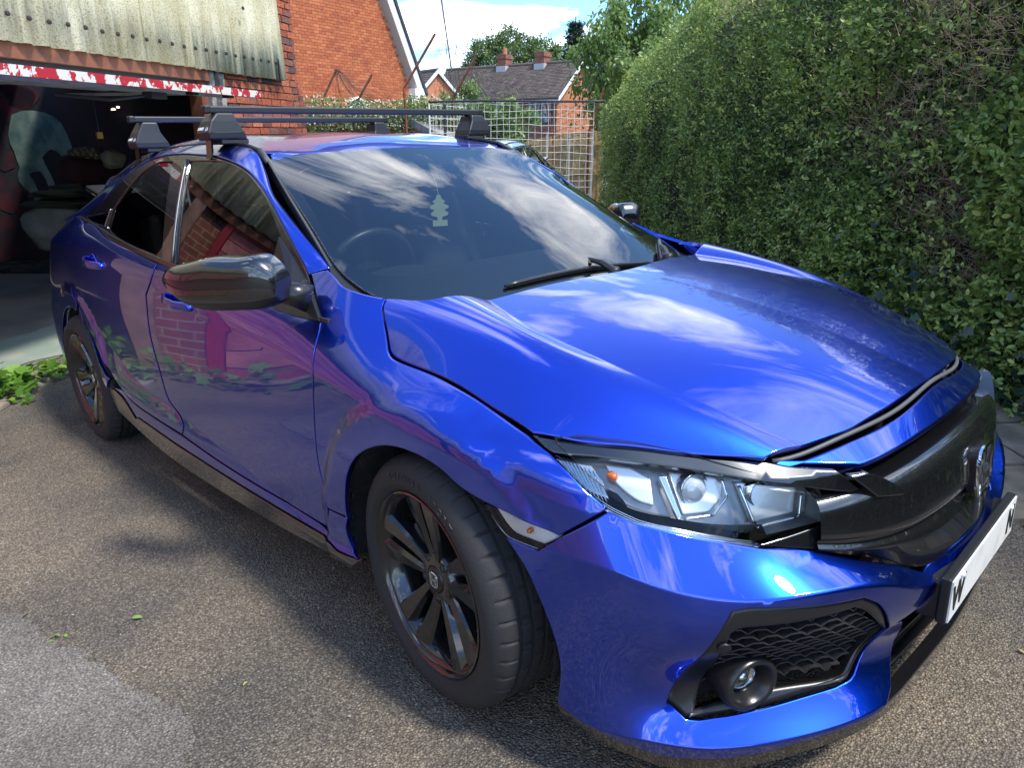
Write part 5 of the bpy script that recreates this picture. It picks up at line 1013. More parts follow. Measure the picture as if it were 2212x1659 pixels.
LF6 = [(0,1,6),(1,2,6),(2,3,6),(3,4,6),(4,5,6),(5,0,6)]
LEAF4 = np.array([(0,0,0),(.5,.27,.07),(1,0,0),(.5,-.27,.07)]); LF4 = [(0,1,2),(0,2,3)]
IVY = np.array([(0,0,0),(.1,.45,.03),(.42,.30,.04),(.55,.52,.02),(.66,.22,.05),(1,0,-.04),(.66,-.22,.05),(.55,-.52,.02),(.42,-.30,.04),(.1,-.45,.03),(.4,0,0)]); IVF = [(i, (i+1) % 10, 10) for i in range(10)]
def leaves(name, P, D, Nn, size, tint, m, parent=None, shape=(LEAF6, LF6), origin=None):
    """P base points, D growth directions, Nn face normals, size per leaf, tint 0..1"""
    T, Fc = shape; D = unitv(D); B = unitv(np.cross(Nn, D)); Z = np.cross(D, B); n = len(P); k = len(T); size = np.broadcast_to(np.asarray(size, float), (n,))
    V = P[:, None, :]+size[:, None, None]*(T[None, :, 0:1]*D[:, None, :]+T[None, :, 1:2]*B[:, None, :]+T[None, :, 2:3]*Z[:, None, :])
    V = V.reshape(-1, 3)
    if origin is not None: V = V-np.asarray(origin)
    F = (np.array(Fc)[None]+(np.arange(n)*k)[:, None, None]).reshape(-1, 3)
    me = bpy.data.meshes.new(name); me.vertices.add(len(V)); me.vertices.foreach_set('co', V.astype(np.float32).ravel()); me.loops.add(F.size); me.loops.foreach_set('vertex_index', F.astype(np.int32).ravel()); me.polygons.add(len(F)); me.polygons.foreach_set('loop_start', np.arange(0, F.size, 3, dtype=np.int32)); me.polygons.foreach_set('loop_total', np.full(len(F), 3, np.int32))
    me.update(calc_edges=True); a = me.attributes.new('tint', 'FLOAT', 'POINT'); a.data.foreach_set('value', np.repeat(np.broadcast_to(tint, (n,)), k).astype(np.float32)); me.materials.append(m); me.polygons.foreach_set('use_smooth', [True]*len(F))
    o = link(name, me, parent); o['kind'] = 'stuff'; return o
def twigs(name, A, Bq, r, m, parent=None, origin=None):
    """three-sided sticks"""
    D = unitv(Bq-A); X = unitv(np.cross(D, np.array([.3,.5,.81]))); Y = np.cross(D, X); n = len(A); ang = np.array([0, 2.094, 4.189]); r = np.broadcast_to(np.asarray(r, float), (n,))
    off = np.cos(ang)[None, :, None]*X[:, None]+np.sin(ang)[None, :, None]*Y[:, None]
    V = np.concatenate([A[:, None]+off*r[:, None, None], Bq[:, None]+off*r[:, None, None]*.45], 1).reshape(-1, 3)
    if origin is not None: V = V-np.asarray(origin)
    F = (np.array([(0,1,4,3),(1,2,5,4),(2,0,3,5)])[None]+(np.arange(n)*6)[:, None, None]).reshape(-1, 4)
    me = bpy.data.meshes.new(name); me.vertices.add(len(V)); me.vertices.foreach_set('co', V.astype(np.float32).ravel()); me.loops.add(F.size); me.loops.foreach_set('vertex_index', F.astype(np.int32).ravel()); me.polygons.add(len(F)); me.polygons.foreach_set('loop_start', np.arange(0, F.size, 4, dtype=np.int32)); me.polygons.foreach_set('loop_total', np.full(len(F), 4, np.int32)); me.update(calc_edges=True); me.materials.append(m)
    o = link(name, me, parent); o['kind'] = 'stuff'; return o
def vnoise(x, y, seed=0):
    """smooth value noise"""
    xi, yi = np.floor(x).astype(int), np.floor(y).astype(int); fx, fy = x-xi, y-yi; fx = fx*fx*(3-2*fx); fy = fy*fy*(3-2*fy)
    def hsh(i, j): v = np.sin(i*127.1+j*311.7+seed*74.7)*43758.5453; return v-np.floor(v)
    return (hsh(xi,yi)*(1-fx)+hsh(xi+1,yi)*fx)*(1-fy)+(hsh(xi,yi+1)*(1-fx)+hsh(xi+1,yi+1)*fx)*fy
# ---------------------------------------------------------------- privet hedge on the right
def hedge_a(b): return 2.80-.088*b+.35*sstep(5.0, 1.0, b)*0
def hedge_top(b): return np.interp(b, [-9,0,4,5.5,7,8.6,9.5,10.8,12.2,13.2,14.0], [1.0,.95,1.0,1.18,1.42,1.46,1.32,1.10,.86,.66,.30])
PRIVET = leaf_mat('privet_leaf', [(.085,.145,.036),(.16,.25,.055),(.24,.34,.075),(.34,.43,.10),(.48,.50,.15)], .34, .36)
TWIG = mat('dry_privet_twig', (.30,.21,.125), .85, noise=(40,(.46,.35,.22),.4,.6))
def build_hedge():
    H = thing('privet_hedge', 'tall clipped green privet hedge with bare twiggy patches beside the car', 'hedge', tuple(BG(2.6, 5, -1.55)))
    org = H.location
    # dark core keeps it from being see-through
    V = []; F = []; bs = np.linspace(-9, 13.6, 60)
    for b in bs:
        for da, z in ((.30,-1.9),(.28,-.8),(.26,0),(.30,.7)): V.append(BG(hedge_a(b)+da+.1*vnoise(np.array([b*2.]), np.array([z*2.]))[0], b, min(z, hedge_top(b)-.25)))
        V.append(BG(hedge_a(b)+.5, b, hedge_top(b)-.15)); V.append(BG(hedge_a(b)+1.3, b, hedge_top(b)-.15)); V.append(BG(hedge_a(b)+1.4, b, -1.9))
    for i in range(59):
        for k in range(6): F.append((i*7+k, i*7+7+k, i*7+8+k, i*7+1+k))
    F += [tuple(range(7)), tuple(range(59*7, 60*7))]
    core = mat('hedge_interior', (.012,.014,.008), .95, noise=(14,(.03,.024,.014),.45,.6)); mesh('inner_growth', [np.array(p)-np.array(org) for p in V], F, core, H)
    BLOB = [(5.0,.06,.55,.28),(4.35,.50,.4,.35),(4.5,-.40,.45,.24),(4.0,.85,.35,.3),(4.15,-.70,.35,.2),(7.8,1.25,.6,.18),(4.75,.80,.35,.25)]
    def bare(b, z):
        q = np.zeros_like(b)
        for cb, cz, rb, rz in BLOB: q = np.maximum(q, np.exp(-((b-cb)/rb)**2-((z-cz)/rz)**2))
        return q*(.55+.8*vnoise(b*5, z*5, 3))
    def face(n, b0, b1, size, tall=1.0, tint0=.0):
        b = rng.uniform(b0, b1, n); z = -1.62+(hedge_top(b)+1.62)*rng.uniform(0, 1, n)**.96
        bp = bare(b, z); clump = vnoise(b*3.2, z*3.2, 1)*.6+vnoise(b*8, z*8, 2)*.4
        k = rng.uniform(0, 1, n) > np.clip(bp*.95, 0, .84)+.35*(clump < .30)*rng.uniform(0, 1, n)
        b, z, clump, bp = b[k], z[k], clump[k], bp[k]; n = len(b)
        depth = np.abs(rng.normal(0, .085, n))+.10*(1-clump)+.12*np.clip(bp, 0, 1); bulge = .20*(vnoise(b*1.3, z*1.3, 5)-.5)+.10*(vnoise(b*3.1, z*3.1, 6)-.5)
        a = hedge_a(b)-.02+bulge+depth-.06*(clump > .62)
        a = a+np.maximum(0, z-(hedge_top(b)-.35))**2*1.1                    # rounded shoulder
        P = BGN(np.stack([a, b, z], -1)); g = rng.normal(0, 1, (n, 3))
        D = (-.75*RR+.30*UP)[None]*rng.uniform(.2, 1.2, (n, 1))+.62*g; Nn = (-.75*RR-.05*HH+.70*UP)[None]+.55*rng.normal(0, 1, (n, 3))
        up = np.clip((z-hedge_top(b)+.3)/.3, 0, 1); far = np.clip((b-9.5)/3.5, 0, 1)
        tint = np.clip(.30+.22*rng.normal(0, 1, n)+.42*(clump-.5)-1.0*depth-.8*bulge+.22*up+.18*far+.22*np.clip(bp, 0, 1)*rng.uniform(0, 1, n)+tint0+.10*np.clip((5.5-b)/2, 0, 1), 0, 1)  # tint also carries light: paler on top and both ends, darker in recesses
        return P, D, Nn, size*rng.uniform(.65, 1.3, n), tint
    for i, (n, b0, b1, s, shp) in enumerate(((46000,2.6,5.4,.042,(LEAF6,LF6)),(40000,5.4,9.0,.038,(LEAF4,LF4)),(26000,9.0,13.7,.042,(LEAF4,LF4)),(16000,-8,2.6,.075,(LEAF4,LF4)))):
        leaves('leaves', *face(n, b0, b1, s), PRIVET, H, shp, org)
    # top growth
    n = 14000; b = rng.uniform(3, 13.6, n); a = hedge_a(b)+rng.uniform(.1, 1.2, n); P = BGN(np.stack([a, b, hedge_top(b)-.08+rng.exponential(.05, n)], -1)); leaves('top_leaves', P, UP[None]+.9*rng.normal(0,1,(n,3)), -.5*RR[None]+UP[None]+.6*rng.normal(0,1,(n,3)), .04*rng.uniform(.7,1.3,n), np.clip(.6+.2*rng.normal(0,1,n),0,1), PRIVET, H, (LEAF4, LF4), org)
    # far end
    n = 5000; t = rng.uniform(0, 1, n); z = rng.uniform(-1.6, .5, n); b = 13.6+.25*np.abs(rng.normal(0,1,n)); a = hedge_a(b)+t*1.2; P = BGN(np.stack([a, b, z], -1)); leaves('end_leaves', P, rng.normal(0,1,(n,3)), rng.normal(0,1,(n,3)), .045, np.clip(.4+.2*rng.normal(0,1,n),0,1), PRIVET, H, (LEAF4, LF4), org)
    n = 900; b = rng.uniform(2.8, 9.5, n); z = -1.45+(hedge_top(b)+1.5)*rng.uniform(0, 1, n); A = BGN(np.stack([hedge_a(b)-.03+.2*(vnoise(b*1.3, z*1.3, 5)-.5), b, z], -1)); d = unitv((-.7*RR+.55*UP)[None]+.55*rng.normal(0,1,(n,3))); Ls = rng.uniform(.06,.17,n)[:, None]
    twigs('young_shoots', A, A+d*Ls, .0013, mat('green_shoot', (.20,.20,.08), .7), H, org); q = np.repeat(np.arange(n), 9); t = np.tile(np.linspace(.25, 1.02, 9), n)[:, None]; P = A[q]+d[q]*Ls[q]*t; D = .55*d[q]+.8*rng.normal(0,1,(len(q),3))
    leaves('shoot_leaves', P, D, UP[None]-.5*RR[None]+.5*rng.normal(0,1,(len(q),3)), .036*rng.uniform(.6,1.2,len(q)), np.clip(.66+.18*rng.normal(0,1,len(q)),0,1), PRIVET, H, (LEAF6, LF6), org)
    # twigs: dense in the bare patches, sparse elsewhere
    n = 26000; b = rng.uniform(2.8, 9.0, n); z = rng.uniform(-1.5, 1, n)*1.0; z = -1.5+(hedge_top(b)+1.45)*rng.uniform(0, 1, n); q = bare(b, z); k = rng.uniform(0, 1, n) < .015+.9*np.clip(q, 0, 1); b, z, q = b[k], z[k], q[k]; n = len(b)
    A = BGN(np.stack([hedge_a(b)+.04+np.abs(rng.normal(0,.10,n))+.05, b, z], -1)); g = rng.normal(0, 1, (n, 3)); d = unitv((-.55*RR+.35*UP)[None]+.85*g)
    Lh = rng.uniform(.04, .13, n)[:, None]; B1 = A+d*Lh; twigs('twigs', A, B1, rng.uniform(.0012,.0026,n), TWIG, H, org)
    d2 = unitv(d+.9*rng.normal(0,1,(n,3))); twigs('twig_ends', A+d*Lh*.6, A+d*Lh*.6+d2*rng.uniform(.03,.09,n)[:, None], .0011, TWIG, H, org)
    n = 260; b = rng.uniform(3, 6.6, n); z = rng.uniform(-1.3, 1.3, n); A = BGN(np.stack([hedge_a(b)+rng.uniform(.12,.3,n), b, z], -1)); twigs('stems', A, A+unitv(UP[None]+.5*rng.normal(0,1,(n,3)))*rng.uniform(.12,.3,n)[:, None], .004, TWIG, H, org)
    # ivy at the foot of the near end
    iv = thing('ivy_clump', 'dark glossy ivy spreading at the foot of the hedge', 'ivy', tuple(BG(2.5, 3.8, -1.5)))
    n = 2600; b = rng.uniform(2.6, 5.6, n); z = -1.62+np.abs(rng.normal(0, .30, n)); a = hedge_a(b)-.02+rng.normal(0,.05,n)-.10*np.clip(-1.25-z,0,1)*3*rng.uniform(0,1,n); P = BGN(np.stack([a, b, z], -1))
    leaves('ivy_leaves', P, -UP[None]*.5-.4*RR[None]+.6*rng.normal(0,1,(n,3)), -RR[None]+.6*UP[None]+.45*rng.normal(0,1,(n,3)), .058*rng.uniform(.6,1.3,n), np.clip(.25+.2*rng.normal(0,1,n),0,1), leaf_mat('ivy_leaf', [(.008,.024,.014),(.014,.042,.022),(.03,.075,.03),(.07,.13,.05)], .15, .3), iv, (IVY, IVF), iv.location)
    n = 60; b = rng.uniform(2.8, 5, n); A = BGN(np.stack([hedge_a(b)-.05, b, rng.uniform(-1.6,-1.2,n)], -1)); twigs('ivy_stems', A, A+unitv(HH[None]*rng.normal(0,1,(n,1))-.3*UP[None]+.3*rng.normal(0,1,(n,3)))*rng.uniform(.15,.4,n)[:, None], .003, TWIG, iv, iv.location)
build_hedge()
# ---------------------------------------------------------------- trees and shrubs
BARK = mat('grey_brown_bark', (.09,.065,.045), .9, noise=(8,(.05,.04,.03),.4,.6), bump=(20,.6))
def tree(name, label, cat, base, top, lobes, nl, size, m, group=None, tint=(.45,.2), droop=0, trunk=.18):
    """lobes [(a,b,z,r)] in place coordinates; leaves gather in clumps on the lobes"""
    B = BG(*base); T = thing(name, label, cat, tuple(B), group); mb = MB(); Tp = BG(*top); mid = (B*.55+Tp*.45)+RR*rng.normal(0,.15)
    mb.tube([B-UP*.3, mid, Tp], [trunk, trunk*.7, trunk*.25], 8)
    for l in lobes[:10]: mb.tube([mid*.6+Tp*.4 if l[2] > 0 else mid, BG(*l[:3])], [trunk*.35, trunk*.08], 5)
    mb.v = [tuple(np.array(p)-B) for p in mb.v]; mb.build('trunk', BARK, T, True)
    P = []; tn = []; lw = np.array([l[3]**2.2 for l in lobes]); lw /= lw.sum()
    for l, w in zip(lobes, lw):
        k = int(nl*w); ncl = max(6, int(18*min(1.6, l[3]))); cd = unitv(rng.normal(0, 1, (ncl, 3))); cr = rng.uniform(.55, 1.05, ncl)*l[3]; cc = BG(*l[:3])[None]+cd*cr[:, None]*np.array([1,1,.82])
        i = rng.integers(0, ncl, k); p = cc[i]+rng.normal(0, .19*l[3], (k, 3))
        if droop: p = p-UP[None]*rng.exponential(droop, k)[:, None]
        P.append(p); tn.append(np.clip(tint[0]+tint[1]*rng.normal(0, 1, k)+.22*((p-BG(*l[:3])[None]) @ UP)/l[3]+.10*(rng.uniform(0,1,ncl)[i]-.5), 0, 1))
    P = np.vstack(P); tn = np.concatenate(tn); n = len(P)
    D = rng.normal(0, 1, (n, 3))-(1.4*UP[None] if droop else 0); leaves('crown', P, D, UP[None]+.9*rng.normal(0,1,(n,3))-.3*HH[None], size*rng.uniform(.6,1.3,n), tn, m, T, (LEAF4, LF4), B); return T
OAK = leaf_mat('broadleaf', [(.035,.07,.018),(.075,.13,.035),(.13,.20,.055),(.21,.27,.09)], .3, .5); LIGHTG = leaf_mat('light_leaf', [(.06,.12,.025),(.12,.21,.05),(.20,.30,.08),(.32,.40,.13)], .45, .45); FIR = leaf_mat('fir_needles', [(.012,.030,.016),(.025,.052,.028),(.045,.08,.04)], .1, .6)
def lob(a0, a1, b, z0, z1, n, r0, r1): return [(rng.uniform(a0, a1), b+rng.uniform(-1.5, 1.5), rng.uniform(z0, z1), rng.uniform(r0, r1)) for _ in range(n)]
tree('tree', 'large round-headed tree rising behind the far tiled roof', 'tree', (-1,72,-3), (-.5,72,7.5), [(-3.2,72,6.7,1.2),(-1.6,72,7.6,1.3),(-.2,72,7.9,1.2),(1.2,72,7.3,1.3),(2.6,73,7.0,1.3),(-2.3,71,6.0,1.1),(0,71,6.2,1.4),(2.0,71,5.8,1.4),(3.8,73,6.4,1.3),(5.0,74,6.6,1.3),(6.2,74,6.2,1.3),(-3.9,72,5.6,.9)], 20000, .24, OAK, tint=(.5,.2))
tree('tree', 'loose pale-leaved tree arching over the hedge end', 'tree', (4.6,22,-2), (4.2,22,3.2), [(2.6,21.5,2.6,.75),(3.3,22,3.3,.9),(4.2,22,2.5,1.0),(5.2,22,3.4,1.0),(3.4,21,1.6,.9),(4.6,21,1.3,1.0),(2.4,22,1.5,.7),(6.0,22,2.6,1.0),(3.0,21.5,.7,.8),(2.0,21.8,2.2,.45)], 17000, .15, LIGHTG, tint=(.55,.2), droop=.18, trunk=.12)
tree('shrub', 'green leafy shrub directly behind the white wire panel', 'shrub', (-1.2,17,-2), (-1.1,17,1.0), [(-1.5,17,.40,.45),(-.9,17,.55,.45),(-.4,17,.25,.5),(-1.2,16.8,.2,.6),(-.3,16.8,-.1,.6),(-1.0,16.6,-.5,.6),(.2,17,.2,.45)], 9000, .10, LIGHTG, tint=(.4,.2), trunk=.06)
tree('tree', 'leafy tree crowding the hedge top on the far side', 'tree', (4.3,15,-2), (4.2,15,2.6), [(3.3,15,1.4,.7),(3.9,15,2.1,.8),(4.8,15,2.4,.9),(3.1,14.8,.7,.6),(2.6,14.8,.4,.5)], 9000, .10, LIGHTG, tint=(.42,.2), trunk=.1)
tree('tree', 'dark broadleaf tree between the far house and the hedge', 'tree', (6.5,46,-3), (6.3,46,4), [(5.4,46,3.0,1.0),(6.2,46,4.0,1.2),(7.2,46,3.2,1.2),(5.6,45,1.6,1.0),(8.4,46,4.4,1.3),(7,45,1.4,1.1)], 8000, .22, OAK, tint=(.35,.2))
def fir():
    B = BG(4.9, 62, -3); T = thing('fir_tree', 'dark pointed conifer top showing above the other trees', 'tree', tuple(B)); MB().tube([(0,0,0), tuple(UP*11.4)], [.3,.04], 8).build('trunk', BARK, T, True)
    P = []; D = []
    for z in np.arange(5.0, 11.2, .42):
        L = .35+.24*(11.4-z); n = 9
        for k in range(n):
            a = k*2*math.pi/n+z*3; d = RR*math.cos(a)+HH*math.sin(a); m = 70; t = rng.uniform(.1, 1, m)[:, None]; q = UP*z+d[None]*t*L-UP[None]*(.25*t**1.6*L)+rng.normal(0, .10, (m, 3)); P.append(q); D.append(np.repeat((d-.4*UP)[None], m, 0)+.5*rng.normal(0,1,(m,3)))
    P = np.vstack(P); leaves('crown', P, np.vstack(D), UP[None]+.5*rng.normal(0,1,(len(P),3)), .22, np.clip(.4+.25*rng.normal(0,1,len(P)),0,1), FIR, T, (LEAF4, LF4))
fir()
# ---------------------------------------------------------------- brick gable house
NEWBRICK = island_mat('orange_house_brick', [(.36,.095,.035),(.44,.135,.055),(.33,.085,.035),(.47,.155,.065),(.40,.11,.045),(.30,.075,.035)], .85, (60,.3), 'island', (10,.10)); NEWBRICK_O = island_mat('orange_house_brick_single', [(.36,.095,.035),(.44,.135,.055),(.33,.085,.035),(.47,.155,.065),(.40,.11,.045),(.28,.07,.04)], .85, (60,.3), 'object', (10,.10))
PINKMORT = mat('pale_pink_mortar', (.52,.27,.17), .95, bump=(60,.3)); UPVC = mat('white_upvc', (.74,.74,.72), .4); SLATE = mat('dark_roof_edge', (.035,.037,.042), .6)
def build_gable():
    C0 = np.array([-3.19, 24.7]); T = np.array([-.486, -.874]); Nv = np.array([.874, -.486])      # corner, along the wall towards us, outward
    H = thing('brick_house', 'orange brick gable house with white bargeboards behind the garage', 'house', tuple(BG(*C0, -3)))
    def W(t, n, z): q = C0+T*t+Nv*n; return BG(q[0], q[1], z)
    Tt = RR*T[0]+HH*T[1]; Nn = RR*Nv[0]+HH*Nv[1]
    def hp(mb, name, m, par=H, **k): mb.v = [tuple(np.array(p)-np.array(H.location)) for p in mb.v]; return mb.build(name, m, par, **k)
    top = lambda t: 1.36+t*1.76                                             # verge height
    hp(MB().add([W(0,-.012,-3), W(8,-.012,-3), W(8,-.012,9), W(4.3,-.012,9), W(0,-.012,top(0)+.02)], [(0,1,2,3,4)]), 'mortar_bed', PINKMORT)
    hp(MB().add([W(0,-.012,-3), W(0,-.012,top(0)), W(0,-6,top(0)), W(0,-6,-3)], [(0,1,2,3)]), 'side_wall', PINKMORT)
    row = 0; cells = []
    win = (2.62, .36)                                                        # arched window centre, half width
    for z in np.arange(-.45, 3.9, .075):
        t = -.11 if row % 2 else 0.
        while t < 6.0:
            a, b = max(t, 0), t+.215
            if top(a) > z+.07 and not (abs((a+b)/2-win[0]) < win[1]+.08 and z < .98-.6*((a+b)/2-win[0])**2*2.2 and z > -2): cells.append((a, b, z))
            t += .225
        row += 1
    cells.sort(key=lambda c: -c[0])
    me = unit_box(NEWBRICK_O); mb = MB(); fr = lambda a, b, z: frame(W((a+b)/2, -.022, z+.0325), Tt, -Nn, UP)
    vis = [c for c in cells if c[2] > .15]; chosen = set(vis[:300])
    for c in cells:
        a, b, z = c; M = fr(*c) @ Matrix.Diagonal((b-a, .05, .064, 1)); M.translation -= H.location
        if c in chosen: piece('brick', me, H, M)
        else: mb.add([M @ Vector((x/2, y/2, q/2)) for x in (-1,1) for y in (-1,1) for q in (-1,1)], [(0,1,3,2),(4,6,7,5),(0,4,5,1),(2,3,7,6),(0,2,6,4),(1,5,7,3)])
    tag(mb.build('brick_field', NEWBRICK, H), kind='stuff')
    # bargeboard, soffit, roof edge
    d = np.array([1, 1.76]); d = d/np.linalg.norm(d); p = np.array([-d[1], d[0]])
    def barge(l0, l1, h0, h1, n0, n1): return MB().add([W(l*d[0]+h*p[0]-.02, n, 1.36+l*d[1]+h*p[1]) for l in (l0, l1) for h in (h0, h1) for n in (n0, n1)], [(0,1,3,2),(4,6,7,5),(0,4,5,1),(2,3,7,6),(0,2,6,4),(1,5,7,3)])
    hp(barge(-.25, 6, -.02, .24, .22, .25), 'bargeboard', UPVC); hp(barge(-.25, 6, -.03, -.018, -.01, .225), 'soffit', mat('grey_soffit', (.45,.44,.44), .5)); hp(barge(-.45, 6, .243, .33, -6, .30), 'roof_edge', SLATE)
    hp(MB().add([W(t, n, z) for t in (-.42, .12) for n in (-.05, .26) for z in (1.02, 1.30)], [(0,1,3,2),(4,6,7,5),(0,4,5,1),(2,3,7,6),(0,2,6,4),(1,5,7,3)]), 'eaves_box', UPVC)
    hp(MB().tube([W(-.10,-.1,1.0), W(-.10,-.1,.82)], .05, 8), 'downpipe', SLATE)
    # arched window
    arc = [(win[0]+win[1]*math.cos(a), .50+.42*math.sin(a)) for a in np.linspace(0, math.pi, 19)]
    fr_ = hp(MB().tube([W(win[0]+win[1],.02,-.9)]+[W(t,.02,z) for t, z in arc]+[W(win[0]-win[1],.02,-.9)], .045, 6), 'arched_window', UPVC)
    hp(MB().add([W(t,-.005,z) for t, z in arc]+[W(win[0]-win[1],-.005,-.9), W(win[0]+win[1],-.005,-.9)], [tuple(range(21))]), 'pane', mat('dark_window', (.02,.025,.035), .08, 0, .5), fr_)
    hp(MB().tube([W(win[0]-.02,.02,.86), W(win[0]-.02,.02,-.9)], .022, 5), 'glazing_bar', UPVC, fr_); hp(MB().tube([W(win[0]-win[1],.02,.42), W(win[0]+.05,.02,.47)], .02, 5), 'glazing_bar', UPVC, fr_)
build_gable()
# ---------------------------------------------------------------- far houses
TILE = island_mat('brown_roof_tile', [(.085,.066,.055),(.115,.088,.072),(.07,.055,.048),(.13,.10,.08)], .85, (20,.4), 'island', (1.5,.15)); SHADEB = brickwall_mat('brick_shade_tone', (.24,.075,.05), (.18,.06,.045), (.26,.19,.15)); SUNB = brickwall_mat('brick_sunlit_tone', (.50,.17,.07), (.42,.13,.055), (.45,.30,.20))  # sun and shade in the brick colours: dark fronts, bright end walls
def house(name, label, P0, P1, depth, eave, ridge, base=-3.4, chim=(), windows=(), garage_door=None, rows=22, overL=.3, overR=.3):
    """front wall P0->P1 (a,b), ridge behind it"""
    P0, P1 = np.array(P0, float), np.array(P1, float); u = (P1-P0)/np.linalg.norm(P1-P0); L = np.linalg.norm(P1-P0); n = np.array([-u[1], u[0]])
    if n[1] < 0: n = -n                                                     # away from us
    H = thing(name, label, 'house', tuple(BG(*P0, base))); org = np.array(H.location)
    def W(t, d, z): q = P0+u*t+n*d; return BG(q[0], q[1], z)
    def hp(mb, nm, m, par=H, **k): mb.v = [tuple(np.array(p)-org) for p in mb.v]; return mb.build(nm, m, par, **k)
    def quad(nm, t0, t1, z0, z1, m):                                        # brick-mapped front wall
        me = bpy.data.meshes.new(nm); me.from_pydata([(0,0,0),(t1-t0,0,0),(t1-t0,0,z1-z0),(0,0,z1-z0)], [], [(0,1,2,3)]); me.materials.append(m); o = link(nm, me, H); U3 = RR*u[0]+HH*u[1]; N3 = RR*n[0]+HH*n[1]; M = frame(W(t0,0,z0)-org, U3, N3, UP); o.matrix_local = M; return o
    quad('front_wall', 0, L, base, eave, SHADEB)
    for t, nm in ((0, 'end_wall'), (L, 'end_wall')):
        me = bpy.data.meshes.new(nm); me.from_pydata([(0,0,base),(depth,0,base),(depth,0,eave),(depth/2,0,ridge),(0,0,eave)], [], [(0,1,2,3,4)]); me.materials.append(SUNB); o = link(nm, me, H); U3 = RR*u[0]+HH*u[1]; N3 = RR*n[0]+HH*n[1]; o.matrix_local = frame(W(t,0,0)-org, N3, -U3, UP)
    mb = MB(); rng2 = np.random.default_rng(3)                              # tiles in overlapping courses
    for k in range(rows):
        f0, f1 = k/rows, (k+1.25)/rows; t = -overL+(.11 if k % 2 else 0)
        while t < L+overR:
            e = min(t+.30, L+overR); z0, z1 = eave-.1+(ridge-eave+.1)*f0, eave-.1+(ridge-eave+.1)*min(f1, 1); d0, d1 = -.15+(depth/2+.15)*f0, -.15+(depth/2+.15)*min(f1, 1); q = .035+rng2.uniform(0,.012)
            mb.add([W(t+.006,d0,z0+q+.03), W(e-.006,d0,z0+q+.03), W(e-.006,d1,z1+q), W(t+.006,d1,z1+q), W(t+.006,d0,z0), W(e-.006,d0,z0)], [(0,1,2,3),(4,5,1,0)]); t = e
    tag(hp(mb, 'roof_tiles', TILE), kind='stuff')
    hp(MB().add([W(-overL,depth/2,ridge+.02), W(L+overR,depth/2,ridge+.02), W(L+overR,depth+.2,eave), W(-overL,depth+.2,eave)], [(0,1,2,3)]), 'rear_roof', mat('plain_roof', (.10,.08,.065), .9))
    hp(MB().tube([W(-overL,depth/2,ridge+.06), W(L+overR,depth/2,ridge+.06)], .10, 8), 'ridge_tiles', mat('ridge_clay', (.12,.09,.075), .9))
    for t in (-overL, L+overR):
        for d0, d1 in ((-.25, depth/2), (depth+.25, depth/2)):
            z0 = eave-.16; hp(MB().add([W(t+o_, d, z) for o_ in (-.03,.03) for d, zz in ((d0, z0), (d1, ridge+.05)) for z in (zz-.17, zz+.05)], [(0,1,3,2),(4,6,7,5),(0,4,5,1),(2,3,7,6),(0,2,6,4),(1,5,7,3)]), 'bargeboard', UPVC)
    hp(MB().tube([W(-overL,-.22,eave-.10), W(L+overR,-.22,eave-.10)], .06, 6), 'gutter', SLATE); hp(MB().add([W(t,d,z) for t in (-overL, L+overR) for d in (-.16,-.13) for z in (eave-.30, eave-.12)], [(0,1,3,2),(4,6,7,5),(0,4,5,1),(2,3,7,6),(0,2,6,4),(1,5,7,3)]), 'fascia', UPVC)
    for t, hgt, w, pot in chim:
        c = hp(MB().add([W(t+x,depth/2+y,z) for x in (-w,w) for y in (-w,w) for z in (ridge-.6, ridge+hgt)], [(0,1,3,2),(4,6,7,5),(0,4,5,1),(2,3,7,6),(0,2,6,4),(1,5,7,3)]), 'chimney', mat('chimney_brick', (.27,.10,.06), .9, noise=(6,(.17,.07,.05),.4,.6)))
        hp(MB().add([W(t+x,depth/2+y,z) for x in (-w*1.15,w*1.15) for y in (-w*1.15,w*1.15) for z in (ridge+hgt-.28, ridge+hgt-.1)], [(0,1,3,2),(4,6,7,5),(0,4,5,1),(2,3,7,6),(0,2,6,4),(1,5,7,3)]), 'chimney_band', MATS['chimney_brick'], c)
        hp(MB().add([W(t+x,depth/2+y,z) for x in (-w*1.1,w*1.1) for y in (-w*1.25,w*1.1) for z in (ridge-.45, ridge+.02)], [(0,1,3,2),(4,6,7,5),(0,4,5,1),(2,3,7,6),(0,2,6,4),(1,5,7,3)]), 'lead_flashing', mat('lead', (.38,.39,.40), .6), c)
        if pot: hp(MB().tube([W(t,depth/2,ridge+hgt-.02), W(t,depth/2,ridge+hgt+.42)], [.17,.13], 10), 'chimney_pot', mat('terracotta', (.42,.13,.06), .8), c)
    for t0, t1, z0, z1, nb in windows:
        f = hp(MB().add([W(t,d,z) for t in (t0,t1) for d in (-.06,.05) for z in (z0,z1)], [(0,1,3,2),(4,6,7,5),(0,4,5,1),(2,3,7,6),(0,2,6,4),(1,5,7,3)]), 'window', mat('dark_frame', (.05,.04,.04), .5))
        for i in range(nb):
            a, b = t0+(t1-t0)*(i/nb)+.06, t0+(t1-t0)*((i+1)/nb)-.06; hp(MB().add([W(a,-.07,z0+.07), W(b,-.07,z0+.07), W(b,-.07,z1-.07), W(a,-.07,z1-.07)], [(0,1,2,3)]), 'pane', mat('pale_curtained_pane', (.35,.37,.40), .1, 0, .4, noise=(5,(.12,.13,.15),.4,.6)), f)
    if garage_door: t0, t1, z0, z1 = garage_door; hp(MB().add([W(t,d,z) for t in (t0,t1) for d in (-.5,.05) for z in (z0,z1)], [(0,1,3,2),(4,6,7,5),(0,4,5,1),(2,3,7,6),(0,2,6,4),(1,5,7,3)]), 'garage_door', mat('white_garage_door', (.62,.66,.74), .5))
    return H
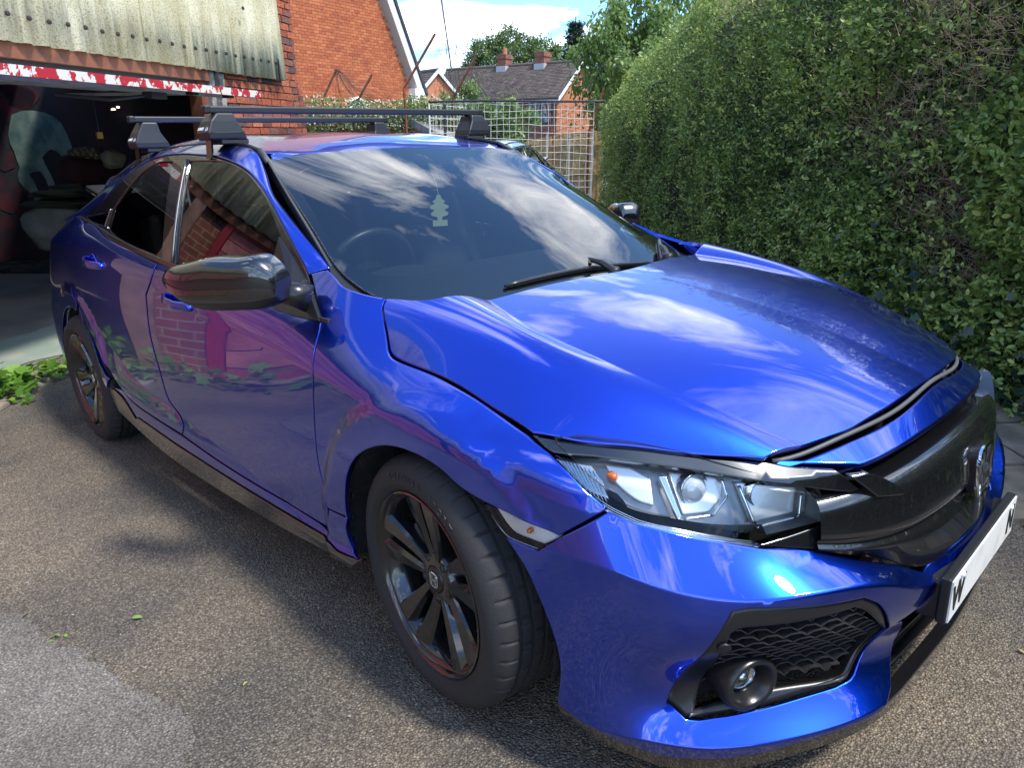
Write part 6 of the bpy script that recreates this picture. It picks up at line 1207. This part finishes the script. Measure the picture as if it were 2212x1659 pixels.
house('tiled_roof_house', 'brown tiled house with two brick chimneys across the back gardens', (-6.0,55), (2.76,48), 4.9, 2.08, 4.2, base=-4, chim=((5.1,.75,.36,True),(8.3,.72,.36,False)), windows=((6.2,8.0,.35,1.8,2),(9.1,10.9,.5,1.9,2),(3.2,4.8,.4,1.7,2)), garage_door=(7.6,9.9,-1.9,-.55), rows=24)
house('small_gabled_house', 'small orange gabled house just right of the brick gable house', (-8.6,48), (-5.65,44), 3.4, 1.65, 3.3, base=-4, rows=14, overL=.1, overR=.15)
house('hedge_side_house', 'tiled house mostly hidden by trees at the hedge end', (6.2,56), (13,50), 6, 1.9, 3.9, base=-4, windows=((1,3,.2,1.5,2),), rows=14)
# ---------------------------------------------------------------- boundary at the back: boards, posts, netting, wire panel, feather-edge fence
def zg(a, b): P = BG(a, b, 0); return float(-(P[2])/UP[2])                 # height of the drive there
def bfence():
    A, B = np.array([-4.6,13.6]), np.array([-1.75,12.6]); u = (B-A)/np.linalg.norm(B-A); L = np.linalg.norm(B-A); F = thing('board_fence', 'weathered red-brown board fence with a grey top rail behind the roof bars', 'fence', tuple(BG(*A, -1.7))); org = np.array(F.location)
    def W(t, d, z): q = A+u*t+np.array([u[1], -u[0]])*d; return BG(q[0], q[1], z)
    def bx(nm, t0, t1, d0, d1, z0, z1, m): mb = MB().add([W(t,d,z)-org for t in (t0,t1) for d in (d0,d1) for z in (z0,z1)], [(0,1,3,2),(4,6,7,5),(0,4,5,1),(2,3,7,6),(0,2,6,4),(1,5,7,3)]); return mb.build(nm, m, F)
    wood = island_mat('red_brown_board', [(.20,.07,.05),(.26,.10,.07),(.16,.06,.05)], .85, (15,.4), 'object', (8,.3)); gw = mat('silvered_timber', (.26,.24,.22), .9, noise=(9,(.16,.15,.14),.4,.6))
    for i, z in enumerate(np.arange(-1.75, .12, .155)): bx('board', 0, L, 0, .02, z, z+.148, wood)
    bx('top_rail', -.1, L+.05, -.02, .05, .14, .25, gw)
    for t in (.15, 1.55, L-.1): bx('post', t-.05, t+.05, -.03, .04, -1.75, .138, gw)
    bx('cream_board', .95, 1.75, .03, .05, -.22, .0, mat('cream_board', (.60,.52,.36), .7))
    r = MB().add([p-org for p in (BG(-1.72,12.5,.24), BG(-.85,11.2,-.12), BG(-.85,11.2,-.2), BG(-1.72,12.5,.12), BG(-1.55,12.9,.26), BG(-.7,11.6,-.1))], [(0,1,2,3),(0,4,5,1)]); r.build('lean_to_roof', gw, F)
    wl = MB().add([p-org for p in (BG(-1.72,12.52,.12), BG(-.85,11.22,-.2), BG(-.85,11.22,-1.9), BG(-1.72,12.52,-1.9))], [(0,1,2,3)]); wl.build('lean_to_wall', SHADEB, F)
bfence()
RUSTP = mat('rusted_angle_iron', (.24,.085,.035), .85, .2, noise=(20,(.14,.05,.025),.4,.6), bump=(60,.4))
for i, (base, knee, top, lab) in enumerate((((-1.60,11.9,-1.9),(-1.64,11.9,.63),(-1.14,11.9,1.385),'tall rusty cranked post in front of the gable corner'),((-3.15,13.0,-1.9),(-3.16,13.0,.50),(-2.89,13.0,.98),'rusty leaning post with tangled wire, nearest the garage pier'),((-2.56,13.0,-1.9),(-2.57,13.0,.50),(-2.31,13.0,.90),'rusty leaning post without wire over the flowering shrub'),((-.95,12.0,-1.9),(-.90,12.0,.50),(-.55,12.0,1.08),'rusty leaning post left of the far tiled roof'),((1.15,11.5,-1.9),(1.15,11.5,.0),(1.35,11.5,.62),'rusty post behind the wire panel in front of the far garage'),((.62,11.6,-1.9),(.62,11.6,-.1),(.50,11.6,.45),'short rusty post behind the middle of the wire panel'))):
    o = BG(*base); mb = MB().tube([o*0, BG(*knee)-o, BG(*top)-o], .021 if i < 4 else .017, 4); tag(mb.build('fence_post', RUSTP, loc=tuple(o)), lab, 'post', 'rusty fence posts')
def wire_panel():
    A, B = np.array([-1.12,10.5]), np.array([1.06,10.0]); F = thing('wire_panel', 'white square-mesh wire panel standing behind the parked cars', 'fence', tuple(BG(*A, -1.6))); org = np.array(F.location); wm = mat('white_coated_wire', (.70,.68,.60), .5); bk = mat('black_pipe', (.03,.03,.033), .5)
    u = B-A; L = np.linalg.norm(u); nv = int(L/.085); zt = .372
    def wob(p, s): return [q+RR*rng.normal(0, s)+UP*rng.normal(0, s) for q in p]
    for i in range(nv+1):
        q = A+u*i/nv; MB().tube([p-org for p in wob([BG(*q, z) for z in np.linspace(zt, -1.7, 12)], .004)], .0032, 4).build('upright_wire', wm, F)
    for k in range(24):
        z = zt-.02-k*.088; MB().tube([p-org for p in wob([BG(*(A+u*t), z+.012*math.sin(9*t+k)) for t in np.linspace(0, 1, 14)], .003)], .0032, 4).build('cross_wire', wm, F)
    C = A+np.array([.42,1.35])                                               # return going back
    for i in range(1, 12): q = A+(C-A)*i/11; MB().tube([BG(*q, zt)-org, BG(*q, -1.7)-org], .0032, 4).build('upright_wire', wm, F)
    for k in range(18): z = zt-.02-k*.088; MB().tube([BG(*A, z)-org, BG(*C, z)-org], .0032, 4).build('cross_wire', wm, F)
    MB().tube([BG(*(A+u*t), zt+.012+.01*math.sin(5*t))-org for t in np.linspace(0, 1.06, 12)], .013, 8).build('top_pipe', bk, F, True); MB().tube([BG(*A, zt)-org, BG(*A, -1.7)-org], .012, 8).build('end_pole', wm, F); MB().tube([BG(A[0]+.2, A[1]+.1, zt)-org, BG(A[0]+.2, A[1]+.1, -1.7)-org], .018, 8).build('inner_pole', bk, F)
wire_panel()
def feather_fence():
    A, B = np.array([.30,15.2]), np.array([1.75,14.6]); F = thing('panel_fence', 'honey-coloured close-board garden fence with grey posts beyond the wire panel', 'fence', tuple(BG(*A, -1.9))); org = np.array(F.location); u = (B-A)/np.linalg.norm(B-A); L = np.linalg.norm(B-A)
    wood = island_mat('honey_board', [(.40,.27,.12),(.46,.32,.15),(.34,.22,.10)], .8, (15,.4), 'object', (10,.2)); me = unit_box(wood); gp = mat('grey_concrete_post', (.36,.35,.33), .9); U3 = RR*u[0]+HH*u[1]; N3 = np.cross(UP, U3)
    n = int(L/.098)
    for i in range(n):
        t = .05+i*.098; q = A+u*t; top = .03-.19*(1-t/L)**1.5*1.0; M = frame(BG(*q, (top-2.1)/2)-org, U3, N3, UP) @ Matrix.Rotation(.09, 4, 'Z') @ Matrix.Diagonal((.105, .014, top+2.1, 1)); piece('board', me, F, M)
    for z in (-.20, -.75, -1.3):
        MB().add([BG(*(A+u*t+np.array([u[1],-u[0]])*d), z+h)-org for t in (0, L) for d in (.02,.055) for h in (-.03,.03)], [(0,1,3,2),(4,6,7,5),(0,4,5,1),(2,3,7,6),(0,2,6,4),(1,5,7,3)]).build('rail', wood, F)
    for t in (.42, .86, 1.30):
        q = A+u*t*L/1.5; MB().tube([BG(*(q+np.array([u[1],-u[0]])*.06), .0)-org, BG(*(q+np.array([u[1],-u[0]])*.06), -2.1)-org], .028, 4).build('post', gp, F)
feather_fence()
def netting():
    N_ = thing('garden_netting', 'sagging dark wire netting strung between the rusty posts', 'netting', tuple(BG(-1, 12, -1.7))); org = np.array(N_.location); m = mat('dark_net_wire', (.03,.03,.028), .7); mb = MB()
    nu, nz = 46, 15
    def pt(i, k):
        t = i/nu; a = -1.15+2.9*t; top = 1.36-.95*min(1, t*1.9)+.06*math.sin(t*17); z = top+(-.10-top)*k/nz+.03*math.sin(i*1.7+k*2.3); return BG(a+.03*math.sin(k*1.3+i), 11.9-.35*t+.05*math.sin(i+k), z)-org
    for i in range(nu+1): mb.tube([pt(i, k) for k in range(nz+1)], .0022, 3, cap=False)
    for k in range(nz+1): mb.tube([pt(i, k) for i in range(nu+1)], .0020, 3, cap=False)
    tag(mb.build('net', m, N_), kind='stuff'); mb = MB()
    for q in range(26):                                                      # tangled strands on the left posts
        p0 = np.array([-2.89+rng.normal(0,.03), 13, .97]); p1 = np.array([rng.uniform(-2.95,-1.66), 12.9, rng.uniform(.25,.62)]); sag = rng.uniform(.02,.3)
        mb.tube([BG(*(p0+(p1-p0)*t-np.array([0,0,sag*4*t*(1-t)])+rng.normal(0,.012,3)))-org for t in np.linspace(0,1,9)], .0028, 3, cap=False)
    for q in range(14):
        a = -1.14+rng.uniform(0,.5); mb.tube([BG(a+rng.normal(0,.03)+.1*math.sin(3*t+q), 11.9, 1.36-1.5*t*rng.uniform(.9,1))-org for t in np.linspace(0,1,8)], .0026, 3, cap=False)
    tag(mb.build('loose_strands', m, N_), kind='stuff')
    p = [BG(a, 12, z)-org for a, z in ((-.75,.35),(-.72,.62),(-.60,.80),(-.45,.62),(-.30,.42),(-.10,.52),(.1,.58))]; MB().tube(p, .006, 5).build('bent_rod', m, N_, True)
    p = [BG(a, 11, z)-org for a, z in ((.98,.42),(1.10,.62),(1.25,.86),(1.42,.98),(1.55,.99))]; MB().tube(p, .006, 5).build('bent_rod', m, N_, True)
netting()
o = BG(-1.75, 22, 1.2); tag(MB().tube([BG(-1.62,21.2,1.55)-o, BG(-1.92,22,3.5)-o], .022, 6).tube([BG(-1.92,22,3.5)-o, BG(-2.05,22.3,4.4)-o], .022, 6).build('telegraph_stay', mat('black_cable', (.02,.02,.02), .6), loc=tuple(o)), 'thick dark leaning cable crossing the sky above the wire panel', 'cable')
for k, da in enumerate((.05, .085)):
    o = BG(-1.9, 21, 2); tag(MB().tube([BG(-1.60-da,21.2,1.3)-o, BG(-1.75-da,21.6,2.5)-o, BG(-1.98-da,22,4.2)-o], .005, 4).build('overhead_wire', MATS['black_cable'], loc=tuple(o)), ('thin overhead wire just left of the dark leaning cable', 'thin overhead wire furthest left of the leaning cable')[k], 'wire')
# flowering climber along the board fence
def climber():
    T = thing('flowering_climber', 'cream-flowered climber spilling over the board fence top', 'shrub', tuple(BG(-2.6, 13, -1.7))); org = T.location; n = 5200; t = rng.uniform(0, 1, n); a = -4.35+3.6*t; h = .18+.30*vnoise(t*9, t*0, 4)*(1-.3*t); P = BGN(np.stack([a, 13.15-.9*t+rng.normal(0,.12,n), .15+h*rng.uniform(-.4,1,n)], -1))
    k = rng.uniform(0,1,n) < .72
    leaves('leaves', P[k], rng.normal(0,1,(k.sum(),3)), UP[None]+.8*rng.normal(0,1,(k.sum(),3)), .06, np.clip(.5+.2*rng.normal(0,1,k.sum()),0,1), LIGHTG, T, (LEAF4, LF4), org)
    leaves('blossom', P[~k]+UP[None]*.03-HH[None]*.05, rng.normal(0,1,((~k).sum(),3)), -HH[None]+UP[None]+.6*rng.normal(0,1,((~k).sum(),3)), .045, rng.uniform(0,1,(~k).sum()), leaf_mat('cream_blossom', [(.55,.50,.34),(.72,.70,.58)], .3, .7), T, (LEAF4, LF4), org)
    n = 2200; a = rng.uniform(-1.75,-.85,n); P = BGN(np.stack([a, 12.6+rng.normal(0,.15,n), -.3+.75*rng.uniform(0,1,n)], -1)); leaves('side_leaves', P, rng.normal(0,1,(n,3)), UP[None]+.8*rng.normal(0,1,(n,3)), .06, np.clip(.55+.25*rng.normal(0,1,n),0,1), LIGHTG, T, (LEAF4, LF4), org)
climber()
# ---------------------------------------------------------------- second car behind
def second_car():
    SIL = mat('silver_blue_paint', (.16,.24,.36), .3, .85, 1, .01); C2 = copy_tree(CAR); C2['label'] = 'silver-blue car mostly hidden behind the blue hatchback roof'; C2.location = (-4.02, 2.12, .02); C2.rotation_euler = (0, 0, math.radians(-60))
    for o in [C2]+list(C2.children_recursive):
        if o.type == 'MESH' and o.data.materials and o.data.materials[0] is PAINT: o.material_slots[0].link = 'OBJECT'; o.material_slots[0].material = SIL
second_car()
# ---------------------------------------------------------------- roof bars
def roof_bar(x, zb, lab):
    B = thing('roof_bar', lab, 'roof bar', (x, 0, zb-.1), 'roof bars on the blue car'); dk = mat('black_steel_bar', (.03,.031,.034), .38, .3, bump=(300,.1)); hw = .645
    def box_bar(): return MB().box((0,0,.1), (.034,2*hw-.02,.024))
    box_bar().build('bar', dk, B, bevel=.005)
    for s in (1, -1):
        MB().box((0,-s*(hw-.002),.1), (.037,.022,.028)).build('end_cap', MATTE, B, bevel=.005)
        yr = float(np.interp(x, [-2.4,-1.2], [.548,.565])); zr = float(np.interp(-x, [1.2,1.4,1.7,2.0,2.3], [1.362,1.386,1.397,1.39,1.366]))-(zb-.1)
        # foot: tapered block, wide pad below, sloping outer face
        def ring(y0, y1, x0, x1, z): return [(x0,-s*y0,z),(x1,-s*y0,z),(x1,-s*y1,z),(x0,-s*y1,z)]
        V = ring(yr-.035, yr+.102, -.052, .052, zr+.012)+ring(yr-.028, yr+.106, -.052, .052, zr+.036)+ring(yr-.006, yr+.088, -.046, .046, zr+.074)+ring(yr+.0, yr+.060, -.040, .040, .088)
        F = [(i*4+k, i*4+(k+1) % 4, i*4+4+(k+1) % 4, i*4+4+k) for i in range(3) for k in range(4)]+[(3,2,1,0),(12,13,14,15)]
        if s < 0: F = [f[::-1] for f in F]
        foot = MB().add(V, F).build('foot', MATTE, B, bevel=.006)
        MB().box((0,-s*(yr+.01),zr+.006), (.095,.10,.018)).build('rubber_pad', mat('soft_rubber', (.02,.02,.02), .8), foot, bevel=.004)
        MB().add([(.033,-s*(yr+.005),.072),(.040,-s*(yr+.06),zr+.07),(.0525,-s*(yr+.085),zr+.034),(.0525,-s*(yr-.01),zr+.036)], [(0,1,2,3)]).build('side_inset', SATIN, foot)
        M = frame((0.01,-s*(yr+.100),zr+.046), (1,0,0), (0,s*.5,.866), (0,-s*.866,.5)); MB().lathe([(.009,-.004),(.009,.003),(.006,.0035),(.005,.001),(0,.001)], 14, M @ Matrix.Translation((.02,0,0))).build('lock', SILVER, foot, True)
        v, f = text_mesh('THULE', .017, .001); Mt = frame((-.012,-s*(yr+.104),zr+.049), (s,0,0), (0,s*.55,.835), (0,-s*.835,.55)); mesh('maker_label', [Mt @ Vector(p) for p in v], f, mat('white_print', (.75,.75,.75), .5), foot)
        MB().add([(a, -s*y, z) for a in (-.022,.022) for y, z in ((yr+.088,zr+.02),(yr+.092,zr-.03),(yr+.098,zr-.05),(yr+.094,zr-.05),(yr+.085,zr-.03),(yr+.08,zr+.02))], [(0,1,7,6),(1,2,8,7),(3,4,10,9),(4,5,11,10),(2,3,9,8)]).build('clamp_strap', mat('steel_strap', (.25,.24,.23), .25, 1), foot)
roof_bar(-1.40, 1.499, 'front black square roof bar, nearest the windscreen'); roof_bar(-2.15, 1.507, 'rear black square roof bar, nearer the garage')
# ---------------------------------------------------------------- air freshener
def freshener():
    T = thing('air_freshener', 'pale yellow tree-shaped air freshener hanging inside the windscreen', 'air freshener', (-.945,0,1.06)); y = [(-.028,0),(.028,0),(.028,.022),(.008,.022),(.010,.034),(.030,.040),(.034,.048),(.018,.060),(.034,.066),(.036,.074),(.016,.084),(.024,.092),(.012,.100),(.008,.112),(0,.120)]
    pts = y+[(-a, b) for a, b in reversed(y[2:-1])]; M = frame((0,0,0), (.55,.835,0), (0,0,1), (.835,-.55,0)); MB().prism(pts, .003, M).build('card', mat('pale_yellow_card', (.62,.64,.34), .7), T); MB().tube([(0,0,.12),(-.01,0,.16),(-.04,0,.21)], .0012, 4).build('string', WHITE, T)
freshener()
# ---------------------------------------------------------------- things in the garage mouth
def blob(name, label, cat, c, r, m, seed=0, n=14):
    """soft lumpy heap; c,r in wall coordinates (along, out, up)"""
    o = GW(*c); V = []; F = []
    for i in range(n+1):
        th = math.pi*i/n
        for k in range(2*n):
            ph = math.pi*k/n; q = 1+.16*math.sin(3*ph+seed)*math.sin(th)**2+.10*math.sin(5*th+2*ph+seed*2); e = .8
            x, y, z = (math.copysign(abs(v)**e, v) for v in (math.sin(th)*math.cos(ph), math.sin(th)*math.sin(ph), math.cos(th))); V.append(GT*x*r[0]*q+GN*y*r[1]*q+UP*z*r[2]*q)
    for i in range(n):
        for k in range(2*n): F.append((i*2*n+k, i*2*n+(k+1) % (2*n), (i+1)*2*n+(k+1) % (2*n), (i+1)*2*n+k))
    return tag(mesh(name, V, F, m, None, True, None, tuple(o)), label, cat)
def wp(x, y, s):                                                           # zoomed garage picture -> wall coordinates at distance s along
    n, z = SW(x, y, s); return (s, n, z)
blob('cushion', 'olive green cushion, upper of the two stacked in the garage', 'cushion', wp(490,900,3.6), (.30,.30,.045), mat('olive_canvas', (.035,.04,.02), .9, bump=(40,.3)), 1); blob('cushion', 'olive green cushion, lower of the two stacked in the garage', 'cushion', wp(490,970,3.6), (.33,.34,.05), MATS['olive_canvas'], 2)
blob('dust_sheet', 'off-white draped sheet heaped below the olive cushions', 'sheet', wp(450,1150,3.55), (.30,.26,.28), mat('off_white_cloth', (.30,.28,.25), .9, noise=(4,(.20,.185,.165),.4,.6), bump=(12,.5)), 3)
blob('patterned_bundle', 'brown patterned bundle lying on the dark red bag', 'bundle', wp(700,585,3.7), (.22,.16,.085), mat('patterned_brown_cloth', (.12,.085,.06), .9, noise=(18,(.32,.27,.20),.5,.56,1)), 4); blob('holdall', 'dark red holdall under the patterned bundle in the garage', 'bag', wp(690,700,3.7), (.36,.26,.17), mat('dark_red_canvas', (.045,.010,.014), .85, bump=(30,.3)), 5)
blob('cream_cloth', 'cream cloth hung beside the patterned bundle', 'cloth', wp(890,625,3.7), (.13,.11,.10), mat('cream_cotton', (.34,.30,.21), .9), 6); blob('red_tool_handle', 'red tool handle lying on the dark holdall', 'tool', wp(665,795,3.6), (.12,.05,.035), mat('red_plastic', (.35,.02,.03), .5), 7)
blob('storage_heap', 'dark heap of boxes along the garage floor edge', 'boxes', wp(260,1500,4.4), (.45,.8,.10), mat('dark_clutter', (.02,.018,.02), .9, noise=(9,(.10,.08,.06),.5,.7)), 8)
for k, (x, y, s_, d_, lab) in enumerate(((640,930,4.25,(.5,.45,.34),'brown cardboard box behind the cushions in the garage'),(600,1110,4.3,(.6,.5,.4),'darker cardboard box at the bottom of the garage pile'),(760,860,4.4,(.36,.4,.5),'tall narrow cardboard box nearest the car tail in the garage'))):
    q = GW(*wp(x, y, s_)); o = MB().box((0,0,0), d_, Matrix.Rotation(.6+.2*k, 3, 'Z')).build('cardboard_box', mat('dim_cardboard', (.10,.07,.045), .9, noise=(5,(.06,.045,.03),.4,.6)), loc=tuple(q), bevel=.006); tag(o, lab, 'box')

o = GW(*wp(790,435,2.1)); T = thing('pull_cord', 'thin cord with a small yellow handle hanging from the raised door', 'cord', tuple(o)); p1 = GW(*wp(730,90,2.1))
MB().tube([p1-o, (p1-o)*.5, (0,0,.03)], .003, 5).build('cord', mat('blue_grey_cord', (.10,.13,.20), .7), T); MB().box((0,0,0), (.05,.05,.06)).build('handle', mat('yellow_plastic', (.55,.30,.02), .4), T, bevel=.006)
for k, (x, y) in enumerate(((900,232),(938,217))):
    o = GW(*wp(x, y, 4.5)); tag(MB().lathe([(.03 if k == 0 else .018,0),(.02,.018),(0,.024)], 12).build('glass_lamp', mat('lamp_glint', (.6,.6,.5), .2, emit=((1,.93,.75), 1.2)), loc=tuple(o)), ('small lit lamp on the dark garage wall, larger of the pair', 'small lit lamp on the dark garage wall, smaller of the pair')[k], 'lamp')
# ---------------------------------------------------------------- threshold, stones, weeds, litter
conc = mat('painted_concrete', (.20,.25,.20), .8, noise=(2.2,(.30,.29,.24),.42,.6,9), bump=(30,.3)); old = mat('dusty_concrete', (.15,.135,.115), .9, noise=(1.5,(.24,.215,.18),.4,.66,8), bump=(25,.3))
def wg(s, n, z=0): P = GW(s, n, -1.6); return (P[0], P[1], z)
sheet('garage_floor', [wg(-1.0,.15)[:2], wg(4.62,-.25)[:2], wg(4.66,-5.2)[:2], wg(-4,-5.2)[:2], wg(-4,.15)[:2]], .008, old); sheet('painted_threshold', [(-4.55,-1.35),(-4.66,-.96),(-4.80,-.66),(-4.78,-.35),(-5.1,.2),(-6.3,1.2),(-6.9,.6),(-5.9,-.5),(-5.2,-1.6)], .014, conc, .012, .06)
stone = island_mat('sandstone_slab', [(.30,.24,.17),(.22,.19,.15),(.36,.29,.20),(.18,.16,.14)], .9, (30,.5), 'object', (8,.25)); k = 0
for (x, y, sx, sy, r) in ((-4.42,-1.15,.34,.26,.2),(-4.30,-.78,.30,.22,.4),(-4.50,-.42,.34,.24,.1),(-4.10,-1.22,.30,.22,.5),(-4.02,-.92,.26,.20,.2),(-3.78,-1.22,.30,.26,.3),(-4.25,-.50,.26,.2,.6),(-3.6,-1.38,.25,.2,.1),(-4.65,-.12,.3,.25,.3)):
    pts = [(sx*.5*math.cos(a)*(1+.18*rng.normal()), sy*.5*math.sin(a)*(1+.18*rng.normal())) for a in np.linspace(0, 2*math.pi, 9, endpoint=False)]
    tag(MB().prism(pts, .03, Matrix.Translation((0,0,.0))).build('paving_stone', stone, loc=(x, y, .006+.004*(k % 3)), bevel=.006), 'worn sandstone piece '+('under the large weed clump at the frame edge','between the low weed and the rear wheel','at the painted threshold edge by the feathery weed','right in front of the large weed clump','beside the leafy weed on the tarmac edge','nearest the camera in the broken paving','half hidden behind the rear tyre','alone on the tarmac outside the paving','behind the rear wheel against the threshold')[k], 'stone', 'broken paving before the garage'); k += 1
WEED = leaf_mat('bright_weed_leaf', [(.05,.14,.02),(.10,.24,.03),(.18,.34,.05),(.30,.44,.08)], .4, .4)
def weed(x, y, n, r, h, size, lab):
    T = thing('weed', lab, 'weed', (x, y, 0), 'weeds before the garage'); a = rng.uniform(0, 2*math.pi, n); rr_ = r*rng.uniform(0,1,n)**.6; P = np.stack([x+rr_*np.cos(a), y+rr_*np.sin(a), .01+h*rng.uniform(.1,1,n)*(1-.6*rr_/r)], -1); D = np.stack([np.cos(a), np.sin(a), rng.uniform(-.2,.6,n)], -1)+.4*rng.normal(0,1,(n,3))
    leaves('leaves', P, D, np.array([0,0,1])[None]+.35*rng.normal(0,1,(n,3)), size*rng.uniform(.6,1.3,n), np.clip(.5+.22*rng.normal(0,1,n),0,1), WEED, T, (IVY, IVF), T.location); A = np.stack([np.full(n//4, x), np.full(n//4, y), np.zeros(n//4)], -1)+rng.normal(0,.02,(n//4,3))*np.array([1,1,0]); twigs('stems', A, P[:n//4], .0025, mat('green_stem', (.12,.16,.05), .7), T, T.location)
weed(-4.20,-1.12,75,.24,.16,.10,'large bright green weed clump at the frame edge'); weed(-3.98,-1.10,45,.17,.12,.09,'leafy weed between the paving pieces nearest the tarmac'); weed(-4.25,-.80,45,.17,.10,.075,'low weed spreading towards the rear wheel'); weed(-4.40,-.62,35,.12,.08,.05,'small feathery weed on the threshold edge'); weed(-3.72,-1.02,10,.06,.04,.05,'tiny weed sprig on the tarmac edge'); weed(-4.6,-1.5,60,.25,.2,.1,'weed clump outside the garage post')
for i, s in enumerate(np.arange(-5.8, -.6, .55)): P = GW(s, .28, -1.5); weed(float(P[0]), float(P[1]), 30, .24, .22, .10, 'weed tuft along the pink garage doors, '+('first','second','third','fourth','fifth','sixth','seventh','eighth','ninth','tenth')[9-i]+' from the open garage')
lm = leaf_mat('fallen_leaf', [(.14,.30,.05),(.32,.42,.12),(.50,.36,.14)], .2, .5)
for x, y, t, sz, lab in ((-.936,-1.315,.15,.035,'pale green leaf scrap on the tarmac, nearer the car'),(-1.0,-1.50,.1,.02,'small green sprig on the tarmac, nearer the camera'),(1.02,.28,1,.022,'tan leaf on the tarmac beside the front bumper'),(-.40,-1.20,.6,.018,'pale leaf speck between sill and patch edge')):
    n = 4 if 'sprig' in lab else 1; P = np.array([[x, y, .008]]*n)+rng.normal(0,.012,(n,3))*np.array([1,1,.1])*(n > 1); o = leaves('fallen_leaf', P, rng.normal(0,1,(n,3))*np.array([1,1,.1]), np.array([[0,0,1.]])+.2*rng.normal(0,1,(n,3)), sz, t/1.0*np.ones(n), lm); del o['kind']; tag(o, lab, 'leaf')
n = 5200; t = rng.uniform(0, 1, n); P = np.stack([rng.uniform(-3.2,1.5,n), rng.uniform(-2.0,1.6,n), np.full(n, .006)], -1); leaves('loose_grit', P, rng.normal(0,1,(n,3))*np.array([1,1,.2]), np.array([[0,0,1.]])+.5*rng.normal(0,1,(n,3)), rng.uniform(.003,.011,n), rng.uniform(0,1,n), leaf_mat('grit_stone', [(.10,.09,.08),(.22,.20,.17),(.34,.31,.27)], 0, .8), None, (LEAF4, LF4)); tag(bpy.data.objects['loose_grit'], 'loose pale grit scattered over the tarmac drive', 'grit')
# slabs along the hedge foot
sl = island_mat('mossy_slab', [(.16,.13,.10),(.22,.18,.14),(.13,.12,.09)], .9, (30,.5), 'object', (6,.3)); me = unit_box(sl); Pv = thing('slab_edging', 'mossy paving slabs edging the drive below the hedge', 'paving', tuple(BG(2.3, 3.2, -1.5)))
for i in range(9):
    for j in range(2):
        b = 1.6+i*.46; q = BG(hedge_a(b)-.22-j*.44, b, 0); M = frame((q[0]-Pv.location[0], q[1]-Pv.location[1], .002+rng.uniform(0,.008)-Pv.location[2]), (HH[0],HH[1],0), (-HH[1],HH[0],0), (0,0,1)) @ Matrix.Rotation(rng.normal(0,.02), 4, 'Z') @ Matrix.Diagonal((.44,.42,.03,1)); piece('slab', me, Pv, M)
